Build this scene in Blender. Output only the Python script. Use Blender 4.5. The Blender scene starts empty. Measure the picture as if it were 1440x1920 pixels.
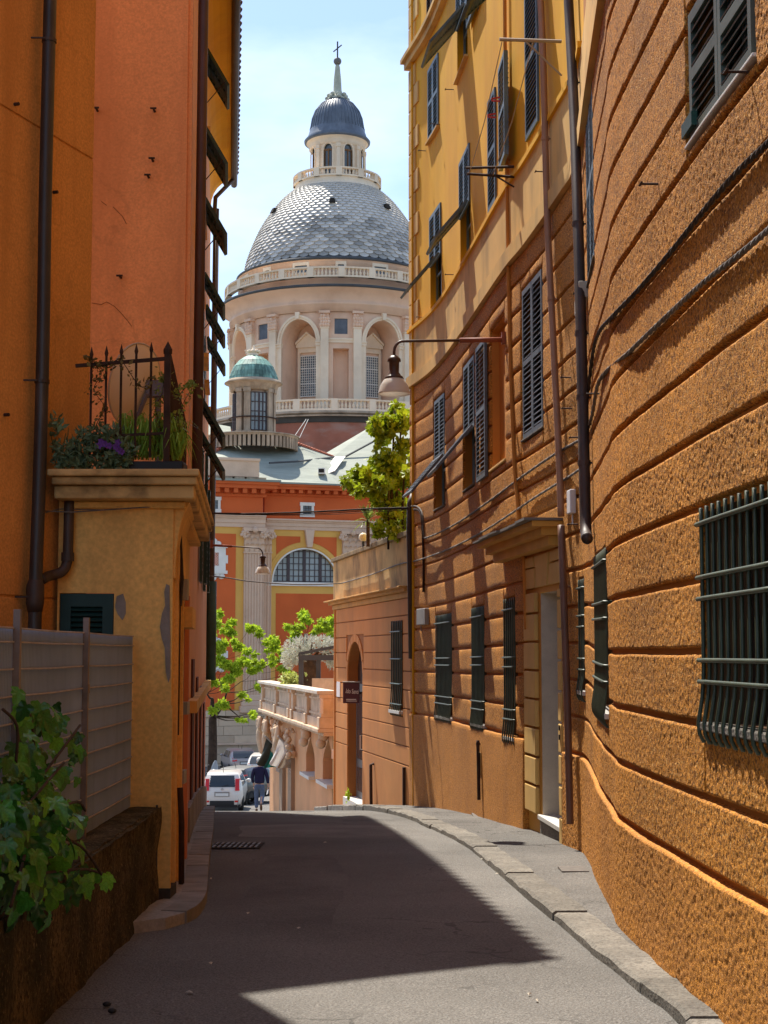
import bpy, bmesh, math, random
import numpy as np
from mathutils import Vector, Matrix
random.seed(7)
RNG = np.random.default_rng(11)
scene = bpy.context.scene
COL = scene.collection
# ------------------------------------------------------------------ camera
FPX = 2900.0                      # focal length in photograph pixels (1440 x 1920)
PITCH = math.atan(265.0 / FPX)
cam_data = bpy.data.cameras.new('camera')
cam_data.sensor_width = 36.0
cam_data.lens = FPX / 1920.0 * 36.0
cam_data.clip_start = 0.05
cam_data.clip_end = 6000.0
camera = bpy.data.objects.new('camera', cam_data)
camera.location = (0, 0, 0)
camera.rotation_euler = (math.pi / 2 + PITCH, 0, 0)
COL.objects.link(camera)
scene.camera = camera
# ------------------------------------------------------------------ sky and sun
SUN_TRAVEL = Vector((0.222, -0.510, -1.0)).normalized()
SUN_EL = math.asin(-SUN_TRAVEL.z)
SUN_AZ = math.atan2(-SUN_TRAVEL.x, -SUN_TRAVEL.y)      # measured from +Y towards +X
world = bpy.data.worlds.new('World')
scene.world = world
world.use_nodes = True
wn, wl = world.node_tree.nodes, world.node_tree.links
wn.clear()
w_out = wn.new('ShaderNodeOutputWorld')
w_bg = wn.new('ShaderNodeBackground')
w_sky = wn.new('ShaderNodeTexSky')
w_sky.sky_type = 'NISHITA'
w_sky.sun_disc = False
w_sky.sun_elevation = SUN_EL
w_sky.sun_rotation = SUN_AZ
w_sky.air_density = 1.0
w_sky.dust_density = 1.0
w_sky.ozone_density = 6.0
w_tc = wn.new('ShaderNodeTexCoord')
w_map = wn.new('ShaderNodeMapping')
w_map.inputs['Scale'].default_value = (1.0, 1.0, 2.6)
w_map.inputs['Location'].default_value = (0.35, 0.1, 0.62)
w_noise = wn.new('ShaderNodeTexNoise')
w_noise.inputs['Scale'].default_value = 3.4
w_noise.inputs['Detail'].default_value = 9.0
w_noise.inputs['Roughness'].default_value = 0.55
w_ramp = wn.new('ShaderNodeValToRGB')
w_ramp.color_ramp.elements[0].position = 0.46
w_ramp.color_ramp.elements[0].color = (0.06, 0.06, 0.06, 1)
w_ramp.color_ramp.elements[1].position = 0.84
w_ramp.color_ramp.elements[1].color = (0.75, 0.75, 0.75, 1)
w_mix = wn.new('ShaderNodeMixRGB')
w_mix.inputs['Color2'].default_value = (6.4, 7.0, 7.8, 1)      # sunlit thin cloud
wl.new(w_tc.outputs['Generated'], w_map.inputs['Vector'])
wl.new(w_map.outputs['Vector'], w_noise.inputs['Vector'])
wl.new(w_noise.outputs['Fac'], w_ramp.inputs['Fac'])
wl.new(w_ramp.outputs['Color'], w_mix.inputs['Fac'])
wl.new(w_sky.outputs['Color'], w_mix.inputs['Color1'])
wl.new(w_mix.outputs['Color'], w_bg.inputs['Color'])
wl.new(w_bg.outputs['Background'], w_out.inputs['Surface'])
w_bg.inputs['Strength'].default_value = 0.076
sun_data = bpy.data.lights.new('sun', 'SUN')
sun_data.energy = 3.0
sun_data.angle = math.radians(0.53)
sun_data.color = (1.0, 0.93, 0.82)
sun = bpy.data.objects.new('sun', sun_data)
sun.rotation_euler = SUN_TRAVEL.to_track_quat('-Z', 'Y').to_euler()
sun.location = (-10, 30, 40)
COL.objects.link(sun)
scene.view_settings.view_transform = 'Standard'
scene.view_settings.look = 'None'
scene.view_settings.gamma = 1.0
scene.view_settings.use_curve_mapping = False
scene.view_settings.exposure = 1.52
scene.cycles.max_bounces = 8
scene.cycles.diffuse_bounces = 5
scene.cycles.transparent_max_bounces = 12
scene.cycles.caustics_reflective = False
scene.cycles.caustics_refractive = False
# ------------------------------------------------------------------ measuring helpers
_sp, _cp = math.sin(PITCH), math.cos(PITCH)
def ray(px, py):
    h = (px - 720.0) / FPX
    v = (960.0 - py) / FPX
    return Vector((h, _cp - v * _sp, _sp + v * _cp))
def P(px, py, D):
    r = ray(px, py)
    return r * (D / r.y)
ROAD_PTS = [(-60, -1.35), (-6, -1.60), (0, -1.66), (7, -1.70), (10, -1.76), (13, -1.83), (17, -1.97), (21, -2.22), (25.9, -2.60), (33.7, -3.39), (42, -4.27), (52, -5.20), (58, -5.95), (62, -6.34), (66, -6.47), (72, -6.72), (85, -7.2), (100, -7.5), (130, -7.7), (3000, -8.0)]
_ry = np.array([p[0] for p in ROAD_PTS]); _rz = np.array([p[1] for p in ROAD_PTS])
def zr(y):
    # smoothed road profile
    ys = y + np.array([-1.5, -0.75, 0, 0.75, 1.5])
    return float(np.mean(np.interp(ys, _ry, _rz)))
SW_PTS = [(-6, -1.530), (0, -1.580), (6.6, -1.620), (9.8, -1.680), (12.6, -1.745), (14.6, -1.820), (17.3, -1.920), (21, -2.140), (25.9, -2.500), (31, -2.990), (33.7, -3.290), (40, -3.920)]
_sy = np.array([p[0] for p in SW_PTS]); _sz = np.array([p[1] for p in SW_PTS])
def zs(y):
    ys = y + np.array([-1.0, -0.5, 0, 0.5, 1.0])
    return float(np.mean(np.interp(ys, _sy, _sz)))
def ghit(px, py, zf=zr):
    r = ray(px, py)
    lo, hi = 2.0, 120.0
    f = lambda D: r.z / r.y * D - zf(D)
    D = lo
    while D < hi and f(D) > 0:
        D += 0.05
    return r * (D / r.y)
# ------------------------------------------------------------------ materials
MATS = {}
def mat(name, col, rough=0.8, var=0.12, vs=1.5, bump=0.0, bs=60.0, bdist=0.01, spec=0.3, metal=0.0, stain=None, st_amt=0.5, st_sc=(1.2, 1.2, 0.25), st_lo=0.5, st_hi=0.75,
        speck=None, sp_sc=180.0, sp_amt=0.5, rnd=0.0, trans=0.0, emit=None, alpha=None, vor=None, coat=0.0, fine=0.0, crack=0.0, crack_amt=0.6, pit=None, pit_sc=120.0, pit_amt=0.5):
    if name in MATS:
        return MATS[name]
    m = bpy.data.materials.new(name)
    m.use_nodes = True
    nt = m.node_tree; N, L = nt.nodes, nt.links
    b = N['Principled BSDF']
    tc = N.new('ShaderNodeTexCoord')
    def noise(sc, det=4.0, ro=0.55, vec=None, scale=None):
        n = N.new('ShaderNodeTexNoise')
        n.inputs['Scale'].default_value = sc; n.inputs['Detail'].default_value = det; n.inputs['Roughness'].default_value = ro
        if scale is not None:
            mp = N.new('ShaderNodeMapping'); mp.inputs['Scale'].default_value = scale
            L.new(tc.outputs['Object'], mp.inputs['Vector']); L.new(mp.outputs['Vector'], n.inputs['Vector'])
        else:
            L.new(tc.outputs['Object'], n.inputs['Vector'])
        return n
    def mixc(fac, c1, c2, typ='MIX'):
        x = N.new('ShaderNodeMixRGB'); x.blend_type = typ
        for i, c in ((1, c1), (2, c2)):
            if isinstance(c, (tuple, list)):
                x.inputs[i].default_value = (*c[:3], 1)
            else:
                L.new(c, x.inputs[i])
        if isinstance(fac, float):
            x.inputs[0].default_value = fac
        else:
            L.new(fac, x.inputs[0])
        return x.outputs[0]
    def ramp(src, lo, hi, a=0.0, c=1.0):
        r = N.new('ShaderNodeMapRange'); r.inputs['From Min'].default_value = lo; r.inputs['From Max'].default_value = hi
        r.inputs['To Min'].default_value = a; r.inputs['To Max'].default_value = c
        L.new(src, r.inputs['Value']); return r.outputs[0]
    n1 = noise(vs)
    dark = tuple(c * (1 - var) for c in col); lite = tuple(min(1, c * (1 + var)) for c in col)
    out = mixc(ramp(n1.outputs['Fac'], 0.3, 0.7), dark, lite)
    if fine:
        nf = noise(bs * 0.7, 2.0)
        fd = ramp(nf.outputs['Fac'], 0.3, 0.7, 1 - fine, 1 + fine)
        hv = N.new('ShaderNodeHueSaturation'); L.new(out, hv.inputs['Color']); L.new(fd, hv.inputs['Value']); out = hv.outputs[0]
    if stain is not None:
        n2 = noise(1.0, 6.0, 0.6, scale=st_sc)
        out = mixc(ramp(n2.outputs['Fac'], st_lo, st_hi, 0.0, st_amt), out, stain)
    if speck is not None:
        n3 = noise(sp_sc, 2.0)
        out = mixc(ramp(n3.outputs['Fac'], 0.60, 0.68, 0.0, sp_amt), out, speck)
    if pit is not None:
        n4 = noise(pit_sc, 3.0, 0.7)
        out = mixc(ramp(n4.outputs['Fac'], 0.52, 0.40, 0.0, pit_amt), out, pit)
    if crack:
        vc = N.new('ShaderNodeTexVoronoi'); vc.feature = 'DISTANCE_TO_EDGE'; vc.inputs['Scale'].default_value = crack
        nw_ = noise(3.0, 4.0); av = N.new('ShaderNodeVectorMath'); av.operation = 'MULTIPLY_ADD'; av.inputs[1].default_value = (0.5, 0.5, 0.5)
        L.new(nw_.outputs['Color'], av.inputs[0]); L.new(tc.outputs['Object'], av.inputs[2]); L.new(av.outputs[0], vc.inputs['Vector'])
        nm_ = noise(0.7, 2.0)
        k1 = ramp(vc.outputs['Distance'], 0.004, 0.016, 1.0, 0.0); k2 = ramp(nm_.outputs['Fac'], 0.48, 0.58, 0.0, crack_amt)
        mm = N.new('ShaderNodeMath'); mm.operation = 'MULTIPLY'; L.new(k1, mm.inputs[0]); L.new(k2, mm.inputs[1])
        out = mixc(mm.outputs[0], out, tuple(c * 0.25 for c in col))
    if rnd:
        oi = N.new('ShaderNodeObjectInfo')
        rv = ramp(oi.outputs['Random'], 0, 1, 1 - rnd, 1 + rnd)
        hv = N.new('ShaderNodeHueSaturation'); L.new(out, hv.inputs['Color']); L.new(rv, hv.inputs['Value']); out = hv.outputs[0]
    L.new(out, b.inputs['Base Color'])
    b.inputs['Roughness'].default_value = rough
    b.inputs['Specular IOR Level'].default_value = spec
    b.inputs['Metallic'].default_value = metal
    if coat:
        b.inputs['Coat Weight'].default_value = coat
    if bump:
        nb = noise(bs, 3.0, 0.6)
        src = nb.outputs['Fac']
        if vor:
            vo = N.new('ShaderNodeTexVoronoi'); vo.inputs['Scale'].default_value = vor
            L.new(tc.outputs['Object'], vo.inputs['Vector'])
            ad = N.new('ShaderNodeMath'); ad.operation = 'ADD'; L.new(src, ad.inputs[0]); L.new(vo.outputs['Distance'], ad.inputs[1]); src = ad.outputs[0]
        bp = N.new('ShaderNodeBump'); bp.inputs['Strength'].default_value = bump; bp.inputs['Distance'].default_value = bdist
        L.new(src, bp.inputs['Height']); L.new(bp.outputs['Normal'], b.inputs['Normal'])
    if trans:
        tr = N.new('ShaderNodeBsdfTranslucent'); L.new(out, tr.inputs['Color'])
        mx = N.new('ShaderNodeMixShader'); mx.inputs[0].default_value = trans
        L.new(b.outputs[0], mx.inputs[1]); L.new(tr.outputs[0], mx.inputs[2])
        L.new(mx.outputs[0], N['Material Output'].inputs['Surface'])
    if emit:
        b.inputs['Emission Color'].default_value = (*emit[:3], 1); b.inputs['Emission Strength'].default_value = emit[3]
    if alpha is not None:
        b.inputs['Alpha'].default_value = alpha
    MATS[name] = m
    return m
# ------------------------------------------------------------------ mesh builder
UP = Vector((0, 0, 1))
class G:
    def __init__(self):
        self.v = []; self.f = []; self.n = 0
    def add(self, vs, fs):
        o = len(self.v)
        self.v.extend([tuple(p) for p in vs]); self.f.extend([tuple(i + o for i in f) for f in fs])
        return self
    def quad(self, a, b, c, d):
        return self.add([a, b, c, d], [(0, 1, 2, 3)])
    def poly(self, pts):
        return self.add(pts, [tuple(range(len(pts)))])
    def hexa(self, p):        # 8 corners: bottom 0-3, top 4-7
        return self.add(p, [(0, 3, 2, 1), (4, 5, 6, 7), (0, 1, 5, 4), (1, 2, 6, 5), (2, 3, 7, 6), (3, 0, 4, 7)])
    def box(self, x0, x1, y0, y1, z0, z1):
        return self.hexa([(x0, y0, z0), (x1, y0, z0), (x1, y1, z0), (x0, y1, z0), (x0, y0, z1), (x1, y0, z1), (x1, y1, z1), (x0, y1, z1)])
    def obox(self, o, a, b, c):   # origin and three edge vectors
        o, a, b, c = Vector(o), Vector(a), Vector(b), Vector(c)
        if a.cross(b).dot(c) < 0:
            a, b = b, a
        return self.hexa([o, o + a, o + a + b, o + b, o + c, o + a + c, o + a + b + c, o + b + c])
    def prism(self, pts, vec):
        vec = Vector(vec); n = len(pts); pts = [Vector(p) for p in pts]
        nn = sum(((pts[i] - pts[0]).cross(pts[(i + 1) % n] - pts[0]) for i in range(1, n - 1)), Vector())
        if nn.dot(vec) < 0:
            pts = pts[::-1]
        return self.add(pts + [p + vec for p in pts], [tuple(range(n))[::-1], tuple(range(n, 2 * n))] + [(i, (i + 1) % n, n + (i + 1) % n, n + i) for i in range(n)])
    def tube(self, pts, r, seg=8, cap=True, r2=None):
        pts = [Vector(p) for p in pts]
        n = len(pts)
        rs = r if isinstance(r, (list, tuple)) else [r + ((r2 if r2 is not None else r) - r) * i / max(1, n - 1) for i in range(n)]
        base = len(self.v)
        ref = None
        for i in range(n):
            t = (pts[min(i + 1, n - 1)] - pts[max(i - 1, 0)])
            t = t.normalized() if t.length > 1e-9 else UP
            if ref is None:
                ref = t.orthogonal().normalized()
            ref = (ref - t * ref.dot(t))
            ref = ref.normalized() if ref.length > 1e-6 else t.orthogonal().normalized()
            bi = t.cross(ref)
            for k in range(seg):
                a = 2 * math.pi * k / seg
                self.v.append(tuple(pts[i] + (ref * math.cos(a) + bi * math.sin(a)) * rs[i]))
        for i in range(n - 1):
            for k in range(seg):
                k2 = (k + 1) % seg
                self.f.append((base + i * seg + k, base + i * seg + k2, base + (i + 1) * seg + k2, base + (i + 1) * seg + k))
        if cap:
            self.f.append(tuple(base + k for k in range(seg))[::-1]); self.f.append(tuple(base + (n - 1) * seg + k for k in range(seg)))
        return self
    def lathe(self, c, prof, seg=24, a0=0.0, a1=2 * math.pi):
        c = Vector(c); base = len(self.v); full = abs(a1 - a0 - 2 * math.pi) < 1e-6
        m = seg if full else seg + 1
        for (r, z) in prof:
            for k in range(m):
                a = a0 + (a1 - a0) * k / seg
                self.v.append((c.x + r * math.cos(a), c.y + r * math.sin(a), c.z + z))
        for i in range(len(prof) - 1):
            for k in range(seg):
                k2 = (k + 1) % m
                self.f.append((base + i * m + k, base + i * m + k2, base + (i + 1) * m + k2, base + (i + 1) * m + k))
        return self
    def ball(self, c, r, seg=12, rings=8, sc=(1, 1, 1)):
        c = Vector(c); base = len(self.v)
        for i in range(rings + 1):
            th = math.pi * i / rings
            for k in range(seg):
                a = 2 * math.pi * k / seg
                self.v.append((c.x + r * sc[0] * math.sin(th) * math.cos(a), c.y + r * sc[1] * math.sin(th) * math.sin(a), c.z + r * sc[2] * math.cos(th)))
        for i in range(rings):
            for k in range(seg):
                k2 = (k + 1) % seg
                self.f.append((base + i * seg + k, base + (i + 1) * seg + k, base + (i + 1) * seg + k2, base + i * seg + k2))
        return self
    def mesh(self, name, m=None, smooth=False):
        me = bpy.data.meshes.new(name)
        me.from_pydata(self.v, [], self.f)
        if smooth:
            me.polygons.foreach_set('use_smooth', [True] * len(me.polygons))
        if m is not None:
            me.materials.append(m)
        me.update()
        return me
    def build(self, name, m, parent=None, smooth=False, bevel=0.0, auto=None, **props):
        me = self.mesh(name, m, smooth)
        return place(name, me, parent, None, bevel, auto, **props)
BASE = {}
def place(name, me, parent=None, mw=None, bevel=0.0, auto=None, **props):
    o = bpy.data.objects.new(name, me)
    COL.objects.link(o)
    if parent is not None:
        o.parent = parent
        if parent.name in BASE:
            o.matrix_parent_inverse = Matrix.Translation(-BASE[parent.name])
    if mw is not None:
        o.matrix_basis = mw
    if bevel:
        md = o.modifiers.new('bevel', 'BEVEL'); md.width = bevel; md.segments = 2; md.limit_method = 'ANGLE'; md.angle_limit = math.radians(40)
    for k, v in props.items():
        o[k] = v
    return o
def thing(name, label, cat, loc=(0, 0, 0), group=None):
    o = bpy.data.objects.new(name, None)
    o.empty_display_size = 0.2
    COL.objects.link(o)
    o.location = loc
    BASE[o.name] = Vector(loc)
    o['label'] = label; o['category'] = cat
    if group:
        o['group'] = group
    return o
def tag(o, label, cat, group=None):
    o['label'] = label; o['category'] = cat
    if group:
        o['group'] = group
    return o
def frame_m(o, x, y, z, sx=1, sy=1, sz=1):
    x, y, z = Vector(x) * sx, Vector(y) * sy, Vector(z) * sz
    return Matrix(((x.x, y.x, z.x, o[0]), (x.y, y.y, z.y, o[1]), (x.z, y.z, z.z, o[2]), (0, 0, 0, 1)))
def smoothline(pts, n=8):
    pts = [Vector(p) for p in pts]; out = []
    for i in range(len(pts) - 1):
        p0 = pts[max(i - 1, 0)]; p1 = pts[i]; p2 = pts[i + 1]; p3 = pts[min(i + 2, len(pts) - 1)]
        for k in range(n):
            t = k / n
            out.append(0.5 * ((2 * p1) + (p2 - p0) * t + (2 * p0 - 5 * p1 + 4 * p2 - p3) * t * t + (3 * p1 - p0 - 3 * p2 + p3) * t ** 3))
    out.append(pts[-1])
    return out
# value noise for real relief
_perm = RNG.random((256, 256))
def vnoise(x, y):
    xi = np.floor(x).astype(int); yi = np.floor(y).astype(int)
    fx = x - xi; fy = y - yi
    fx = fx * fx * (3 - 2 * fx); fy = fy * fy * (3 - 2 * fy)
    a = _perm[xi & 255, yi & 255]; b = _perm[(xi + 1) & 255, yi & 255]; c = _perm[xi & 255, (yi + 1) & 255]; d = _perm[(xi + 1) & 255, (yi + 1) & 255]
    return a + (b - a) * fx + (c - a) * fy + (a - b - c + d) * fx * fy
# ------------------------------------------------------------------ a curved wall measured along its plan
class Wall:
    def __init__(self, pts, side=-1, n=14):
        P2 = smoothline([(p[0], p[1], 0) for p in pts], n) if n > 1 else [Vector((p[0], p[1], 0)) for p in pts]
        self.p = P2
        self.s = [0.0]
        for i in range(1, len(P2)):
            self.s.append(self.s[-1] + (P2[i] - P2[i - 1]).length)
        self.X = np.array([p.x for p in P2]); self.Y = np.array([p.y for p in P2]); self.S = np.array(self.s)
        self.side = side
        self.NX = np.array([self.nor(float(q)).x for q in self.S]); self.NY = np.array([self.nor(float(q)).y for q in self.S])
    def at(self, s):
        return Vector((float(np.interp(s, self.S, self.X)), float(np.interp(s, self.S, self.Y)), 0))
    def tan(self, s):
        d = self.at(min(s + 0.12, self.S[-1])) - self.at(max(s - 0.12, 0)); d.normalize(); return d
    def nor(self, s):
        t = self.tan(s)
        return Vector((-t.y, t.x, 0)) * self.side
    def pt(self, s, z, off=0.0):
        q = self.at(s) + self.nor(s) * off; q.z = z; return q
    def hit(self, px, py, off=0.0):
        r = ray(px, py); X_, Y_ = self.X + self.NX * off, self.Y + self.NY * off
        c = X_ * r.y - Y_ * r.x
        for i in range(len(c) - 1):
            if Y_[i] > 0.5 and c[i] * c[i + 1] <= 0 and c[i] != c[i + 1]:
                t = c[i] / (c[i] - c[i + 1])
                s = self.S[i] + (self.S[i + 1] - self.S[i]) * t
                y = Y_[i] + (Y_[i + 1] - Y_[i]) * t
                return float(s), float(r.z / r.y * y)
        raise ValueError('no hit %s' % ((px, py),))
def minus(rect, holes):
    """rect (s0,s1,v0,v1) minus holes -> list of rects"""
    out = [rect]
    for (h0, h1, k0, k1) in holes:
        nx = []
        for (a, b, c, d) in out:
            x0, x1, y0, y1 = max(a, h0), min(b, h1), max(c, k0), min(d, k1)
            if x1 <= x0 + 1e-6 or y1 <= y0 + 1e-6:
                nx.append((a, b, c, d)); continue
            if x0 > a + 1e-4: nx.append((a, x0, c, d))
            if x1 < b - 1e-4: nx.append((x1, b, c, d))
            if y0 > c + 1e-4: nx.append((x0, x1, c, y0))
            if y1 < d - 1e-4: nx.append((x0, x1, y1, d))
        out = nx
    return out
# ------------------------------------------------------------------ materials used widely
M_ASPH = mat('asphalt', (0.175, 0.165, 0.150), 0.92, 0.26, 0.55, 0.9, 95.0, 0.008, 0.25, stain=(0.095, 0.09, 0.082), st_amt=0.55, st_sc=(0.35, 0.16, 0.5), st_lo=0.45, st_hi=0.72, speck=(0.30, 0.29, 0.27), sp_sc=150.0, sp_amt=0.6, vor=70.0, fine=0.32, crack=0.9, pit=(0.06, 0.055, 0.05), pit_sc=110.0, pit_amt=0.55)
M_PAVE = mat('pavement_asphalt', (0.17, 0.16, 0.145), 0.93, 0.2, 1.6, 0.9, 70.0, 0.012, 0.2, stain=(0.08, 0.075, 0.07), st_amt=0.7, st_sc=(0.8, 0.8, 0.8), st_lo=0.5, st_hi=0.7, speck=(0.36, 0.34, 0.31), sp_sc=130.0, vor=60.0, fine=0.3, crack=1.3, crack_amt=0.9, pit=(0.07, 0.065, 0.06), pit_sc=90.0, pit_amt=0.5)
M_KERB = mat('kerb_stone', (0.185, 0.168, 0.14), 0.88, 0.28, 3.3, 1.0, 45.0, 0.012, 0.3, stain=(0.12, 0.11, 0.095), st_amt=0.6, st_sc=(1.6, 1.6, 1.6), st_lo=0.52, st_hi=0.72, speck=(0.16, 0.15, 0.13), sp_sc=70.0, rnd=0.15, pit=(0.07, 0.06, 0.05), pit_sc=40.0, pit_amt=0.6)
M_ORANGE_S = mat('roughcast_orange', (0.58, 0.235, 0.026), 0.85, 0.2, 0.9, 1.0, 110.0, 0.008, 0.35, stain=(0.30, 0.125, 0.02), st_amt=0.75, st_sc=(1.0, 1.0, 0.33), st_lo=0.46, st_hi=0.74, speck=(0.94, 0.60, 0.22), sp_sc=62.0, sp_amt=0.8, fine=0.25, pit=(0.13, 0.048, 0.010), pit_sc=55.0, pit_amt=0.9)  # pale specks paint sunlit grains into the colour, dark pits the hollows between
M_PLINTH = mat('roughcast_plinth', (0.57, 0.235, 0.03), 0.86, 0.14, 0.9, 1.0, 110.0, 0.008, 0.35, stain=(0.36, 0.15, 0.035), st_amt=0.6, st_sc=(1.0, 1.0, 0.33), st_lo=0.46, st_hi=0.74, speck=(0.90, 0.54, 0.24), sp_sc=66.0, sp_amt=0.55, fine=0.25, pit=(0.24, 0.085, 0.014), pit_sc=60.0, pit_amt=0.85)  # plinth grains caught by the sun are painted in as pale specks
M_ORANGE_F = mat('smooth_orange', (0.53, 0.21, 0.038), 0.8, 0.12, 1.2, 0.25, 40.0, 0.004, 0.25, stain=(0.27, 0.10, 0.022), st_amt=0.5, st_sc=(1.4, 1.4, 0.3))
M_YELLOW = mat('plaster_yellow', (0.82, 0.44, 0.022), 0.82, 0.10, 0.9, 0.25, 30.0, 0.004, 0.25, stain=(0.66, 0.29, 0.018), st_amt=0.6, st_sc=(1.6, 1.6, 0.22), st_lo=0.45, st_hi=0.7)
M_CREAM = mat('band_cream', (0.74, 0.47, 0.16), 0.82, 0.14, 1.2, 0.3, 30.0, 0.004, 0.25, stain=(0.36, 0.23, 0.10), st_amt=0.7, st_sc=(1.8, 1.8, 0.5), st_lo=0.48, st_hi=0.7)
M_BLUEGREEN = mat('shutter_bluegreen', (0.085, 0.125, 0.15), 0.5, 0.25, 4.0, 0.0, spec=0.45, rnd=0.2)
M_GREYGREEN = mat('shutter_greygreen', (0.085, 0.115, 0.10), 0.5, 0.25, 4.0, spec=0.45, rnd=0.2)
M_DKGREEN = mat('shutter_darkgreen', (0.035, 0.075, 0.062), 0.55, 0.25, 4.0, spec=0.4, rnd=0.25)
M_GREYSH = mat('shutter_grey', (0.09, 0.098, 0.108), 0.55, 0.25, 5.0, spec=0.4, rnd=0.25)
M_GLASSD = mat('dark_glass', (0.012, 0.014, 0.017), 0.12, 0.3, 1.0, spec=0.6)
M_DARK = mat('dark_recess', (0.03, 0.024, 0.018), 0.9, 0.2, 2.0)
M_GRILLE = mat('grille_green', (0.045, 0.062, 0.036), 0.45, 0.3, 7.0, 0.3, 120.0, 0.002, 0.5)
M_RUST = mat('rusty_iron', (0.045, 0.022, 0.014), 0.8, 0.35, 9.0, 0.5, 90.0, 0.002, 0.3)
M_PIPE_D = mat('downpipe_dark', (0.055, 0.034, 0.026), 0.55, 0.3, 5.0, 0.2, 60.0, 0.003, 0.45, stain=(0.14, 0.11, 0.09), st_amt=0.4, st_sc=(6, 6, 1.2), st_lo=0.58, st_hi=0.75)
M_PIPE_T = mat('downpipe_tan', (0.34, 0.17, 0.095), 0.5, 0.14, 4.0, spec=0.4)
M_CABLE = mat('cable_grey', (0.16, 0.145, 0.13), 0.75, 0.3, 14.0)
M_CABLE_D = mat('cable_dark', (0.045, 0.035, 0.03), 0.75, 0.3, 14.0)
M_MARBLE = mat('pale_marble', (0.62, 0.60, 0.55), 0.45, 0.12, 3.0, spec=0.45, stain=(0.42, 0.40, 0.37), st_amt=0.5, st_sc=(3, 3, 3))
M_WHITEBOX = mat('box_ivory', (0.50, 0.45, 0.36), 0.6, 0.1, 3.0)
M_GREYBOX = mat('box_grey', (0.33, 0.32, 0.30), 0.6, 0.1, 3.0)

# ------------------------------------------------------------------ road: one sheet to the horizon
g = G()
ys = [-60, -30, -15, -8, -4, -2] + [i * 0.5 for i in range(0, 160)] + [80, 85, 90, 95, 100, 110, 130, 170, 250, 500, 1200, 3000]
xs = [-1500, -300, -80, -30, -12, -6, -4, -3, -2, -1, 0, 1, 2, 3, 5, 10, 30, 80, 300, 1500]
for y in ys:
    for x in xs:
        g.v.append((x, y, zr(y) + 0.02 * math.cos(min(abs(x), 2.5) * 0.6)))
nx = len(xs)
for j in range(len(ys) - 1):
    for i in range(nx - 1):
        g.f.append((j * nx + i, j * nx + i + 1, (j + 1) * nx + i + 1, (j + 1) * nx + i))
road = g.build('road', M_ASPH, smooth=True, kind='structure')
# repaired strips: thin slabs of newer or older asphalt lying on the road
M_PATCH1 = mat('asphalt_patch_dark', (0.125, 0.118, 0.108), 0.92, 0.2, 1.5, 0.9, 95.0, 0.008, 0.25, speck=(0.28, 0.27, 0.25), sp_sc=140.0, vor=70.0, fine=0.3)
M_PATCH2 = mat('asphalt_patch_pale', (0.195, 0.185, 0.168), 0.92, 0.2, 1.5, 0.9, 95.0, 0.008, 0.25, speck=(0.33, 0.31, 0.28), sp_sc=140.0, vor=70.0, fine=0.3)
for (cs, m_) in (([(-1.55, 16.9), (-0.2, 16.6), (0.25, 17.1), (0.1, 18.9), (-1.0, 19.4), (-1.75, 19.1)], M_PATCH2), ([(-1.0, 10.3), (-0.35, 10.2), (-0.28, 12.9), (-0.5, 14.6), (-1.05, 14.5)], M_PATCH1), ([(0.15, 20.2), (-0.55, 20.0), (-0.6, 22.6), (0.0, 22.9)], M_PATCH1)):
    gp = G(); cx_, cy_ = sum(c[0] for c in cs) / len(cs), sum(c[1] for c in cs) / len(cs); rp_ = random.Random(int(cy_ * 10)); ring_ = []
    for a, b in zip(cs, cs[1:] + cs[:1]):
        for t in np.linspace(0, 1, 8)[:-1]: ring_.append((a[0] + (b[0] - a[0]) * t + rp_.uniform(-.03, .03), a[1] + (b[1] - a[1]) * t + rp_.uniform(-.05, .05)))
    rs_ = [1.0, .75, .5, .25]; nn = len(ring_)
    for f_ in rs_:
        for (x, y) in ring_:
            X_, Y_ = cx_ + (x - cx_) * f_, cy_ + (y - cy_) * f_; gp.v.append((X_, Y_, zr(Y_) + 0.02 * math.cos(min(abs(X_), 2.5) * 0.6) + (0.001 if f_ == 1.0 else 0.005)))
    for q in range(3):
        for i in range(nn): gp.f.append((q * nn + i, q * nn + (i + 1) % nn, (q + 1) * nn + (i + 1) % nn, (q + 1) * nn + i))
    gp.v.append((cx_, cy_, zr(cy_) + 0.02 * math.cos(abs(cx_) * .6) + 0.005)); 
    for i in range(nn): gp.f.append((3 * nn + i, 3 * nn + (i + 1) % nn, 4 * nn))
    gp.build('repair_patch', m_, road, smooth=True)

# ------------------------------------------------------------------ right wall plan, pavement and kerb stones
RW = Wall([(-0.02, 28.2), (0.463, 25.9), (0.93, 23.5), (1.467, 18.1), (1.62, 16.9), (1.80, 14.9), (1.845, 14.0), (1.68, 12.0), (1.55, 10.35), (1.50, 9.5), (1.55, 7.3), (1.60, 6.1), (1.70, 3.0), (1.8, 0.0), (1.9, -6.0)], side=-1)
S_CORNER = float(np.interp(-25.9, -RW.Y, RW.S))
LW = Wall([(0.463, 25.9), (-1.07, 33.7)], side=1, n=1)
kp = [(628, 1506), (700, 1514), (756, 1535), (818, 1561), (880, 1594), (931, 1638), (988, 1687), (1054, 1743), (1111, 1794), (1152, 1823), (1214, 1877), (1265, 1915)]
KL = [Vector((-1.52, 34.5, 0)), Vector((-0.78, 30.0, 0)), Vector((-0.12, 25.2, 0))] + [ghit(*p) for p in kp[2:]]
last = KL[-1]
KL += [Vector((last.x + 0.02, 5.5, 0)), Vector((last.x + 0.07, 2.0, 0)), Vector((last.x + 0.15, -6, 0))]
KL = [Vector((p.x, p.y, 0)) for p in KL]
KW = Wall([(p.x, p.y) for p in KL], side=-1, n=8)      # runs from far to near, normal to the road
kerb_w = 0.215
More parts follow.
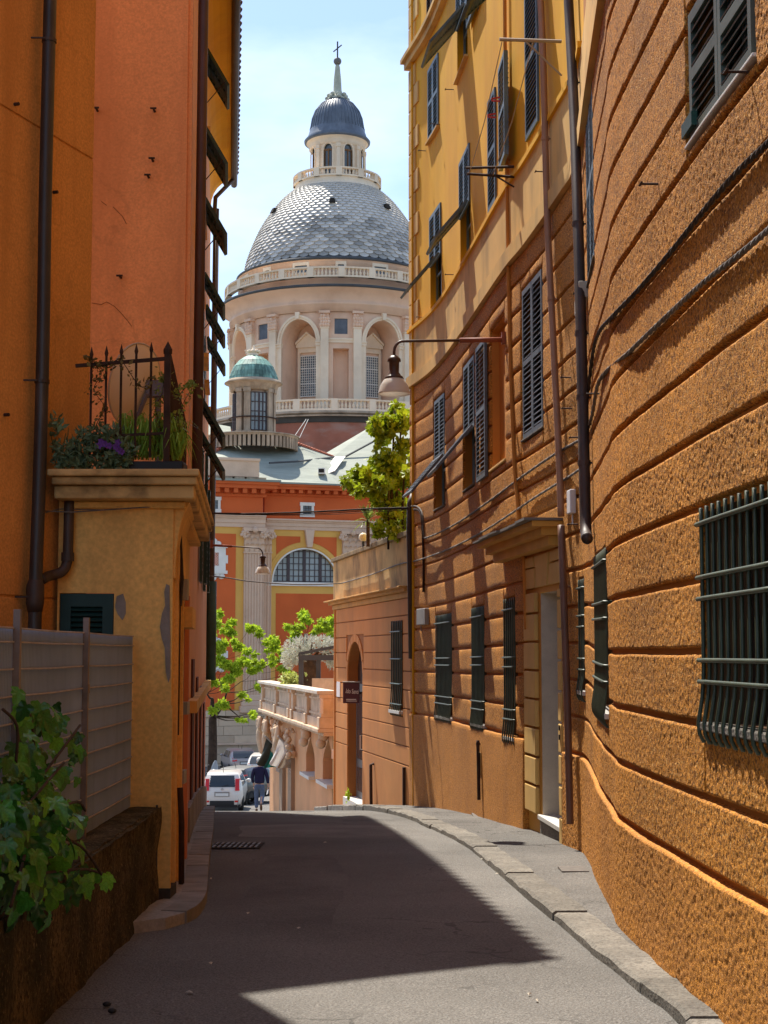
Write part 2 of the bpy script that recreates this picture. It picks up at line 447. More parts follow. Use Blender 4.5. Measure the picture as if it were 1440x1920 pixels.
pave = bpy.data.objects.new('pavement_right', None); COL.objects.link(pave); BASE[pave.name] = Vector((0, 0, 0)); pave['kind'] = 'structure'
g = G()
NS = 260
rows = []
for i in range(NS + 1):
    s = KW.S[-1] * i / NS
    q = KW.at(s) - KW.nor(s) * (kerb_w - 0.02)
    # wall point at same y
    yy = q.y
    if yy > 25.9:
        wx = 0.463 - 0.1965 * (yy - 25.9)
    else:
        wx = float(np.interp(-yy, -RW.Y, RW.X))
    wx = max(wx, q.x) + 0.06
    row = []
    for k in range(9):
        t = k / 8
        x = q.x + (wx - q.x) * t
        z = zs(yy) - 0.012 + 0.018 * t + 0.012 * (float(vnoise(np.array(x * 2.1), np.array(yy * 1.3))) - 0.5)
        row.append((x, yy, z))
    rows.append(row)
for row in rows: g.v.extend(row)
for i in range(NS):
    for k in range(8):
        g.f.append((i * 9 + k, (i + 1) * 9 + k, (i + 1) * 9 + k + 1, i * 9 + k + 1))
g.build('walkway', M_PAVE, pave, smooth=True)
s = 0.0
rk = random.Random(3)
while s < KW.S[-1] - 0.3:
    ln = rk.uniform(0.85, 1.35)
    if KW.at(s).y < 3: ln = 1.4
    e = min(s + ln - 0.012, KW.S[-1])
    g = G()
    n = 5
    dz = rk.uniform(-0.008, 0.008); do = rk.uniform(-0.012, 0.012)
    base = len(g.v)
    for i in range(n + 1):
        ss = s + (e - s) * i / n
        for (off, kz) in ((0.02 + do, None), (0.02 + do, 0.0), (-0.002 + do, 0.016), (-kerb_w, 0.016), (-kerb_w, None)):
            q = KW.pt(ss, 0, off)
            top = zs(q.y) + dz + 0.004 + 0.006 * math.sin(ss * 9 + rk.random() * .6)
            zz = (zr(q.y) - 0.06) if kz is None else top - 0.016 + kz
            g.v.append((q.x, q.y, zz))
    for i in range(n):
        for k in range(4):
            a = base + i * 5 + k
            g.f.append((a, a + 1, a + 6, a + 5))
    g.f.append(tuple(base + k for k in range(5))); g.f.append(tuple(base + n * 5 + k for k in range(5))[::-1])
    g.build('kerb_stone', M_KERB, pave)
    s += ln
# iron covers let into the right pavement
for (x, y, w, l) in ((1075, 1632, 0.22, 0.30), (908, 1530, 0.30, 0.55)):
    q = ghit(x, y, zs)
    g = G(); g.box(q.x - w / 2, q.x + w / 2, q.y - l / 2, q.y + l / 2, zs(q.y) - 0.012, zs(q.y) + 0.012)
    g.build('cover_plate', mat('iron_cover', (0.12, 0.105, 0.09), 0.7, 0.3, 9.0, 0.5, 60, 0.004), pave)
# ------------------------------------------------------------------ the curved orange and yellow building on the right
_zp = [(776, 1337), (887, 1359), (1000, 1384), (1075, 1410), (1104, 1418), (1126, 1461), (1155, 1509), (1173, 1534), (1337, 1633)]
_zps = [RW.hit(*p) for p in _zp]
_zs_ = np.array([a[0] for a in _zps]); _zz_ = np.array([a[1] for a in _zps])
def zp(s):
    ss = s + np.array([-0.6, -0.3, 0, 0.3, 0.6])
    return float(np.mean(np.interp(ss, _zs_, _zz_)))
def sv(px, py):
    s, z = RW.hit(px, py); return s, z - zp(s)
def opening(xl, xr, tl, bl, tr, br):
    s0, v0 = sv(xl, tl); _, b0 = sv(xl, bl); s1, v1 = sv(xr, tr); _, b1 = sv(xr, br)
    return (s0, s1, (b0 + b1) / 2, (v0 + v1) / 2)
S_END = RW.S[-1]
S_NEARSTOP = float(np.interp(-3.2, -RW.Y, RW.S))
house = thing('curved_house', 'tall curved house with orange roughcast courses below and yellow plaster above, right side', 'building', (1.8, 14, -1.8))
def grid_obj(name, XYZ, m, parent, smooth=True, **props):
    n, k = XYZ.shape[:2]
    me = bpy.data.meshes.new(name)
    me.vertices.add(n * k); me.vertices.foreach_set('co', XYZ.reshape(-1).astype(np.float32))
    i, j = np.meshgrid(np.arange(n - 1), np.arange(k - 1), indexing='ij')
    a = (i * k + j).reshape(-1); q = np.stack([a, a + 1, a + k + 1, a + k], 1).reshape(-1)
    nf = (n - 1) * (k - 1)
    me.loops.add(nf * 4); me.loops.foreach_set('vertex_index', q.astype(np.int32))
    me.polygons.add(nf); me.polygons.foreach_set('loop_start', np.arange(0, nf * 4, 4, dtype=np.int32))
    try:
        me.polygons.foreach_set('loop_total', np.full(nf, 4, dtype=np.int32))
    except Exception:
        pass
    me.polygons.foreach_set('use_smooth', np.ones(nf, dtype=bool))
    me.materials.append(m); me.update(calc_edges=True); me.validate()
    return place(name, me, parent, **props)
_sf = np.arange(0, S_END + 0.02, 0.02)
_nx = np.array([RW.nor(float(q)).x for q in _sf]); _ny = np.array([RW.nor(float(q)).y for q in _sf]); _zpf = np.array([zp(float(q)) for q in _sf])
def surf(S, V, OFF):
    X = np.interp(S, RW.S, RW.X) + np.interp(S, _sf, _nx) * OFF
    Y = np.interp(S, RW.S, RW.Y) + np.interp(S, _sf, _ny) * OFF
    Z = np.interp(S, _sf, _zpf) + V
    return np.stack([X, Y, Z], -1)
def block(name, rect, depth, m, parent, rough=0.0042, edge=0.022, fine=True, zabs=None):
    s0, s1, v0, v1 = rect
    ymid = float(np.interp((s0 + s1) / 2, RW.S, RW.Y))
    cell = max(0.0072, 0.00105 * ymid) if (fine and ymid < 15.5) else 0.07
    hiz = v1 > 4.0
    if hiz: cell = max(cell, 0.03)
    ns = max(2, int((s1 - s0) / cell)); nv = max(2, int((v1 - v0) / cell))
    s = np.linspace(s0, s1, ns + 1); v = np.linspace(v0, v1, nv + 1)
    def ins(a, lo, hi):
        return np.unique(np.concatenate([a, [lo + edge * 0.45, lo + edge, hi - edge, hi - edge * 0.45]]))
    s = ins(s, s0, s1); v = ins(v, v0, v1)
    S, V = np.meshgrid(s, v, indexing='ij')
    d = np.minimum(np.minimum(S - s0, s1 - S), np.minimum(V - v0, v1 - V))
    e = np.clip(d / edge, 0, 1); e = np.sqrt(1 - (1 - e) ** 2)
    off = depth * e
    if rough:
        nz = (vnoise(S * 62, V * 62) - 0.5) * 1.3 + (vnoise(S * 110 + 7, V * 110 + 3) - 0.5) * 0.6
        off = off + rough * nz * e + 0.010 * (vnoise(S * 1.7, V * 2.3) - 0.5) * e
    off = np.where(e <= 0, -0.012, off)
    V = V + 0.008 * (vnoise(S * 1.7 + v0 * 31, V * 0 + v0 * 17) - 0.5) + 0.004 * (vnoise(S * 13 + v0 * 7, V * 9) - 0.5)
    XYZ = surf(S, V, off)
    if zabs is not None:
        XYZ[..., 2] = np.where(V <= v0 + 1e-6, zabs, XYZ[..., 2])
    return grid_obj(name, XYZ, m, parent)
def sheet(g, rect, off, step=0.35):
    s0, s1, v0, v1 = rect
    n = max(1, int((s1 - s0) / step)); base = len(g.v)
    for i in range(n + 1):
        s = s0 + (s1 - s0) * i / n
        for v in (v0, v1):
            g.v.append(tuple(RW.pt(s, zp(s) + v, off)))
    for i in range(n):
        a = base + 2 * i
        g.f.append((a, a + 2, a + 3, a + 1))
def band_box(g, rect, o0, o1, step=0.35):
    """solid strip following the wall: offsets o0 (back) to o1 (front)"""
    s0, s1, v0, v1 = rect
    n = max(1, int((s1 - s0) / step)); base = len(g.v)
    for i in range(n + 1):
        s = s0 + (s1 - s0) * i / n; z = zp(s)
        for (o, v) in ((o0, v0), (o1, v0), (o1, v1), (o0, v1)):
            g.v.append(tuple(RW.pt(s, z + v, o)))
    for i in range(n):
        for k in range(4):
            a = base + 4 * i + k; b = base + 4 * i + (k + 1) % 4
            g.f.append((a, b, b + 4, a + 4))
    g.f.append((base, base + 3, base + 2, base + 1)); e = base + 4 * n; g.f.append((e, e + 1, e + 2, e + 3))
# --- levels
band_lo = float(np.mean([sv(*p)[1] for p in ((772, 732), (833, 679), (950, 510))]))
band_mid = float(np.mean([sv(*p)[1] for p in ((772, 694), (857, 641))]))
band_hi = float(np.mean([sv(*p)[1] for p in ((772, 635), (887, 467), (950, 362))]))
COURSE = 0.343
# --- openings (s0, s1, v0, v1)
W_UP = {
    'w1': opening(818, 837, 751, 957, 739, 946),
    'w2': opening(873, 893, 683, 921, 672, 907),
    'w3': opening(924, 951, 622, 883, 590, 862),
    'w4': opening(984, 1021, 540, 828, 512, 801),
    'w5': opening(1105.5, 1118, 215, 540, 130, 520),
    'w6': opening(1302, 1420, -10, 265, -120, 130),
    'y1': opening(805, 824, 135, 266, 98, 240),
    'y2': opening(858, 877, -85, 146, -110, 118),
    'y8': opening(808, 829, 405, 580, 385, 560),
    'y4': opening(864, 883, 302, 498, 275, 476),
    'y5': opening(918, 932, 192, 402, 165, 380),
    'y7': opening(988, 1011, -10, 262, -60, 240),
    'y0': opening(803, 820, -90, 48, -120, 20),
    'y3': opening(884, 907, -140, 44, -180, 10),
}
W_GR = {
    'g2': opening(822, 851, 1156, 1343, 1153, 1346),
    'g3': opening(890, 912, 1143, 1356, 1139, 1360),
    'g4': opening(951, 970, 1128, 1378, 1122, 1386),
    'g5': opening(1093, 1102, 1095, 1290, 1086, 1300),
    'g6': opening(1124, 1146, 1046, 1318, 1036, 1335),
    'g7': opening(1330, 1475, 962, 1350, 905, 1384),
}
DOOR = opening(1014, 1051, 1114, 1528, 1104, 1545)
DOORS = (DOOR[0] - 0.36, DOOR[1] + 0.42, -3.0, 1.0)      # door surround zone
d_s0, d_s1 = sv(990, 1300)[0], sv(1061, 1300)[0]
DTOP = sv(1000, 1108)[1]
CANV = sv(1000, 1040)[1]
holes_wall = [h for h in W_GR.values()] + [W_UP[k] for k in W_UP] + [(d_s0, d_s1, -3.0, CANV)]
# --- backing wall, orange below, yellow above
g = G()
V_BOT = -3.2
for r in minus((S_CORNER, S_END, V_BOT, band_hi), holes_wall): sheet(g, r, 0.0)
g.build('wall', M_ORANGE_F, house, label='orange wall seen in the grooves between the rough courses')
g = G()
S_YEL = float(np.interp(-13.5, -RW.Y, RW.S))
TOPV = 15.0
for r in minus((S_CORNER, S_YEL, band_hi, TOPV), holes_wall): sheet(g, r, 0.01)
g.build('upper_wall', M_YELLOW, house, label='smooth yellow plaster upper wall')
g = G(); sheet(g, (S_YEL, S_END, band_hi, TOPV), 0.01); g.build('upper_wall', M_ORANGE_F, house)
# end wall facing away, closing the house at the far corner, and roof
c0 = RW.pt(S_CORNER, 0); g = G()
zb = zp(S_CORNER)
g.obox((c0.x, c0.y - 0.02, zb + V_BOT), (9, 2.5, 0), (0, -0.3, 0), (0, 0, TOPV - V_BOT))
g.build('gable_wall', M_YELLOW, house)
g = G()
for i in range(60):
    s0 = S_CORNER + (S_END - S_CORNER) * i / 60; s1 = S_CORNER + (S_END - S_CORNER) * (i + 1) / 60
    a, b = RW.pt(s0, zp(s0) + TOPV, 0.5), RW.pt(s1, zp(s1) + TOPV, 0.5)
    g.quad(a, b, (9, b.y, b.z + 2.5), (9, a.y, a.z + 2.5))
g.build('roof', mat('roof_slate', (0.16, 0.16, 0.15), 0.8), house)
# --- string course between orange and yellow
g = G(); band_box(g, (S_CORNER - 0.02, S_END, band_mid, band_hi), -0.02, 0.035); g.build('string_course', M_CREAM, house, label='flat cream band between the orange and the yellow wall')
g = G(); band_box(g, (S_CORNER - 0.05, S_END, band_lo, band_mid), -0.02, 0.085); g.build('string_course', M_CREAM, house)
g = G(); band_box(g, (S_CORNER - 0.05, S_YEL, band_hi, band_hi + 0.06), -0.02, 0.07); g.build('string_course', M_YELLOW, house)
hi2 = float(np.mean([sv(*p)[1] for p in ((772, 130), (800, 80))]))
g = G(); band_box(g, (S_CORNER - 0.1, S_YEL, hi2, hi2 + 0.12), -0.02, 0.10); band_box(g, (S_CORNER - 0.14, S_YEL, hi2 + 0.12, hi2 + 0.19), -0.02, 0.16); g.build('string_course', M_CREAM, house)
# --- quoins on the yellow corner
k = 0; v = band_hi + 0.1
while v < TOPV - 0.5:
    if not (v < hi2 + 0.2 and v + 0.36 > hi2 - 0.02):
        ln = 0.62 if k % 2 == 0 else 0.42
        g = G(); band_box(g, (S_CORNER - 0.03, S_CORNER + ln, v, v + 0.355), 0.0, 0.038); g.build('quoin', M_CREAM, house, bevel=0.008)
    v += 0.375; k += 1
# --- rough courses
hs = []
for k_, h in list(W_UP.items()) + list(W_GR.items()):
    mgn = 0.03 if k_ in W_GR else 0.05
    if k_ == 'w3': mgn = 0.02
    hs.append((h[0] - mgn, h[1] + mgn, h[2] - 0.03, h[3] + 0.03))
hs.append((d_s0 - 0.0, d_s1 + 0.0, -3.2, CANV))
kk = 0; v = 0.0
while v < band_lo - 0.05:
    v1 = min(v + COURSE, band_lo)
    gap = 0.018
    for r in minus((S_CORNER + 0.01, S_NEARSTOP, v + gap * 0.5, v1 - gap * 0.5), hs):
        if r[1] - r[0] < 0.06 or r[3] - r[2] < 0.05: continue
        # cut at the bend so that fine relief stays near the camera
        cuts = [r[0]] + [c for c in (float(np.interp(-15.6, -RW.Y, RW.S)), float(np.interp(-10.6, -RW.Y, RW.S)), float(np.interp(-8.2, -RW.Y, RW.S))) if r[0] + 0.25 < c < r[1] - 0.25] + [r[1]]
        if v > 3.6: cuts = [r[0], r[1]]
        block('course_block', (r[0], r[1], r[2], r[3]), 0.036, M_ORANGE_S, house)
    v = v1; kk += 1
# --- plinth
for r in minus((S_CORNER + 0.01, S_NEARSTOP, -2.2, -0.012), [(d_s0, d_s1, -3, 1)]):
    block('plinth', r, 0.055, M_PLINTH, house, rough=0.0048)
# --- shutters, windows
SLAT = G()
SLAT.add([(0, 0.0, 0.0), (1, 0.0, 0.0), (1, 0.75, -0.62), (0, 0.75, -0.62), (0, 0.05, 0.18), (1, 0.05, 0.18), (1, 0.80, -0.46), (0, 0.80, -0.46)], [(0, 3, 2, 1), (4, 5, 6, 7), (0, 1, 5, 4), (1, 2, 6, 5), (2, 3, 7, 6), (3, 0, 4, 7)])
_slatmesh = {}
def slatmesh(m):
    if m.name not in _slatmesh: _slatmesh[m.name] = SLAT.mesh('slat', m)
    return _slatmesh[m.name]
def leaf(parent, O, ex, ez, en, w, h, m, pitch=0.058, st=0.05, th=0.036, mid=True, slats=True, name='shutter_leaf'):
    """louvred leaf; O lower corner on the hinge plane, ex width, ez height, en outward"""
    g = G(); ex, ez, en = Vector(ex), Vector(ez), Vector(en); O = Vector(O)
    g.obox(O, ex * st, en * th, ez * h); g.obox(O + ex * (w - st), ex * st, en * th, ez * h)
    zones = []
    rails = [0.0, h - st * 1.2] + ([h * 0.5 - st * 0.5] if mid else [])
    for r in rails: g.obox(O + ex * st + ez * r, ex * (w - 2 * st), en * th, ez * st * 1.2)
    rr = sorted(rails)
    for a, b in zip(rr[:-1], rr[1:]): zones.append((a + st * 1.2, b))
    lf = g.build(name, m, parent)
    if slats:
        sm = slatmesh(m)
        for (a, b) in zones:
            n = max(2, int((b - a) / pitch)); p = (b - a) / n
            for i in range(n):
                o = O + ex * (st * 0.9) + ez * (a + p * (i + 0.75)) + en * (th * 0.12)
                place('slat', sm, lf, frame_m(o, ex, en, ez, w - 1.8 * st, min(p * 0.9, th * 1.12), p * 0.95))
    return lf
def wall_frame(s):
    return RW.tan(s), UP.copy(), RW.nor(s)
def reveal(parent, h, depth, m_rev, m_pane, frame_col=None, cross=True):
    s0, s1, v0, v1 = h; g = G()
    a0, a1 = RW.pt(s0, zp(s0) + v0, 0.012), RW.pt(s1, zp(s1) + v0, 0.012)
    b0, b1 = RW.pt(s0, zp(s0) + v1, 0.012), RW.pt(s1, zp(s1) + v1, 0.012)
    n = RW.nor((s0 + s1) / 2) * -depth
    g.quad(a0, a0 + n, b0 + n, b0); g.quad(a1, b1, b1 + n, a1 + n); g.quad(b0, b0 + n, b1 + n, b1); g.quad(a0, a1, a1 + n, a0 + n)
    rv = g.build('reveal', m_rev, parent)
    g = G(); n2 = n * 0.93; g.quad(a0 + n2, a1 + n2, b1 + n2, b0 + n2); pn = g.build('pane', m_pane, parent)
    if frame_col is not None:
        g = G(); n3 = n * 0.80; t = (a1 - a0); tt = t.normalized(); w = t.length; hh = (b0 - a0).length; en = -n.normalized()
        fw = 0.045
        for (o, wd, hd) in ((0, fw, hh), (w - fw, fw, hh), (w / 2 - fw / 2, fw, hh)): g.obox(a0 + n3 + tt * o, tt * wd, en * 0.03, UP * hd)
        for z in (0, hh - fw) + ((hh * 0.35, hh * 0.68) if cross else ()): g.obox(a0 + n3 + UP * z + tt * fw, tt * (w - 2 * fw), en * 0.024, UP * fw * 0.8)
        g.build('window_frame', frame_col, parent)
    return rv
def sill(parent, h, m, proud=0.06, th=0.04, ext=0.06):
    s0, s1, v0, _ = h; g = G(); band_box(g, (s0 - ext, s1 + ext, v0 - th, v0 + 0.004), -0.03, 0.036 + proud); g.build('sill', m, parent, bevel=0.006)
M_FRAMEB = mat('frame_blue', (0.22, 0.30, 0.36), 0.5)
def win(label):
    return label
def closed(h, m, flap=None, off=0.03, leaves=2, pitch=0.058):
    """pair of leaves across an opening; flap = share of the height that swings out from below"""
    s0, s1, v0, v1 = h; sm = (s0 + s1) / 2
    a = RW.pt(s0, zp(s0) + v0, off - 0.03); b = RW.pt(s1, zp(s1) + v0, off - 0.03)
    ex = (b - a); w = ex.length; ex.normalize(); en = Vector((ex.y, -ex.x, 0)); en = en if en.dot(RW.nor(sm)) > 0 else -en
    H = v1 - v0; lw = w / leaves
    ex = (b - a) / w
    for i in range(leaves):
        o = a + ex * (lw * i + 0.004)
        if flap is None:
            leaf(house, o, ex, UP, en, lw - 0.008, H, m, pitch)
        else:
            fh = H * flap
            leaf(house, o + UP * fh, ex, UP, en, lw - 0.008, H - fh, m, pitch, mid=False)
            ang = math.radians(40)
            d = UP * math.cos(ang) - en * math.sin(ang)      # up direction of flap
            o2 = o + UP * fh + en * 0.04 - d * fh
            nn = en * math.cos(ang) + UP * math.sin(ang)
            leaf(house, o2, ex, d, nn, lw - 0.008, fh, m, pitch, mid=False, name='shutter_flap')
M_REVO = M_ORANGE_F
for k in ('w1', 'w2', 'w4', 'w5', 'w6'):
    h = W_UP[k]; reveal(house, h, 0.16, M_REVO, M_GLASSD, M_FRAMEB); sill(house, h, M_KERB if k != 'w6' else M_MARBLE, 0.015, 0.016)
closed(W_UP['w1'], M_GREYSH, 0.44); closed(W_UP['w2'], M_GREYSH, 0.44); closed(W_UP['w4'], M_GREYSH); closed(W_UP['w5'], M_BLUEGREEN); closed(W_UP['w6'], M_GREYGREEN, pitch=0.047)
# niche with the leaf folded back against the wall
h = W_UP['w3']; reveal(house, h, 0.10, M_REVO, M_ORANGE_F); sill(house, h, M_CREAM, 0.02, 0.025)
s0, _ = sv(904, 750); s1, _ = sv(921, 750)
a = RW.pt(s0, zp(s0) + h[2] - 0.05, 0.05); b = RW.pt(s1, zp(s1) + h[2] - 0.05, 0.05); ex = (b - a); w = ex.length
leaf(house, a, ex / w, UP, RW.nor(s0), w, h[3] - h[2] + 0.02, M_GREYSH)
for k in ('y1', 'y2', 'y8', 'y4', 'y7', 'y0', 'y3', 'y5'):
    h = W_UP[k]; reveal(house, h, 0.15, M_YELLOW, M_GLASSD, M_FRAMEB)
    if k in ('y1', 'y2', 'y0'): sill(house, h, M_CREAM, 0.03, 0.03)
closed(W_UP['y1'], M_BLUEGREEN); closed(W_UP['y5'], M_BLUEGREEN, leaves=1); closed(W_UP['y0'], M_RUST); closed(W_UP['y8'], M_BLUEGREEN, 0.46); closed(W_UP['y4'], M_BLUEGREEN, 0.46); closed(W_UP['y2'], M_BLUEGREEN, 0.42); closed(W_UP['y7'], M_BLUEGREEN, leaves=1)
closed(W_UP['y3'], M_BLUEGREEN, leaves=1, off=0.08)
# leaf standing a little off the wall beside the narrow window
s0, v0 = sv(950, 322); s1, v1 = sv(968, 95)
a = RW.pt(s0, zp(s0) + v0, 0.05); b = RW.pt(s1, zp(s1) + v0, 0.10); ex = b - a; w = ex.length
leaf(house, a, ex / w, UP, RW.nor(s0), w, v1 - v0, M_BLUEGREEN, th=0.05)
# awning-like flap over the window beside the pipe
h = W_UP['y7']; a = RW.pt(h[0] - 0.1, 0, 0.04); en = RW.nor(h[0]); ex = RW.tan(h[0])
top = P(1040, -60, a.y).z
d = (en * 0.72 - UP * 0.70).normalized()
wd = h[1] - h[0] + 0.25
leaf(house, Vector((a.x, a.y, top)) + d * 0.95, ex, -d, (en * 0.70 + UP * 0.72).normalized(), wd / 2, 0.95, M_DKGREEN, mid=False, name='shutter_flap')
leaf(house, Vector((a.x, a.y, top)) + d * 0.95 + ex * wd / 2, ex, -d, (en * 0.70 + UP * 0.72).normalized(), wd / 2, 0.95, M_DKGREEN, mid=False, name='shutter_flap')
# --- iron grilles with bellied feet
def grille(parent, W, zf, h, m, spacing=0.11, r=0.011, off=0.038, belly=0.03, rails=(0.06, 0.36, 0.44, 0.76, 0.84)):
    s0, s1, v0, v1 = h
    ga = G()
    for q in rails:
        v = v1 - (v1 - v0) * q
        pts = []
        for i in range(9):
            s = s0 - 0.03 + (s1 - s0 + 0.06) * i / 8
            pts.append(W.pt(s, zf(s) + v, off + 0.02))
        a, b = W.pt(s0 - 0.03, zf(s0) + v, -0.02), W.pt(s1 + 0.03, zf(s1) + v, -0.02)
        ga.tube([a] + pts + [b], r * 1.15, 6)
    gr = ga.build('window_grille', m, parent, smooth=True)
    n = max(3, int(round((s1 - s0) / spacing)))
    for i in range(n + 1):
        s = s0 - 0.01 + (s1 - s0 + 0.02) * i / n; z0 = zf(s)
        pts = [W.pt(s, z0 + v1 + 0.02, off)]
        for t in np.linspace(0.05, 1, 9):
            v = v1 - (v1 - v0) * t
            pts.append(W.pt(s, z0 + v, off + belly * (max(0, t - 0.72) / 0.28) ** 2))
        pts.append(W.pt(s, z0 + v0 - 0.05, off + belly * 0.85)); pts.append(W.pt(s, z0 + v0 - 0.085, off + belly * 0.3)); pts.append(W.pt(s, z0 + v0 - 0.09, 0.0))
        gb = G(); gb.tube(pts, r, 6); gb.build('bar', m, gr, smooth=True)
    return gr
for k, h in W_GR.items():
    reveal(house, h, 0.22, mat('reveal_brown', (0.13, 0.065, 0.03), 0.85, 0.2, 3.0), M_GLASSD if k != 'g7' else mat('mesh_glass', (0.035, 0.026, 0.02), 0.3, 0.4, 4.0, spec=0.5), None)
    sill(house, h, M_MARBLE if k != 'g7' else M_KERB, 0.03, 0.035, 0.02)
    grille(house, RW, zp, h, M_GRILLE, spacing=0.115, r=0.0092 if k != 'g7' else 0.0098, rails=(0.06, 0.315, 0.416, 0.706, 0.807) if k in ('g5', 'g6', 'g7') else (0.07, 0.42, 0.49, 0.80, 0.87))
h = W_GR['g7']   # window frame behind the large grille
s0, s1, v0, v1 = h; g = G()
for q in (0.52, 0.92):
    s = s0 + (s1 - s0) * q; band_box(g, (s, s + 0.07, v0, v1), -0.17, -0.12)
g.build('window_frame', mat('frame_pale', (0.30, 0.28, 0.24), 0.6), house)
# --- door with block jambs, panelled head and canopy
M_DBLOCK = mat('door_block', (0.66, 0.42, 0.13), 0.8, 0.1, 2.0, 0.2, 40, 0.004, stain=(0.42, 0.28, 0.11), st_amt=0.5, st_sc=(2, 2, 0.8))
ds = thing_part = None
j0, j1 = DOOR[0], DOOR[1]
g = G()
for r in minus((d_s0, d_s1, -2.2, CANV), [(j0, j1, -3, DOOR[3])]): sheet(g, r, 0.0, 0.2)
surround = g.build('door_surround', mat('door_ochre', (0.58, 0.30, 0.055), 0.8, 0.1, 1.5), house)
vb = DOOR[2]
for (a0, a1) in ((d_s0 + 0.01, j0 - 0.13), (j1 + 0.05, d_s1 - 0.01)):
    v = vb - 0.02 if a0 < j0 else vb - 0.2
    while v < DOOR[3] - 0.05:
        v1 = min(v + 0.305, DOOR[3] + 0.02)
        g = G(); band_box(g, (a0, a1, v + 0.012, v1 - 0.012), 0.0, 0.05, 0.2); g.build('jamb_block', M_DBLOCK, surround, bevel=0.012)
        v = v1
g = G(); mid = (j0 + j1) / 2
hv0, hv1 = DOOR[3] + 0.06, CANV - 0.02
def headpoly(pl):
    gg = G()
    pts = [RW.pt(d_s0 + (d_s1 - d_s0) * a, zp(mid) + hv0 + (hv1 - hv0) * b, 0.0) for a, b in pl]
    gg.prism(pts, RW.nor(mid) * 0.04); gg.build('head_panel', M_DBLOCK, surround, bevel=0.008)
headpoly([(0.02, 0.02), (0.30, 0.02), (0.27, 0.62), (0.02, 0.62)]); headpoly([(0.02, 0.67), (0.26, 0.67), (0.24, 0.98), (0.02, 0.98)])
headpoly([(0.34, 0.02), (0.62, 0.02), (0.66, 0.98), (0.30, 0.98)]); headpoly([(0.66, 0.02), (0.98, 0.02), (0.98, 0.62), (0.69, 0.62)]); headpoly([(0.71, 0.67), (0.98, 0.67), (0.98, 0.98), (0.72, 0.98)])
g = G(); a0, a1 = RW.pt(j0, 0, 0.0), RW.pt(j1, 0, 0.0); n = RW.nor(mid) * -0.42
zb0, zt0 = zp(mid) + DOOR[2] - 0.1, zp(mid) + DOOR[3]
za, zb_ = Vector((0, 0, zb0)), Vector((0, 0, zt0))
g.quad(a0 + za, a0 + n + za, a0 + n + zb_, a0 + zb_); g.quad(a1 + za, a1 + zb_, a1 + n + zb_, a1 + n + za); g.quad(a0 + zb_, a0 + n + zb_, a1 + n + zb_, a1 + zb_)
g.build('door_reveal', mat('reveal_grey', (0.60, 0.50, 0.38), 0.6, 0.1, 6.0, 0.1, 90, 0.002, speck=(0.30, 0.27, 0.23), sp_sc=140), surround)
g = G(); g.quad(a0 + n * 0.95 + za, a1 + n * 0.95 + za, a1 + n * 0.95 + zb_, a0 + n * 0.95 + zb_); g.build('door', mat('door_wood', (0.10, 0.055, 0.025), 0.5, 0.2, 3.0), surround)
g = G(); band_box(g, (j0 - 0.06, j1 + 0.12, DOOR[2] - 0.05, DOOR[2]), -0.42, 0.045, 0.2); g.build('threshold', M_MARBLE, surround, bevel=0.006)
g = G(); band_box(g, (j0 - 0.06, j1 + 0.12, DOOR[2] - 0.35, DOOR[2] - 0.052), -0.3, 0.02, 0.2); g.build('step', M_KERB, surround)
bell = RW.pt((j1 + 0.05 + d_s1) / 2, zp(mid) + DOOR[2] + 0.30 * 3.5 - 0.2, 0.052)
g = G(); g.obox(bell, RW.tan(mid) * 0.03, RW.nor(mid) * 0.01, UP * 0.05); g.obox(bell + UP * 0.09, RW.tan(mid) * 0.03, RW.nor(mid) * 0.01, UP * 0.05); g.build('bell_plate', M_DARK, surround)
c_s0, c_s1 = sv(946, 1020)[0], sv(1062, 1000)[0]
g = G()
band_box(g, (c_s0 + 0.12, c_s1 - 0.1, CANV, CANV + 0.10), 0.0, 0.16, 0.2); band_box(g, (c_s0 + 0.05, c_s1 - 0.05, CANV + 0.10, CANV + 0.18), 0.0, 0.24, 0.2); band_box(g, (c_s0, c_s1, CANV + 0.18, CANV + 0.235), 0.0, 0.34, 0.2)
g.build('door_canopy', mat('canopy_ochre', (0.56, 0.30, 0.06), 0.8, 0.12, 2.0), house)
n_ = 6
for i in range(n_):
    s0 = c_s0 - 0.03 + (c_s1 - c_s0 + 0.06) * i / n_; s1 = s0 + (c_s1 - c_s0 + 0.06) / n_ - 0.012
    g = G(); band_box(g, (s0, s1, CANV + 0.238, CANV + 0.258 + 0.006 * (i % 2)), 0.0, 0.38 + 0.02 * (i % 3), 0.3); g.build('canopy_slate', mat('slate_grey', (0.16, 0.15, 0.135), 0.7, 0.2, 4.0), house)
# --- downpipes
def wpipe(pix, r, m, off=0.09, clamps=(), name='downpipe'):
    pts = []
    for (x, y) in pix:
        s, z = RW.hit(x, y, off); pts.append(RW.pt(s, z, off))
    g = G(); g.tube(smoothline(pts, 5), r, 12)
    o = g.build(name, m, house, smooth=True)
    for y in clamps:
        xs = np.interp(y, [p[1] for p in pix], [p[0] for p in pix]); s, z = RW.hit(float(xs), y, off)
        c = RW.pt(s, z, off); gg = G(); gg.lathe(c, [(r, -0.02), (r * 1.16, -0.02), (r * 1.16, 0.02), (r, 0.02)], 12); gg.tube([c, RW.pt(s, z, -0.02)], 0.008, 6)
        gg.build('clamp', m, o)
    return o
wpipe([(1062, -120), (1066, 0), (1076, 200), (1084, 420), (1090, 640), (1095, 850), (1098, 985), (1101, 1010)], 0.046, M_PIPE_D, 0.10, (155, 420, 625, 745, 868))
wpipe([(1010, -60), (1018, 100), (1026, 400), (1038, 650), (1048, 850), (1052, 968)], 0.034, M_PIPE_T, 0.09, (260, 560, 850))
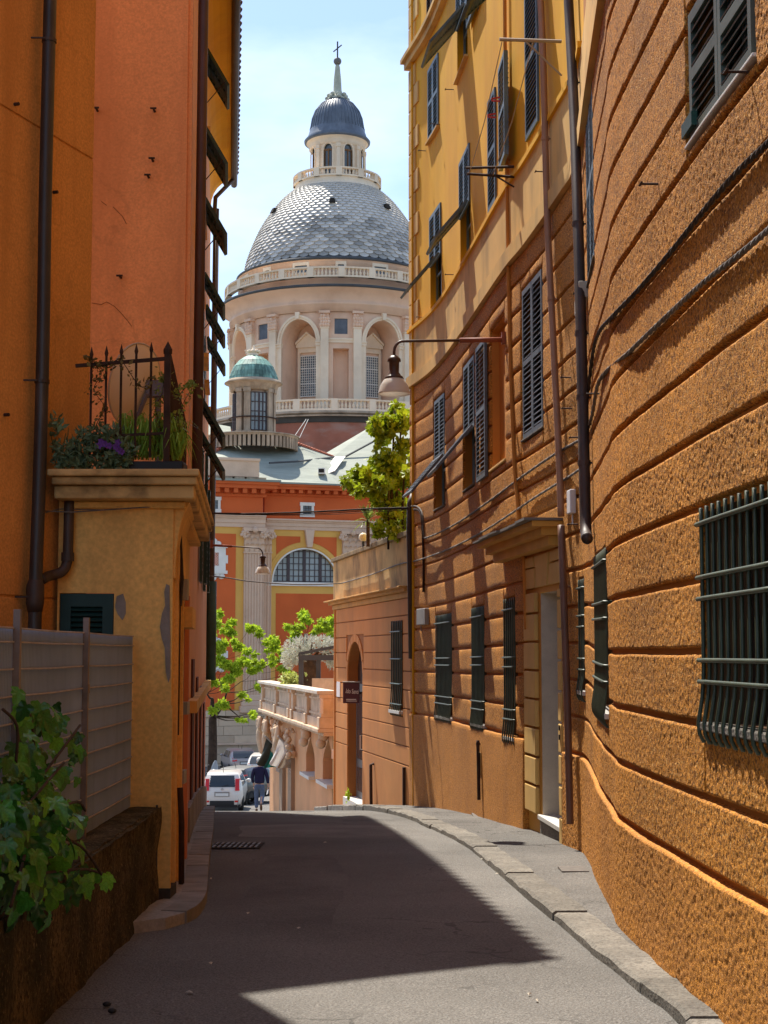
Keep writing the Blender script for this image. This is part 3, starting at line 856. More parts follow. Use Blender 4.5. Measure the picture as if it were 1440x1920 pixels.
wpipe([(1052, 985), (1058, 1150), (1064, 1330), (1069, 1545)], 0.034, mat('downpipe_brown', (0.17, 0.085, 0.055), 0.5, 0.15, 4.0, spec=0.4), 0.11, (1100, 1420))
wpipe([(946, -40), (948, 180), (951, 370), (956, 640), (964, 860), (971, 950), (974, 1030)], 0.022, M_ORANGE_F, 0.05, (300, 700, 900), 'conduit')
wpipe([(981, 1022), (984, 1110), (986, 1180)], 0.02, M_ORANGE_F, 0.05, (), 'conduit')
wpipe([(896, 1388), (897, 1440), (898, 1500)], 0.022, M_RUST, 0.09, (1395,), 'vent_pipe')
# shutter stays and hooks
def hook(x, y, l=0.10):
    s, z = RW.hit(x, y); a = RW.pt(s, z, 0.0); b = RW.pt(s, z, l + 0.036); g = G()
    g.tube([a, b], 0.007, 5); g.tube([b + RW.tan(s) * 0.03, b - RW.tan(s) * 0.03], 0.007, 5); g.build('shutter_hook', M_RUST, house)
for p in ((800, 283), (852, 168), (826, 233), (1248, 345), (1420, 135), (1105, 550), (1078, 708), (1080, 766), (1096, 820), (1092, 983), (852, 515), (796, 595), (1028, 322), (1132, 738)): hook(*p)
M_GLASSG = mat('green_metal', (0.02, 0.06, 0.045), 0.4)
g = G(); s, z = RW.hit(1300, 262); g.obox(RW.pt(s, z, 0.03), RW.tan(s) * 0.22, RW.nor(s) * 0.03, UP * 0.07); g.build('shutter_bracket', M_GLASSG, house)
# ------------------------------------------------------------------ left side of the street
M_OCHRE = mat('plaster_ochre', (0.78, 0.48, 0.15), 0.85, 0.12, 1.4, 0.4, 45.0, 0.004, 0.2, stain=(0.42, 0.25, 0.09), st_amt=0.75, st_sc=(1.5, 1.5, 0.7), st_lo=0.47, st_hi=0.72, fine=0.12)
M_TERRA = mat('plaster_terracotta', (0.76, 0.31, 0.12), 0.85, 0.10, 1.0, 0.35, 70.0, 0.003, 0.2, stain=(0.56, 0.205, 0.075), st_amt=0.75, st_sc=(2.6, 2.6, 0.35), st_lo=0.46, st_hi=0.74, fine=0.12, crack=0.7, crack_amt=0.14)
M_TERRA2 = mat('plaster_amber', (0.62, 0.30, 0.09), 0.85, 0.10, 1.2, 0.4, 80.0, 0.003, 0.2, stain=(0.46, 0.20, 0.055), st_amt=0.8, st_sc=(2.8, 2.8, 0.3), fine=0.16, crack=0.8, crack_amt=0.14)
M_PINK = mat('plaster_rose', (0.62, 0.25, 0.15), 0.85, 0.12, 1.2, 0.2, 50, 0.003, stain=(0.28, 0.10, 0.06), st_amt=0.5)
M_SALMON = mat('plaster_salmon', (0.78, 0.42, 0.22), 0.85, 0.10, 1.2, 0.2, 50, 0.003, stain=(0.45, 0.18, 0.07), st_amt=0.4)
M_STONEY = mat('cornice_stone', (0.62, 0.43, 0.18), 0.85, 0.2, 3.5, 0.5, 40, 0.006, 0.2, stain=(0.13, 0.085, 0.04), st_amt=0.8, st_sc=(2.2, 2.2, 3.0), st_lo=0.5, st_hi=0.68)
M_MOSSY = mat('mossy_wall', (0.125, 0.092, 0.05), 0.95, 0.45, 3.5, 1.0, 45, 0.02, 0.15, stain=(0.035, 0.034, 0.018), st_amt=0.9, st_sc=(3.5, 3.5, 2.2), st_lo=0.40, st_hi=0.60, speck=(0.30, 0.22, 0.12), sp_sc=45, sp_amt=0.6, pit=(0.03, 0.024, 0.014), pit_sc=30, pit_amt=0.8)
M_CEMENT = mat('cement_patch', (0.24, 0.215, 0.19), 0.95, 0.2, 9.0, 0.7, 60, 0.006)
YA = 10.9                       # front of the low ochre annex
def fx(D): return -0.40 - 0.10 * D     # street face of the left houses
XA1 = P(320, 1400, YA).x; XA0 = P(108, 1100, YA).x
YO = 14.5
ZT = P(200, 880, 10.6).z        # terrace level
ZU = P(200, 932, YA).z
annex = thing('annex_house', 'low ochre annex with flaking plaster and cornice, jutting into the alley', 'building', (XA1 - 0.4, YA, -1.8))
g = G()
sh = (P(112, 1112, YA), P(214, 1112, YA), P(214, 1215, YA))     # shutter opening
wx0, wx1, wz1, wz0 = sh[0].x, sh[1].x, sh[0].z, P(200, 1260, YA).z
for (a, b, c, d) in minus((XA0, XA1, -2.6, ZU), [(wx0, wx1, wz0, wz1)]):
    g.quad((a, YA, c), (b, YA, c), (b, YA, d), (a, YA, d))
# side wall towards the street
xe = fx(YO)
g.quad((XA1, YA, -2.6), (xe - 0.0, YO + 0.2, -2.6), (xe, YO + 0.2, ZU), (XA1, YA, ZU))
g.quad((XA0, YA, ZU), (XA1, YA, ZU), (xe, YO + 0.2, ZU), (XA0, YO + 0.2, ZU))
g.build('wall', M_OCHRE, annex)
# shutter in the annex wall
g = G(); g.box(wx0 + 0.01, wx1 - 0.01, YA + 0.10, YA + 0.12, wz0, wz1); g.build('window_back', M_DARK, annex)
leaf(annex, (wx0 + 0.005, YA + 0.035, wz0), (1, 0, 0), UP, (0, -1, 0), wx1 - wx0 - 0.01, wz1 - wz0 - 0.005, mat('shutter_teal', (0.010, 0.040, 0.036), 0.5, 0.2, 5.0), pitch=0.034, st=0.075, mid=False)
# dark base and skirting
g = G(); q = P(285, 1690, YA); g.box(q.x, XA1 + 0.012, YA - 0.025, YA + 0.3, -2.4, P(300, 1665, YA).z); g.build('base_block', mat('damp_base', (0.05, 0.04, 0.032), 0.95, 0.3, 6.0, 0.8, 40, 0.01), annex)
g = G(); zz = P(300, 1322, YA).z; g.box(P(238, 1322, YA).x, XA1 + 0.01, YA - 0.014, YA + 0.02, zz - 3.0, zz); g.build('pier_face', M_OCHRE, annex)
# flaked plaster patches: thin irregular skins of cement
def patch(pix, Y, name='bare_patch', m=M_CEMENT, parent=annex, d=0.006):
    g = G(); pts = [P(x, y, Y) for x, y in pix]; g.prism([Vector((p.x, Y - d, p.z)) for p in pts], (0, d + 0.004, 0)); g.build(name, m, parent)
patch([(312, 1095), (318, 1098), (319.5, 1200), (319.5, 1270), (316, 1280), (311, 1260), (309, 1215), (303, 1195), (300, 1175), (304, 1150), (310, 1135), (308, 1110)], YA - 0.004)
patch([(219, 1118), (231, 1113), (236, 1130), (236, 1150), (230, 1163), (221, 1152), (216, 1138)], YA)
patch([(236, 1210), (242, 1212), (245, 1222), (241, 1232), (236, 1228)], YA); patch([(234, 1445), (243, 1448), (242, 1462), (234, 1468)], YA - 0.016)
# cornice slab of the terrace
xl, xr = P(90, 890, 10.6).x, P(375, 890, 10.6).x
zc = [ZT, P(200, 893, 10.6).z, P(200, 908, 10.6).z, P(200, 933, 10.6).z]
def slab(x0, x1, y0, z0, z1, name='cornice', m=M_STONEY):
    g = G(); g.hexa([(x0, y0, z0), (x1, y0, z0), (x1 - 0.36, YO + 0.3, z0), (x0, YO + 0.3, z0), (x0, y0, z1), (x1, y0, z1), (x1 - 0.36, YO + 0.3, z1), (x0, YO + 0.3, z1)]); return g.build(name, m, annex, bevel=0.012)
slab(xl, xr, 10.56, zc[1], zc[0]); slab(xl + 0.025, xr - 0.02, 10.60, zc[2], zc[1] - 0.002); slab(xl + 0.03, xr - 0.045, 10.66, zc[3], zc[2] - 0.002)
slab(xl + 0.10, xr - 0.13, 10.84, zc[3] - 0.05, zc[3] - 0.002, 'cornice_bed', M_OCHRE)
# curved bracket under the slab on the street side
g = G(); prof = []
for i in range(9):
    a = i / 8 * math.pi / 2
    prof.append((XA1 + 0.01 + 0.13 * (1 - math.sin(a)), ZU - 0.55 * (1 - math.cos(a)) - 0.02))
prof.append((XA1 - 0.05, ZU - 0.57)); prof.append((XA1 - 0.05, ZU - 0.02))
g.prism([Vector((x, YA + 0.03, z)) for x, z in prof], (-0.14, 1.4, 0)); g.build('bracket', M_OCHRE, annex)
# street-side details: strips, recess, conduit
def side_pt(D, z, off=0.0): return Vector((XA1 + (xe - XA1) * (D - YA) / (YO + 0.2 - YA) + off, D, z))
for (D0, D1, z0, z1, o, m, nm) in ((11.15, 11.30, -2.2, 0.75, 0.03, M_OCHRE, 'pilaster_strip'), (11.9, 12.05, -2.2, 0.6, 0.045, M_OCHRE, 'pilaster_strip'), (12.2, 12.9, -2.3, 0.45, 0.02, mat('brown_board', (0.07, 0.03, 0.02), 0.7, 0.3, 5.0), 'door_board'),
        (12.0, 13.0, 0.20, 0.36, 0.11, M_OCHRE, 'lintel'), (13.5, 13.7, -2.2, 0.5, 0.04, M_PINK, 'pilaster_strip')):
    g = G(); g.obox(side_pt(D0, z0, -0.02), side_pt(D1, z0, -0.02) - side_pt(D0, z0, -0.02), (o + 0.02, 0, 0), (0, 0, z1 - z0)); g.build(nm, m, annex)
g = G(); g.tube([side_pt(11.5, P(340, 960, 11.5).z, 0.02), side_pt(11.45, 0.55, 0.05), side_pt(11.4, 0.35, 0.04)], 0.010, 6); g.tube([side_pt(11.6, 0.8, 0.03), side_pt(11.55, 0.0, 0.03), side_pt(11.5, -0.6, 0.03)], 0.006, 5); g.build('hanging_cable', M_CABLE_D, annex)
g = G(); g.obox(side_pt(11.8, P(350, 1125, 11.8).z, 0.02), (0.055, 0, 0), (0, 0.09, 0), (0, 0, 0.16)); g.build('junction_box', M_GREYBOX, annex)
g = G(); g.tube([side_pt(11.7, -1.0, 0.04), side_pt(11.7, -1.25, 0.055), side_pt(11.7, -1.83, 0.06)], 0.022, 8); g.build('vent_pipe', M_RUST, annex, smooth=True)
for (y, D) in ((1470, 12.0), (1340, 12.6)):
    g = G(); g.obox(side_pt(D, P(340, y, D).z, 0.0), (0.06, 0, 0), (0, 0.16, 0), (0, 0, 0.10)); g.build('meter_box', M_GREYBOX, annex)
# ------------------------------------------------------------------ amber house with the long downpipe, far left
_q0, pA1 = P(0, 700, 10.25), P(166, 700, 11.35)
pA0 = _q0 + (_q0 - pA1) * 1.2; pA0.z = 0; pA1.z = 0
dirA = (pA1 - pA0); dirA.z = 0; lenA = dirA.length; dirA.normalize(); norA = Vector((dirA.y, -dirA.x, 0))
AW = Wall([(pA0.x - dirA.x * 6, pA0.y - dirA.y * 6), (pA1.x, pA1.y)], side=-1, n=1)
amber = thing('amber_house', 'amber plaster house wall with long black downpipe, far left edge', 'building', (pA1.x, pA1.y, -1.8))
ZTOPA = 9.6
def apt(px, py, off=0.0):
    s, z = AW.hit(px, py); q = AW.at(s) + norA * off; q.z = z; return q
g = G(); a, b = AW.at(0), AW.at(AW.S[-1])
grz = apt(80, 245).z; grz2 = apt(80, 1122).z
for (z0, z1, o) in ((-2.6, grz2 - 0.008, 0.012), (grz2 + 0.008, grz - 0.008, 0.012), (grz + 0.008, ZTOPA, 0.012)):
    g2 = G(); g2.hexa([a + Vector((0, 0, z0)), b + Vector((0, 0, z0)), b + norA * o + Vector((0, 0, z0)), a + norA * o + Vector((0, 0, z0)), a + Vector((0, 0, z1)), b + Vector((0, 0, z1)), b + norA * o + Vector((0, 0, z1)), a + norA * o + Vector((0, 0, z1))])
    g2.build('wall_panel', M_TERRA2, amber, bevel=0.006)
g.hexa([a + Vector((0, 0, -2.6)), b + Vector((0, 0, -2.6)), b + Vector((-0.5, 0.8, -2.6)), a + Vector((-6, 0.8, -2.6)), a + Vector((0, 0, ZTOPA)), b + Vector((0, 0, ZTOPA)), b + Vector((-0.5, 0.8, ZTOPA)), a + Vector((-6, 0.8, ZTOPA))])
g.build('wall', M_TERRA2, amber)
pp = [apt(x, y, 0.10) for x, y in ((74, -140), (71, 0), (62, 350), (57, 650), (50, 900), (43, 1090), (40, 1250), (39, 1330))]
g = G(); g.tube(smoothline(pp, 4), 0.046, 14); dp = g.build('downpipe', mat('pipe_black', (0.030, 0.024, 0.022), 0.45, 0.3, 4.0, 0.2, 50, 0.003, 0.5, stain=(0.11, 0.095, 0.085), st_amt=0.5, st_sc=(7, 7, 1.0), st_lo=0.58, st_hi=0.72), amber, smooth=True)
for y in (80, 717, 1120):
    xx = float(np.interp(y, [0, 350, 650, 900, 1090], [71, 62, 57, 50, 43])); c = apt(xx, y, 0.10)
    g = G(); g.lathe(c, [(0.046, -0.012), (0.053, -0.012), (0.053, 0.012), (0.046, 0.012)], 14); g.tube([c - dirA * 0.06, c - dirA * 0.10 - norA * 0.11], 0.007, 5); g.build('clamp', M_PIPE_D, dp)
c = apt(42, 1115, 0.10); g = G(); g.lathe(c, [(0.046, 0.10), (0.062, 0.06), (0.062, -0.06), (0.05, -0.12), (0.046, -0.12)], 14); g.build('collar', M_PIPE_D, dp, smooth=True)
bp = [apt(54, 1088, 0.10), P(92, 1080, 10.74), P(116, 1072, 10.80), P(126, 1052, 10.83), P(128, 1010, 10.84), P(130, 936, 10.84)]
g = G(); g.tube(smoothline(bp, 4), 0.036, 12); g.build('branch_pipe', M_PIPE_D, amber, smooth=True)
c = P(127, 1044, 10.83); g = G(); g.lathe(c, [(0.036, 0.03), (0.046, 0.03), (0.046, -0.03), (0.036, -0.03)], 12); g.build('collar', M_PIPE_D, amber)
for (x, y) in ((24, 196), (97, 361), (5, 778)):
    q = apt(x, y); g = G(); g.tube([q, q + norA * 0.05], 0.012, 6); g.build('wall_peg', M_RUST, amber)
q0, q1 = apt(70, 958, 0.02), P(192, 952, YA - 0.04); g = G(); g.tube([q0, (q0 + q1) / 2 - UP * 0.02, P(318, 948, YA - 0.04)], 0.005, 5); g.tube([apt(62, 965, 0.05), apt(90, 955, 0.09), P(196, 956, YA - 0.05)], 0.004, 5); g.build('wall_wire', M_CABLE, amber)
# ------------------------------------------------------------------ terracotta corner house with the awning shutters
corner = thing('terracotta_house', 'tall terracotta corner house with tiled eaves and awning shutters, left of the alley', 'building', (fx(YO), YO, -1.9))
EZ = 8.66; YE = 27.6; OV = 0.40
GZ = 3.7
x0, x1 = -9.0, fx(YO)
zb_ = -3.6
g = G()
rx = -5.4
g.poly([(x0, YO, zb_), (x1, YO, zb_), (x1, YO, EZ - 0.1), (rx, YO, EZ + GZ), (x0, YO, EZ + 0.2)])
g.quad((x0, YO, zb_), (x0, YO, EZ), (x0, YE, EZ), (x0, YE, zb_)); g.poly([(x0, YE, zb_), (x0, YE, EZ), (rx, YE, EZ + GZ), (fx(YE), YE, EZ), (fx(YE), YE, zb_)])
g.build('front_wall', M_TERRA, corner)
ZM = P(380, 1290, 24).z
g = G(); g.quad((fx(YO), YO, ZM), (fx(YE), YE, ZM), (fx(YE), YE, EZ), (fx(YO), YO, EZ)); g.build('street_wall', M_SALMON, corner)
g = G(); g.quad((fx(YO), YO, zb_), (fx(YE), YE, -4.6), (fx(YE), YE, ZM), (fx(YO), YO, ZM)); g.build('ground_floor_wall', M_PINK, corner)
g = G(); g.obox((fx(YO + 1), YO + 1, ZM - 0.06), (fx(YE) - fx(YO + 1), YE - YO - 1, 0), (0.09, 0, 0), (0, 0, 0.12)); g.build('string_course', M_CREAM, corner)
# soffit cove and tiled eave
g = G()
for i in range(6):
    t0, t1 = i / 6, (i + 1) / 6
    def cv(t, D): return (fx(D) + OV * (1 - math.cos(t * math.pi / 2)) + 0.0, D, EZ - 0.55 + 0.50 * math.sin(t * math.pi / 2))
    g.quad(cv(t0, YO - 0.15), cv(t0, YE), cv(t1, YE), cv(t1, YO - 0.15))
g.build('eave_cove', M_YELLOW, corner, smooth=True)
M_RTILE = mat('roof_tile_brown', (0.20, 0.125, 0.085), 0.9, 0.3, 3.0, 0.4, 40, 0.008, rnd=0.2)
M_RSLATE = mat('roof_slab', (0.17, 0.13, 0.10), 0.9, 0.2, 2.0)
g = G(); ev = lambda D, z=0.0, o=0.0: (fx(D) + OV + o, D, EZ + z)
g.quad(ev(YO - 0.3), ev(YE + 0.25), (rx, YE + 0.25, EZ + GZ + 0.1), (rx, YO - 0.3, EZ + GZ + 0.1)); g.quad((x0 - 0.3, YO - 0.3, EZ), (rx, YO - 0.3, EZ + GZ + 0.1), (rx, YE + 0.25, EZ + GZ + 0.1), (x0 - 0.3, YE + 0.25, EZ))
g.build('roof', M_RSLATE, corner)
n = 58; tm = None
for i in range(n):
    D = YO - 0.2 + (YE + 0.3 - YO) * i / n
    if tm is None:
        t = G(); m_ = 6
        for k in range(m_ + 1):
            a = math.pi * k / m_
            for (xx, r) in ((0.0, 0.085), (-0.55, 0.075)): t.v.append((xx, -math.cos(a) * r, math.sin(a) * r - 0.02))
        for k in range(m_): t.f.append((2 * k, 2 * k + 2, 2 * k + 3, 2 * k + 1))
        for k in range(m_ + 1):
            a = math.pi * k / m_
            t.v.append((0.0, -math.cos(a) * 0.066, math.sin(a) * 0.066 - 0.02))
        b0 = 2 * (m_ + 1)
        for k in range(m_): t.f.append((2 * k, b0 + k, b0 + k + 1, 2 * k + 2))
        tm = t.mesh('roof_tile', M_RTILE)
    place('roof_tile', tm, corner, Matrix.Translation(ev(D, 0.02, 0.06)) @ Matrix.Rotation(-math.atan2(GZ, 3.2), 4, 'Y').inverted())
g = G(); g.tube([ev(D, -0.06, 0.02) for D in (YO - 0.3, 20, YE + 0.25)], 0.06, 8); g.tube([ev(YE - 0.2, -0.1, 0.0), (fx(YE - 0.5) + 0.10, YE - 0.6, EZ - 0.55), (fx(YE - 0.5) + 0.07, YE - 0.5, EZ - 0.9)], 0.04, 8); g.build('gutter', M_PIPE_D, corner, smooth=True)
# pipes on the corner and at the far end
g = G(); zt_ = EZ - 0.1; D = YO + 0.12
g.tube([(fx(D) + 0.10, D, zt_), (fx(D) + 0.09, D, 4), (fx(D) + 0.08, D, ZT + 0.05)], 0.05, 12); g.build('downpipe', mat('pipe_brown', (0.075, 0.032, 0.022), 0.5, 0.2, 4.0, spec=0.4), corner, smooth=True)
g = G(); D = YE - 0.05; g.tube([(fx(D) + 0.10, D, EZ - 0.6), (fx(D) + 0.08, D, 1.2), (fx(D) + 0.08, D, 0.2)], 0.055, 12); g.build('downpipe', M_PIPE_D, corner, smooth=True)
g = G(); D = YE - 1.2; g.tube([(fx(D) + 0.10, D, P(385, 1090, D).z), (fx(D) + 0.10, D, P(385, 1275, D).z)], 0.085, 12); g.build('flue_pipe', M_DKGREEN, corner, smooth=True)
g = G(); D = YO + 0.05; g.obox((fx(D) - 0.09, YO - 0.012, ZT), (0.05, 0, 0), (0, 0.02, 0), (0, 0, EZ - ZT - 0.4)); g.build('corner_strip', M_TERRA, corner)
# awning shutters propped out from the street wall
fl = [(376, 92, 0), (367, 228, 0), (365.5, 358, 0), (376, 512, 1), (380, 572, 1), (384, 632, 1), (364, 735, 0), (365, 800, 0)]
for (hx, hy, sm) in fl:
    k_ = (720 - hx) / FPX
    D = 0.40 / (k_ / 0.985 - 0.10) if k_ / 0.985 > 0.106 else 24
    D = min(max(D, 15.2), 26.6); z = P(hx, hy, D).z
    u = Vector((-0.0995, 0.995, 0)); n_ = Vector((0.995, 0.0995, 0))
    d = (n_ * 0.50 - UP * 0.86).normalized(); o = Vector((fx(D) + 0.03, D, z)); fhh = 0.56 if not sm else 0.5
    for kk in range(2):
        leaf(corner, o + d * fhh + u * (0.46 * kk), u, -d, (n_ * 0.86 + UP * 0.50), 0.45, fhh, M_DKGREEN, mid=False, pitch=0.07, name='shutter_flap')
    gg = G(); gg.obox(o + UP * 0.02 - n_ * 0.028 - UP * 1.05, u * 0.92, n_ * 0.012, UP * 1.05); gg.build('window', M_GLASSD, corner)
    gg = G(); gg.obox(o - UP * 1.10 - u * 0.05, u * 1.02, n_ * 0.07, UP * 0.05); gg.build('sill', M_CREAM, corner)
    gg = G(); gg.tube([o - UP * 0.75, o + d * 0.5], 0.006, 5); gg.build('stay', M_RUST, corner)
# closed leaves folded flat against the street wall lower down
for (D, z0, z1) in ((19.5, 0.9, 2.6), (22.2, 0.9, 2.4)):
    for kk in (0, 1):
        leaf(corner, (fx(D) + 0.02, D + kk * 0.5, z0), (-0.0995, 0.995, 0), UP, (0.995, 0.0995, 0), 0.48, z1 - z0, M_DKGREEN, pitch=0.08)
# ground floor doors and skirting of the rose wall
for (D, w, h) in ((16.6, 0.9, 2.0), (19.0, 0.8, 1.9), (21.6, 0.9, 1.9), (24.5, 0.9, 1.8)):
    g = G(); z0 = zr(D) - 0.1; g.obox((fx(D) - 0.02, D, z0), (-0.0995 * w, 0.995 * w, 0), (0.04, 0, 0), (0, 0, h)); g.build('door', mat('old_door', (0.10, 0.035, 0.025), 0.7, 0.3, 4.0), corner)
for i in range(8):
    D = YO + 0.6 + i * 1.55
    g = G(); g.hexa([(fx(D), D, zr(D) - 0.2), (fx(D) + 0.04, D, zr(D) - 0.2), (fx(D + 1.45) + 0.04, D + 1.45, zr(D + 1.45) - 0.2), (fx(D + 1.45), D + 1.45, zr(D + 1.45) - 0.2), (fx(D), D, zr(D) + 0.42), (fx(D) + 0.04, D, zr(D) + 0.42), (fx(D + 1.45) + 0.04, D + 1.45, zr(D + 1.45) + 0.42), (fx(D + 1.45), D + 1.45, zr(D + 1.45) + 0.42)])
    g.build('skirting_slab', mat('slab_grey', (0.27, 0.25, 0.23), 0.8, 0.15, 3.0, rnd=0.15), corner)
# iron pegs, stains and cracks of the front wall
for (x, y) in ((183, 208), (290, 209), (287, 302), (279, 333), (227, 521)):
    q = P(x, y, YO); g = G(); g.tube([q, q + Vector((0, -0.09, 0))], 0.012, 6); g.tube([q + Vector((-0.03, -0.09, 0)), q + Vector((0.03, -0.09, 0))], 0.010, 5); g.build('wall_peg', M_RUST, corner)
for cr in ([(172, 568), (190, 571), (200, 566), (214, 574), (226, 586), (238, 600), (247, 612)], [(212, 388), (222, 398), (230, 406), (237, 420)], [(190, 378), (200, 385)]):
    g = G(); g.tube([P(x, y, YO - 0.001) for x, y in cr], 0.0035, 4); g.build('crack', mat('crack_dark', (0.25, 0.09, 0.03), 0.9), corner)
# ------------------------------------------------------------------ left pavement with its kerb slabs
lp = bpy.data.objects.new('pavement_left', None); COL.objects.link(lp); BASE[lp.name] = Vector((0, 0, 0)); lp['kind'] = 'structure'
LK = [ghit(*p) for p in ((240, 1757), (285, 1752), (330, 1742), (365, 1727), (381, 1708), (386, 1690), (389, 1640), (394, 1600), (399, 1560))]
LKW = Wall([(p.x, p.y) for p in LK] + [(-2.45, 22.5), (-2.9, 26.8)], side=-1, n=6)
M_PAVL = mat('pavement_cement', (0.30, 0.275, 0.245), 0.9, 0.2, 2.0, 0.6, 50, 0.008, stain=(0.09, 0.08, 0.07), st_amt=0.6, st_sc=(1.5, 1.5, 1.5), fine=0.15)
g = G(); npv = 60; base = len(g.v)
for i in range(npv + 1):
    q = LKW.at(LKW.S[-1] * i / npv)
    xin = XA1 - 0.03 if q.y > YA - 0.06 else -1.62
    if q.y > YA: xin = min(fx(q.y), side_pt(min(q.y, YO), 0).x) - 0.03
    zz = zr(q.y) + 0.085
    g.v += [(q.x, q.y, zr(q.y) - 0.05), (q.x, q.y, zz), (xin, q.y, zz + 0.01)]
for i in range(npv):
    for k in (0, 1):
        a = base + 3 * i + k; g.f.append((a, a + 3, a + 4, a + 1))
g.f.append((base, base + 1, base + 2))
g.build('walkway', M_PAVL, lp)
s = 0.55
while s < LKW.S[-1] - 0.5:
    ln = random.uniform(0.38, 0.62); e = min(s + ln - 0.008, LKW.S[-1]); g = G(); dz = random.uniform(0, 0.008)
    w_ = 0.17
    pts = []
    for ss in (s, (s + e) / 2, e):
        a = LKW.at(ss); nn = -LKW.nor(ss) if LKW.nor(ss).x > 0 else LKW.nor(ss)
        b = a + nn * w_; pts.append((a - nn * 0.008, b))
    for (i0, i1) in ((0, 1), (1, 2)):
        (a0, b0), (a1, b1) = pts[i0], pts[i1]
        f = lambda p, t: Vector((p.x, p.y, zr(p.y) + (0.094 + dz if t else -0.05)))
        g.hexa([f(a0, 0), f(a1, 0), f(b1, 0), f(b0, 0), f(a0, 1), f(a1, 1), f(b1, 1), f(b0, 1)])
    g.build('kerb_stone', mat('kerb_grey', (0.26, 0.24, 0.215), 0.9, 0.25, 4.0, 0.6, 50, 0.006, rnd=0.18), lp)
    s += ln
# ------------------------------------------------------------------ mossy retaining wall, fence
XR = -1.56
zrw = P(280, 1511, YA).z
rw = thing('retaining_wall', 'dark mossy retaining wall along the left edge of the lane', 'wall', (XR - 0.1, 8, -1.75))
n, k = 90, 16
S, V = np.meshgrid(np.linspace(1.5, YA - 0.03, n), np.linspace(0, 1, k), indexing='ij')
zb0 = np.array([zr(float(y)) - 0.1 for y in S[:, 0]])[:, None]
Z = zb0 + (zrw - zb0) * V
off = 0.028 * (vnoise(S * 5, Z * 5) - 0.5) + 0.03 * (vnoise(S * 1.7 + 9, Z * 2) - 0.5) + 0.012 * (vnoise(S * 19, Z * 19) - 0.5)
grid_obj('wall_face', np.stack([XR + off, S, Z], -1), M_MOSSY, rw)
S, V = np.meshgrid(np.linspace(1.5, YA - 0.03, n), np.linspace(0, 1, 8), indexing='ij')
top = zrw - 0.012 + 0.02 * (vnoise(S * 6, V * 5 + 3) - 0.5) + 0.012 * (1 - np.abs(2 * V - 1))
grid_obj('wall_top', np.stack([XR + 0.02 - V * 0.30, S, top], -1), M_MOSSY, rw)
g = G(); a, b = P(282, 1510, YA - 0.03), P(286, 1690, YA - 0.03); g.box(XR - 0.02, b.x + 0.03, YA - 0.05, YA - 0.03, -1.95, zrw + 0.01); g.build('mortar_edge', mat('mortar_dark', (0.08, 0.075, 0.07), 0.9), rw)
fence = thing('garden_fence', 'grey metal grating fence backed with sheet on the mossy wall', 'fence', (XR - 0.2, 8, zrw))
XF = XR - 0.19
zf1 = P(238, 1193, YA).z
M_FSHEET = mat('fence_sheet', (0.34, 0.41, 0.53), 0.7, 0.12, 2.0, stain=(0.24, 0.29, 0.37), st_amt=0.5, st_sc=(5, 5, 0.4))
M_FROD = mat('fence_rod', (0.36, 0.33, 0.32), 0.6, 0.2, 9.0)
posts = []
for px_ in (160, 30):
    k_ = (px_ - 720) / FPX; posts.append(XF / k_ * 1.0)
posts = [XF / ((160 - 720) / FPX) * 1.0, XF / ((30 - 720) / FPX) * 1.0]
posts += [posts[1] - (posts[0] - posts[1]), posts[1] - 2 * (posts[0] - posts[1])]
edges = [YA - 0.06] + posts
for i in range(len(edges) - 1):
    y1, y0 = edges[i] - (0.02 if i else 0), edges[i + 1] + 0.02
    g = G(); g.box(XF - 0.022, XF - 0.018, y0, y1, zrw - 0.02, zf1 - 0.01); pn = g.build('panel', M_FSHEET, fence)
    g = G()
    m_ = int((y1 - y0) / 0.030)
    for j in range(m_ + 1):
        y = y0 + (y1 - y0) * j / m_; g.box(XF - 0.018, XF - 0.006, y - 0.0025, y + 0.0025, zrw, zf1)
    o = g.build('upright_strips', M_FSHEET, pn); o['kind'] = 'stuff'
    z = zf1; zl = [zf1, zf1 - 0.066] + [zf1 - 0.066 - 0.128 * q for q in range(1, 10)]
    for z in zl:
        if z < zrw + 0.03: break
        g = G(); g.tube([(XF, y0, z), (XF, (y0 + y1) / 2, z - 0.004), (XF, y1, z)], 0.0052, 6); g.build('cross_rod', M_FROD, pn)
for y in posts:
    g = G(); g.box(XF - 0.005, XF + 0.028, y - 0.018, y + 0.018, zrw - 0.03, P(160, 1158, posts[0]).z); g.box(XF + 0.0, XF + 0.032, y - 0.03, y + 0.03, zf1 - 0.35, zf1 - 0.30)
    g.build('post', mat('post_rust', (0.20, 0.165, 0.15), 0.7, 0.3, 9.0), fence)
# ------------------------------------------------------------------ terrace railing
rail = thing('terrace_railing', 'rusty iron spear railing on the annex terrace', 'railing', (P(230, 870, 10.75).x, 10.75, ZT))
YR = 10.72
g = G(); a, b = P(142, 686, YR), P(318, 672, YR); g.tube([a, b], 0.017, 4); g.build('top_rail', M_RUST, rail)
g = G(); a, b = P(150, 820, YR), P(318, 812, YR); g.tube([a, b], 0.013, 4); g.build('bottom_rail', M_RUST, rail)
def spear(x, y, z0, z1, r):
    g = G(); g.tube([(x, y, z0), (x, y, z1 - 0.07)], r, 6); g.lathe((x, y, 0), [(r * 1.0, z1 - 0.075), (r * 1.5, z1 - 0.055), (0.001, z1)], 6); g.build('spear_bar', M_RUST, rail)
for (x, y) in ((172, 650), (200, 648), (228, 645), (256, 644), (284, 641)):
    q = P(x, y, YR); spear(q.x, YR, ZT + 0.1, q.z, 0.0095)
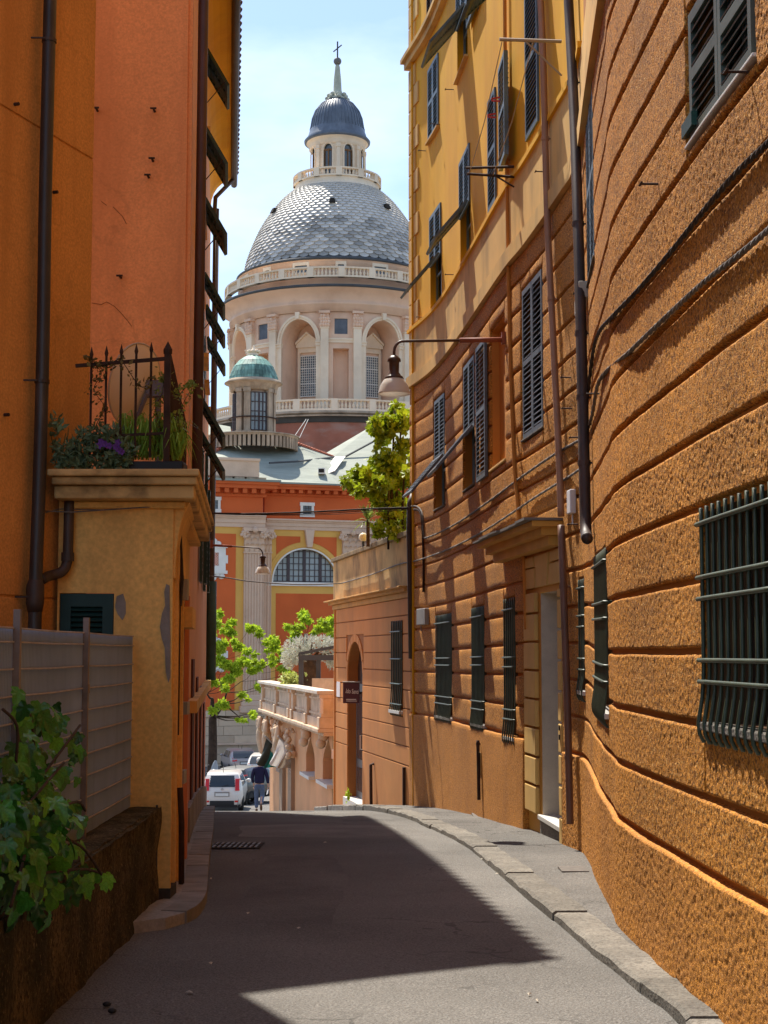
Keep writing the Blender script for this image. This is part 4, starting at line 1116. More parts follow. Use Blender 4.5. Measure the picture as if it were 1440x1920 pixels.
q = P(315, 640, YR); g = G(); g.box(q.x - 0.022, q.x + 0.022, YR - 0.022, YR + 0.022, ZT, q.z - 0.09); g.lathe((q.x, YR, 0), [(0.03, q.z - 0.09), (0.032, q.z - 0.06), (0.001, q.z)], 6); g.build('corner_post', M_RUST, rail)
xq = q.x
for i in range(1, 24):
    D = YR + i * 0.155; spear(xq - 0.095 * i * 0.155 + 0.01, D, ZT + 0.1, q.z - 0.03, 0.0095)
for zz in (P(318, 672, YR).z, P(318, 812, YR).z):
    g = G(); g.tube([(xq, YR, zz), (xq - 0.36, YO - 0.05, zz)], 0.014, 4); g.build('side_rail', M_RUST, rail)
# satellite dish
dish = thing('satellite_dish', 'beige satellite dish behind the terrace railing', 'satellite dish', (P(250, 800, 12.2).x, 12.2, ZT))
c = P(253, 722, 12.2); R_ = 0.335
g = G(); rings = 7; base = 0
ax = Vector((-0.86, 0.42, 0.22)).normalized(); e1 = ax.cross(UP).normalized(); e2 = e1.cross(ax)
for i in range(rings + 1):
    r = R_ * i / rings
    for k in range(32):
        a = 2 * math.pi * k / 32
        p = c + (e1 * math.cos(a) + e2 * math.sin(a)) * r + ax * (0.10 * (r / R_) ** 2 - 0.10)
        g.v.append(tuple(p))
for i in range(rings):
    for k in range(32):
        k2 = (k + 1) % 32; g.f.append((i * 32 + k, (i + 1) * 32 + k, (i + 1) * 32 + k2, i * 32 + k2))
g.build('reflector', mat('dish_beige', (0.72, 0.57, 0.39), 0.6, 0.06, 2.0), dish, smooth=True)
g = G(); pts = [c + (e1 * math.cos(2 * math.pi * k / 32) + e2 * math.sin(2 * math.pi * k / 32)) * R_ for k in range(33)]; g.tube(pts, 0.008, 6, cap=False); g.build('rim', mat('dish_rim', (0.5, 0.42, 0.33), 0.5), dish, smooth=True)
g = G(); b0 = c - ax * 0.12 - UP * 0.05; g.obox(b0 + Vector((-0.01, 0, -0.02)), (0.17, 0, 0), (0, 0.1, 0), (0, 0, 0.13)); g.tube([b0 - UP * 0.02 + Vector((0.08, 0.05, 0)), Vector((b0.x + 0.08, b0.y + 0.15, ZT))], 0.025, 8); g.tube([b0, b0 - UP * 0.28 + Vector((-0.12, 0.05, 0))], 0.02, 6); g.build('mount', mat('dish_mount', (0.16, 0.13, 0.13), 0.6), dish)
g = G(); a, b = P(240, 862, 10.7), P(345, 876, 10.7); g.box(a.x, b.x, 10.66, 10.9, ZT - 0.004, ZT + 0.065); tag(g.build('planter_tray', mat('tray_black', (0.012, 0.010, 0.010), 0.5), bevel=0.008), 'long black plastic planter tray on the terrace edge', 'planter')
# ------------------------------------------------------------------ drain in the road
q = ghit(443, 1590); gr = thing('drain_grate', 'iron drain grate in the asphalt near the left kerb', 'drain', (q.x, q.y, zr(q.y)))
M_GRATE = mat('grate_iron', (0.16, 0.145, 0.125), 0.6, 0.2, 9.0, spec=0.4)
zq = lambda y: zr(y) + 0.0235
g = G(); g.add([(q.x - 0.24, q.y - 0.34, zq(q.y - 0.34) - 0.001), (q.x + 0.26, q.y - 0.34, zq(q.y - 0.34) - 0.001), (q.x + 0.26, q.y + 0.36, zq(q.y + 0.36) - 0.001), (q.x - 0.24, q.y + 0.36, zq(q.y + 0.36) - 0.001)], [(0, 1, 2, 3)]); g.build('pit', mat('pit_black', (0.02, 0.018, 0.016), 0.95), gr)
for row in range(2):
    y0 = q.y - 0.30 + row * 0.34
    for j in range(9):
        x = q.x - 0.215 + j * 0.052
        g = G(); g.hexa([(x, y0, zq(y0)), (x + 0.024, y0, zq(y0)), (x + 0.024, y0 + 0.27, zq(y0 + 0.27)), (x, y0 + 0.27, zq(y0 + 0.27)), (x, y0, zq(y0) + 0.008), (x + 0.024, y0, zq(y0) + 0.008), (x + 0.024, y0 + 0.27, zq(y0 + 0.27) + 0.008), (x, y0 + 0.27, zq(y0 + 0.27) + 0.008)]); g.build('bar', M_GRATE, gr)
# ------------------------------------------------------------------ low orange shop building with parapet
M_SHOP = mat('shop_plaster', (0.56, 0.235, 0.065), 0.85, 0.12, 1.0, 0.2, 40, 0.004, stain=(0.36, 0.16, 0.055), st_amt=0.6, st_sc=(1.2, 1.2, 0.4), st_lo=0.48, st_hi=0.72)
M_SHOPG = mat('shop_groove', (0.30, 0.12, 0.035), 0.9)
M_PARA = mat('parapet_plaster', (0.50, 0.32, 0.12), 0.88, 0.25, 2.0, 0.4, 30, 0.008, stain=(0.10, 0.07, 0.035), st_amt=0.8, st_sc=(1.6, 1.6, 0.9), st_lo=0.48, st_hi=0.66)
u5 = (LW.at(LW.S[-1]) - LW.at(0)).normalized(); n5 = LW.nor(1.0)
L5 = LW.S[-1]
def lpt(s, z, off=0.0):
    q = LW.at(0) + u5 * s + n5 * off; q.z = z; return q
def lhit(x, y):
    return LW.hit(x, y)
shop = thing('shop_building', 'low orange shop building with arched doorway and stained parapet', 'building', (-0.3, 30, -3.0))
ZC0, ZC1, ZP1 = lhit(640, 1140)[1], 1.10, 2.06
dL, dR = lhit(681, 1400)[0], lhit(653, 1400)[0]
dz0 = lhit(660, 1497)[1]; spr = lhit(667, 1262)[1]; apex = lhit(667, 1203)[1]
gw = (lhit(757, 1250)[0], lhit(738, 1250)[0], lhit(748, 1332)[1], lhit(748, 1166)[1])
def lsheet(g, r, off):
    s0, s1, z0, z1 = r; g.quad(lpt(s0, z0, off), lpt(s1, z0, off), lpt(s1, z1, off), lpt(s0, z1, off))
def lbox(g, s0, s1, z0, z1, o0, o1):
    g.obox(lpt(s0, z0, o0), u5 * (s1 - s0), n5 * (o1 - o0), UP * (z1 - z0))
g = G()
for r in minus((0, L5, -4.2, ZC0), [(dL, dR, -5, apex), gw]): lsheet(g, r, 0.0)
# arch spandrels
mid5 = (dL + dR) / 2; rr = (dR - dL) / 2
arc = [(mid5 + rr * math.cos(a), spr + (apex - spr) * math.sin(a)) for a in np.linspace(0, math.pi, 17)]
for i in range(16):
    (s0, z0), (s1, z1) = arc[i], arc[i + 1]
    g.quad(lpt(s0, z0), lpt(s0, apex), lpt(s1, apex), lpt(s1, z1))
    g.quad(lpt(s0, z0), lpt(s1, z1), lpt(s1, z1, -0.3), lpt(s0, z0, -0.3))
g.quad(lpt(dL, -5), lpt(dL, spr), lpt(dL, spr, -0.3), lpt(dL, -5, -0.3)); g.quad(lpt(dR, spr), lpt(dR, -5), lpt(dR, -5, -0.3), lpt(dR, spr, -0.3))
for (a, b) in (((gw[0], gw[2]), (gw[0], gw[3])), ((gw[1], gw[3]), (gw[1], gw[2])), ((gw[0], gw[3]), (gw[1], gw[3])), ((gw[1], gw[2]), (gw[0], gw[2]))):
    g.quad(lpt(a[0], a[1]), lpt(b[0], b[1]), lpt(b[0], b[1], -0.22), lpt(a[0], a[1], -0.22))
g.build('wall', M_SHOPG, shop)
e0 = lpt(L5, 0)
g = G(); g.obox((e0.x, e0.y, -4.5), (6, 1.2, 0), (0, -0.25, 0), (0, 0, ZC0 + 4.5)); g.build('end_wall', M_SHOP, shop)
g = G(); lsheet(g, (gw[0], gw[1], gw[2], gw[3]), -0.2); g.build('pane', M_GLASSD, shop)
# courses
z = lhit(631, 1390)[1]; CH = 0.315
hz = [(dL - 0.02, dR + 0.02, -5, spr), (gw[0] - 0.02, gw[1] + 0.02, gw[2] - 0.02, gw[3] + 0.02), (dL + 0.0, dR - 0.0, spr, apex + 0.02), (dL - 0.14, dR + 0.14, spr + 0.1, apex + 0.14)]
zz = z
def lblock(r):
    if r[1] - r[0] < 0.05 or r[3] - r[2] < 0.04: return
    g = G(); lbox(g, r[0], r[1], r[2], r[3], -0.004, 0.022); g.build('course_block', M_SHOP, shop, bevel=0.007)
for r in minus((0.0, L5, -4.2, z - 0.01), hz): lblock(r)
while zz < ZC0 - 0.12:
    z1 = min(zz + CH, ZC0 - 0.02)
    for r in minus((0.0, L5, zz + 0.010, z1 - 0.010), hz): lblock(r)
    zz = z1
# voussoirs round the arch
for i in range(9):
    a0, a1 = math.pi * i / 9 + 0.015, math.pi * (i + 1) / 9 - 0.015
    f = lambda a, q: lpt(mid5 + (rr + q) * math.cos(a), spr + (apex - spr + q) * math.sin(a), -0.004)
    g = G(); g.prism([f(a0, 0.0), f((a0 + a1) / 2, 0.0), f(a1, 0.0), f(a1, 0.15), f((a0 + a1) / 2, 0.15), f(a0, 0.15)], n5 * 0.028); g.build('voussoir', M_SHOP, shop)
# cornice and parapet
for (a, b, o) in ((ZC0 - 0.02, ZC0 + 0.08, 0.05), (ZC0 + 0.08, ZC0 + 0.17, 0.13), (ZC0 + 0.17, ZC1, 0.22)):
    g = G(); lbox(g, 0.02, L5 + o, a, b - 0.002, -0.3, o); g.build('cornice', mat('shop_cornice', (0.52, 0.28, 0.08), 0.85, 0.15, 2.0, 0.2, 30, 0.004, stain=(0.24, 0.13, 0.05), st_amt=0.6), shop, bevel=0.01)
g = G(); lbox(g, 0.02, L5 + 0.03, ZC1, ZP1 - 0.09, -0.24, 0.03); g.build('parapet', M_PARA, shop)
npar = 5
for i in range(npar):
    s0 = 0.02 + (L5 + 0.05) * i / npar; s1 = s0 + (L5 + 0.05) / npar - 0.012
    g = G(); lbox(g, s0, s1, ZP1 - 0.088, ZP1, -0.28, 0.085); g.build('coping_stone', mat('coping_mossy', (0.24, 0.17, 0.08), 0.9, 0.3, 3.0, 0.5, 40, 0.008, stain=(0.06, 0.05, 0.02), st_amt=0.8, st_sc=(2, 2, 2)), shop, bevel=0.012)
g = G(); g.add([lpt(0, ZC1 + 0.02, -0.2), lpt(L5, ZC1 + 0.02, -0.2), lpt(L5, ZC1 + 0.02, -6), lpt(0, ZC1 + 0.02, -6)], [(0, 1, 2, 3)]); g.build('terrace_floor', M_KERB, shop)
g = G(); lbox(g, L5 - 0.2, L5 + 0.03, ZC1, ZP1 - 0.09, -6, -0.26); g.build('parapet', M_PARA, shop)
# grille, door, sign, little pipes
class _L:  # adapter so that the grille builder can walk this straight wall
    @staticmethod
    def pt(s, z, off=0.0): return lpt(s, z, off)
grille(shop, _L, lambda s: 0.0, gw, M_GRILLE, spacing=0.14, r=0.011, belly=0.03, rails=(0.11, 0.42, 0.70, 0.93))
g = G(); lbox(g, gw[0] - 0.02, gw[1] + 0.02, gw[2] - 0.05, gw[2], -0.02, 0.09); g.build('sill', M_MARBLE, shop)
door = G(); lbox(door, dL + 0.02, dR - 0.02, dz0, spr - 0.22, -0.22, -0.16); dd = door.build('door', mat('door_grey', (0.10, 0.10, 0.10), 0.4, 0.15, 2.0, spec=0.5), shop)
sm_ = (dR - dL)
for (a, b, c, d) in ((0.10, 0.46, 0.34, 0.93), (0.54, 0.90, 0.34, 0.93), (0.10, 0.46, 0.06, 0.27), (0.54, 0.90, 0.06, 0.27)):
    g = G(); H = spr - 0.22 - dz0; lbox(g, dL + sm_ * a, dL + sm_ * b, dz0 + H * c, dz0 + H * d, -0.165, -0.150); g.build('door_pane', mat('door_glass', (0.05, 0.055, 0.06), 0.1, 0.3, 1.0, spec=0.6), dd)
g = G(); hq = lpt(dL + sm_ * 0.47, dz0 + 1.0, -0.14); g.tube([hq, hq + n5 * 0.05, hq + n5 * 0.05 + UP * 0.28, hq + UP * 0.28], 0.015, 6); g.build('door_handle', mat('steel', (0.5, 0.5, 0.5), 0.3, metal=0.9), dd)
g = G(); lsheet(g, (dL, dR, spr - 0.22, apex), -0.2); g.build('fanlight', mat('fanlight', (0.03, 0.016, 0.012), 0.4, 0.6, 6.0), shop)
g = G(); lbox(g, dL - 0.05, dR + 0.05, dz0 - 0.16, dz0, -0.25, 0.10); g.build('doorstep', M_MARBLE, shop)
g = G(); lbox(g, 0.35, 0.40, lhit(745, 1490)[1] - 0.1, lhit(745, 1432)[1], 0.03, 0.08); g.build('vent_pipe', M_RUST, shop)
q0, q1 = lhit(704, 1432), lhit(705, 1497); g = G(); g.tube([lpt(q0[0], q0[1], 0.03), lpt(q0[0], q0[1] - 0.02, 0.09), lpt(q1[0], q1[1] - 0.2, 0.09)], 0.03, 8); g.build('vent_pipe', M_RUST, shop, smooth=True)
sgn = thing('shop_sign', 'maroon box sign with white script lettering over the arched shop door', 'sign', tuple(lpt(mid5, lhit(660, 1316)[1], 0.1)))
z0, z1 = lhit(660, 1317)[1], lhit(660, 1279)[1]; s0, s1 = lhit(679, 1297)[0], lhit(643, 1297)[0]
# the box stands out square to the wall, facing up the lane
M_MAROON = mat('sign_maroon', (0.085, 0.030, 0.038), 0.45, 0.1, 3.0)
so = P(643, 1297, 31.0).x; se = P(674, 1297, 31.0).x
g = G(); g.box(so, se, 31.0, 31.22, z0, z1); g.build('box', M_MAROON, sgn, bevel=0.01)
g = G(); g.box(so - 0.01, se + 0.01, 30.99, 31.23, z1 + 0.001, z1 + 0.02); g.build('top_cap', M_GREYBOX, sgn)
g = G(); g.tube([(se, 31.1, (z0 + z1) / 2), (se + 0.35, 31.1, (z0 + z1) / 2)], 0.02, 6); g.build('bracket', M_RUST, sgn)
def text3d(body, loc, size, m, parent, rot, ext=0.003, name='lettering', align='CENTER'):
    cu = bpy.data.curves.new(name, 'FONT'); cu.body = body; cu.size = size; cu.extrude = ext; cu.align_x = align; cu.align_y = 'CENTER'
    tmp = bpy.data.objects.new(name, cu); COL.objects.link(tmp)
    dg = bpy.context.evaluated_depsgraph_get(); me = bpy.data.meshes.new_from_object(tmp.evaluated_get(dg)); bpy.data.objects.remove(tmp)
    me.materials.clear(); me.materials.append(m)
    mw = Matrix.Translation(loc) @ rot
    return place(name, me, parent, mw)
M_WHITEP = mat('white_paint', (0.75, 0.72, 0.70), 0.6, 0.05, 2.0)
RX = Matrix.Rotation(math.pi / 2, 4, 'X')
ctr = Vector(((so + se) / 2, 30.996, (z0 + z1) / 2))
shear = Matrix(((1, 0.22, 0, 0), (0, 1.75, 0, 0), (0, 0, 1, 0), (0, 0, 0, 1)))
text3d('Aldo Santi', ctr + UP * 0.03, 0.072, M_WHITEP, sgn, RX @ shear)
g = G(); g.box(ctr.x - 0.10, ctr.x + 0.10, 30.992, 30.998, ctr.z - 0.135, ctr.z - 0.120); g.box(ctr.x - 0.10, ctr.x + 0.11, 30.992, 30.998, ctr.z - 0.165, ctr.z - 0.153); g.build('small_print', M_WHITEP, sgn)
# notice on the wall beside the door
g = G(); a = lhit(640, 1307); b = lhit(634, 1278); lbox(g, a[0], b[0], a[1], b[1], 0.024, 0.034); tag(g.build('wall_notice', M_WHITEP), 'small white paper notice beside the shop sign', 'notice')
# ------------------------------------------------------------------ pink house with the balustraded terrace
M_ROSEW = mat('stucco_rose', (0.70, 0.36, 0.17), 0.85, 0.1, 1.2, 0.2, 40, 0.004, stain=(0.48, 0.23, 0.12), st_amt=0.5, st_sc=(1.5, 1.5, 0.4))
M_STUC = mat('carved_stone', (0.62, 0.45, 0.30), 0.85, 0.2, 3.0, 0.4, 40, 0.006, stain=(0.27, 0.17, 0.10), st_amt=0.6, st_sc=(2, 2, 1))
Pa = Vector((P(603, 1300, 34.6).x, 34.6, 0)); Pb = Vector((P(491, 1280, 47.2).x, 47.2, 0))
u6 = (Pb - Pa).normalized(); L6 = (Pb - Pa).length; n6 = Vector((-u6.y, u6.x, 0)); n6 = n6 if n6.x < 0 else -n6
zR = P(603, 1300, 34.6).z; zS = P(610, 1372, 34.6).z
def rpt(s, z, off=0.0):
    q = Pa + u6 * s + n6 * off; q.z = z; return q
def rhit(x, y):
    r = ray(x, y); a = Pa.cross(Vector((r.x, r.y, 0))).z; b = u6.cross(Vector((r.x, r.y, 0))).z
    s = -a / b; q = Pa + u6 * s; return s, r.z / r.y * q.y
def rbox(g, s0, s1, z0, z1, o0, o1): g.obox(rpt(s0, z0, o0), u6 * (s1 - s0), n6 * (o1 - o0), UP * (z1 - z0))
pink = thing('terrace_house', 'pink stucco house front with carved stone terrace balustrade and pointed windows', 'building', (-2.4, 40, -4.5))
WO = -0.28      # wall plane behind the balustrade line
wins = []
for (xl, xr, zt, zb) in ((553, 568.5, 1385, 1459), (583, 602, 1388, 1475)):
    s1_, s0_ = rhit(xl, zb)[0], rhit(xr, zb)[0]
    wins.append((s0_, s1_, rhit((xl + xr) / 2, zb)[1] + 0.1, rhit((xl + xr) / 2, zt)[1]))
g = G()
def rsheet(g, r, off): g.quad(rpt(r[0], r[2], off), rpt(r[1], r[2], off), rpt(r[1], r[3], off), rpt(r[0], r[3], off))
for r in minus((0.05, L6 + 0.2, -8, zS - 0.1), wins): rsheet(g, r, WO)
for (s0_, s1_, z0_, z1_) in wins:       # pointed heads
    m_ = (s0_ + s1_) / 2; N_ = 8; zs_ = z0_ + (z1_ - z0_) * 0.45
    prof = lambda t: (1 - (1 - t) ** 1.0)
    for i in range(N_):
        t0, t1 = i / N_, (i + 1) / N_
        w0, w1 = (1 - t0 ** 1.6) * (m_ - s0_), (1 - t1 ** 1.6) * (m_ - s0_)
        za, zb2 = zs_ + (z1_ - zs_) * t0, zs_ + (z1_ - zs_) * t1
        for sg in (-1, 1):
            e_ = s0_ if sg < 0 else s1_
            g.quad(rpt(m_ + sg * w0, za, WO), rpt(e_, za, WO), rpt(e_, zb2, WO), rpt(m_ + sg * w1, zb2, WO))
            g.quad(rpt(m_ + sg * w0, za, WO), rpt(m_ + sg * w1, zb2, WO), rpt(m_ + sg * w1, zb2, WO - 0.35), rpt(m_ + sg * w0, za, WO - 0.35))
    g.quad(rpt(s0_, z0_, WO), rpt(s0_, zs_, WO), rpt(s0_, zs_, WO - 0.35), rpt(s0_, z0_, WO - 0.35)); g.quad(rpt(s1_, z0_, WO), rpt(s1_, zs_, WO), rpt(s1_, zs_, WO - 0.35), rpt(s1_, z0_, WO - 0.35))
g.build('wall', M_ROSEW, pink)
for (s0_, s1_, z0_, z1_) in wins:
    g = G(); rsheet(g, (s0_, s1_, z0_, z1_), WO - 0.32); w = g.build('window', M_GLASSD, pink)
    g = G(); m_ = (s0_ + s1_) / 2; rbox(g, m_ - 0.04, m_ + 0.04, z0_, z1_ - 0.1, WO - 0.32, WO - 0.27); rbox(g, s0_, s0_ + 0.07, z0_, z1_ - 0.4, WO - 0.32, WO - 0.27); rbox(g, s1_ - 0.07, s1_, z0_, z1_ - 0.4, WO - 0.32, WO - 0.27); g.build('frame', mat('window_brown', (0.20, 0.12, 0.07), 0.6), w)
    g = G(); rbox(g, s0_ - 0.06, s1_ + 0.06, z0_ - 0.08, z0_, WO - 0.3, WO + 0.16); g.build('sill', M_MARBLE, w)
    # carved mask and scroll over each window
    g = G(); c = rpt(m_, z1_ + 0.10, WO + 0.12); g.ball(c, 0.12, 12, 8, (1, 1, 1.25)); g.ball(c + UP * 0.24, 0.10, 10, 6, (1.1, 1, 1.3)); g.ball(c + UP * 0.5 + u6 * 0.05, 0.10, 10, 6, (1.3, 1, 1)); g.ball(c - UP * 0.18 + n6 * 0.05, 0.12, 10, 6)
    for q in range(5): g.ball(c + UP * (0.1 + 0.12 * q) + u6 * 0.13 * (-1) ** q + n6 * 0.05, 0.07, 8, 5)
    g.build('carved_mask', M_STUC, pink, smooth=True)
# return wall towards the shop
g = G(); g.obox(rpt(0, -8, WO), Vector((2.6, 0.5, 0)), u6 * 0.2, UP * (zS + 7.9)); g.build('return_wall', mat('stucco_ochre', (0.50, 0.30, 0.11), 0.85, 0.15, 1.5), pink)
# terrace slab
for (a, b, o) in ((zS - 0.10, zS - 0.02, -0.02), (zS - 0.02, zS + 0.07, 0.10)):
    g = G(); g.prism([rpt(-0.12, a, o), rpt(L6 + 0.15, a, o), rpt(L6 + 0.15, a, -4.5), rpt(-0.12, a, -4.5)], (0, 0, b - a - 0.002)); g.build('terrace_slab', M_STUC, pink, bevel=0.015)
# balustrade: dies, panels, plinth and rail stones
g = G(); rbox(g, 0, L6, zS + 0.07, zS + 0.28, -0.24, 0.02); g.build('balustrade_plinth', M_STUC, pink, bevel=0.01)
dies = [0.05, L6 * 0.19, L6 * 0.40, L6 * 0.455, L6 * 0.70, L6 * 0.985]
for d in dies:
    g = G(); w = 0.16
    for (a, b, o) in ((zS + 0.07, zS + 0.32, 0.07), (zS + 0.32, zR - 0.12, 0.03), (zR - 0.12, zR - 0.02, 0.07)): rbox(g, d - w, d + w, a, b, -0.27, o)
    g.build('die', M_STUC, pink, bevel=0.015)
for a, b in zip(dies[:-1], dies[1:]):
    if b - a < 1.2: continue
    g = G(); rbox(g, a + 0.17, b - 0.17, zS + 0.28, zR - 0.05, -0.2, -0.06); p = g.build('balustrade_panel', M_STUC, pink)
    for zq in (zS + 0.34, zR - 0.16):
        g = G(); rbox(g, a + 0.17, b - 0.17, zq, zq + 0.05, -0.07, -0.02); g.build('moulding', M_STUC, p)
nst = 8
for i in range(nst):
    s0_ = -0.1 + (L6 + 0.25) * i / nst; s1_ = s0_ + (L6 + 0.25) / nst - 0.01
    g = G(); rbox(g, s0_, s1_, zR - 0.02, zR + 0.06, -0.32, 0.12); g.build('rail_stone', mat('rail_pale', (0.62, 0.52, 0.40), 0.8, 0.15, 3.0), pink, bevel=0.012)
# short return of the balustrade towards the shop, and the back parapet
g = G(); g.obox(rpt(-0.05, zS + 0.07, 0.02), Vector((1.2, 0.45, 0)), u6 * 0.22, UP * (zR - zS - 0.09)); g.build('balustrade_return', mat('stucco_ochre', (0.5, 0.3, 0.11)), pink)
g = G(); g.obox(rpt(-0.1, zR - 0.02, 0.1), Vector((1.3, 0.5, 0)), u6 * 0.34, UP * 0.07); g.build('rail_stone', mat('rail_pale', (0.6, 0.5, 0.4)), pink)
bk = P(628, 1272, 41); g = G(); g.box(P(585, 1270, 41).x, bk.x + 2.5, 41, 41.25, zS, P(600, 1272, 41).z); g.build('back_parapet', M_STUC, pink)
g = G(); g.prism([rpt(L6, zS + 0.07, 0), rpt(L6, zS + 0.07, -3.5), rpt(L6 - 0.2, zS + 0.07, -3.5), rpt(L6 - 0.2, zS + 0.07, 0)], (0, 0, zR - zS - 0.08)); g.build('end_balustrade', M_STUC, pink)
g = G(); pl = rhit(606, 1340); rbox(g, 0.02, 0.02, 0, 0, 0, 0); 
g = G(); a, b = rhit(606.5, 1332), rhit(601, 1310); g.obox(P(600, 1338, 34.3), P(606.5, 1338, 34.5) - P(600, 1338, 34.3), Vector((0, 0.02, 0)), UP * (P(600, 1310, 34.3).z - P(600, 1338, 34.3).z)); tag(g.build('street_plaque', M_WHITEP), 'weathered white stone plaque on the terrace balustrade', 'plaque')
# brown pilasters at the far end
for (xl, xr) in ((511.5, 517), (527, 533)):
    s1_, s0_ = rhit(xl, 1470)[0], rhit(xr, 1470)[0]
    g = G(); rbox(g, s0_, s1_, -8, rhit(520, 1415)[1], WO, WO + 0.10); g.build('pilaster', mat('pilaster_brown', (0.33, 0.22, 0.14), 0.8, 0.15, 2.0), pink)
# carved atlas figures carrying the far corner
def atlas(s, zt, hgt, parent, flip=1):
    me = bpy.data.meshes.new('atlas_figure'); b = rpt(s, zt, WO + 0.25)
    h = hgt; V = [(0, 0, -h), (0, 0.03, -h * .72), (0, 0.07, -h * .5), (0, 0.05, -h * .36), (0, 0.06, -h * .26), (0, 0.10, -h * .14), (0.16, 0.05, -h * .36), (0.34, 0.12, -h * .30), (0.24, 0.08, -h * .05), (-0.16, 0.05, -h * .36), (-0.34, 0.14, -h * .33), (-0.20, 0.1, -h * .05), (0, 0.12, -h * .08)]
    E = [(0, 1), (1, 2), (2, 3), (3, 4), (4, 5), (5, 12), (3, 6), (6, 7), (7, 8), (3, 9), (9, 10), (10, 11)]
    Rr = [.10, .17, .17, .19, .08, .13, .10, .08, .07, .10, .08, .07, .11]
    vv = [tuple(b + u6 * x * flip + n6 * y + UP * z) for x, y, z in V]
    me.from_pydata(vv, E, []); me.materials.append(M_STUC)
    o = place('atlas_figure', me, parent)
    sk = o.modifiers.new('skin', 'SKIN'); sb = o.modifiers.new('subsurf', 'SUBSURF'); sb.levels = 2; sb.render_levels = 2
    for i, r in enumerate(Rr): me.skin_vertices[0].data[i].radius = (r, r)
    me.skin_vertices[0].data[0].use_root = True; sk.use_smooth_shade = True
    return o
atlas(L6 * 0.86, zS - 0.12, 1.25, pink); atlas(L6 * 0.64, zS - 0.15, 1.25, pink, -1); atlas(L6 * 0.99, zS - 0.1, 1.2, pink)
rg = random.Random(5)
for (sc, zc_) in ((L6 * 0.92, zS - 0.25), (L6 * 0.74, zS - 0.3), (L6 * 0.52, zS - 0.35)):
    g = G()
    for q in range(30): g.ball(rpt(sc + rg.uniform(-0.35, 0.35), zc_ - rg.uniform(-0.1, 0.7), WO + rg.uniform(0.08, 0.3)), rg.uniform(0.04, 0.09), 8, 5, (1, 1, rg.uniform(0.8, 1.5)))
    g.build('carved_garland', M_STUC, pink, smooth=True)
# flags hanging from slanted poles on the pink house
def flag(px, pw, cols, label, D, drop):
    a = P(px, 1380, D); fl_ = thing('flag', label, 'flag', tuple(a))
    g = G(); tip = a; root = a + Vector((0.9, 0.25, -0.9)); g.tube([root, tip], 0.025, 6); g.build('pole', M_GREYBOX, fl_)
    # cloth hangs from the pole in folds
    n, k = 18, 10; nb = len(cols)
    for ci, m in enumerate(cols):
        S, V = np.meshgrid(np.linspace(ci / nb, (ci + 1) / nb, 8), np.linspace(0, 1, 12), indexing='ij')
        base = np.array(tip)[None, None, :] + (np.array(root) - np.array(tip))[None, None, :] * (S[..., None] * 0.8 + 0.05)
        fold = 0.10 * np.sin(S * 26 + V * 3) * V
        X = base[..., 0] - 0.25 * V + fold * 0.5; Y = base[..., 1] + fold - 0.1 * V; Z = base[..., 2] - drop * V * (0.75 + 0.25 * np.sin(S * 5 + 1))
        grid_obj('cloth', np.stack([X, Y, Z], -1), m, fl_)
    return fl_
M_FG = mat('flag_green', (0.02, 0.16, 0.13), 0.8, 0.2, 3.0, trans=0.25); M_FW = mat('flag_white', (0.72, 0.70, 0.66), 0.8, 0.1, 3.0, trans=0.25); M_FR = mat('flag_dark', (0.05, 0.06, 0.05), 0.8, 0.2, 3.0)
flag(497, 18, (M_FR, M_FG, M_FG, M_FW), 'dark green flag with white edge hanging from the pink house', 44.0, 0.7)
flag(521, 12, (M_FW, mat('flag_beige', (0.4, 0.34, 0.27), 0.8, trans=0.2), M_FW), 'pale beige and white flag hanging limp beside the green flag', 41.5, 0.65)
# white wall box and dark bracket at the near foot
q = P(600, 1400, 34.5); g = G(); g.box(P(626, 1410, 34.3).x - 0.05, P(631, 1410, 34.3).x - 0.03, 34.2, 34.3, P(628, 1422, 34.3).z, P(628, 1405, 34.3).z); tag(g.build('utility_box', M_WHITEP), 'small white utility box on the ochre return wall', 'box')
# ------------------------------------------------------------------ glass pergola on the pink terrace
pg = thing('pergola', 'dark grey metal pergola with ribbed sloping roof on the terrace', 'pergola', (P(585, 1290, 38).x, 38, zS))
M_ANTH = mat('anthracite', (0.045, 0.045, 0.048), 0.5, 0.1, 3.0, spec=0.4)
Dg = 41.3
for x in (564, 597):
    a = P(x, 1240, Dg); g = G(); g.box(a.x - 0.06, a.x + 0.06, Dg, Dg + 0.12, zS, P(x, 1236, Dg).z); g.build('post', M_ANTH, pg)
bz = P(580, 1238, Dg).z; xl = P(560, 1240, Dg).x; xr_ = xl + 3.2
g = G(); g.box(xl, xr_, Dg - 0.03, Dg + 0.15, bz, bz + 0.14); g.build('front_beam', M_ANTH, pg)
rz = 0.62
g = G(); g.quad((xl, Dg, bz + 0.142), (xr_, Dg, bz + 0.142 + rz), (xr_, Dg + 2.6, bz + 0.142 + rz), (xl, Dg + 2.6, bz + 0.142)); g.build('roof_glass', mat('roof_glass', (0.16, 0.15, 0.14), 0.15, 0.2, 2.0, spec=0.6, alpha=0.35), pg)
for i in range(7):
    y = Dg - 0.02 + 2.55 * i / 6; g = G(); g.hexa([(xl, y, bz + 0.145), (xr_, y, bz + 0.145 + rz), (xr_, y + 0.07, bz + 0.145 + rz), (xl, y + 0.07, bz + 0.145), (xl, y, bz + 0.21), (xr_, y, bz + 0.21 + rz), (xr_, y + 0.07, bz + 0.21 + rz), (xl, y + 0.07, bz + 0.21)]); g.build('rafter', M_ANTH, pg)
for x in (xl, xr_ - 0.1):
    g = G(); g.box(x, x + 0.1, Dg + 2.5, Dg + 2.6, zS, bz + rz + 0.1); g.build('post', M_ANTH, pg)
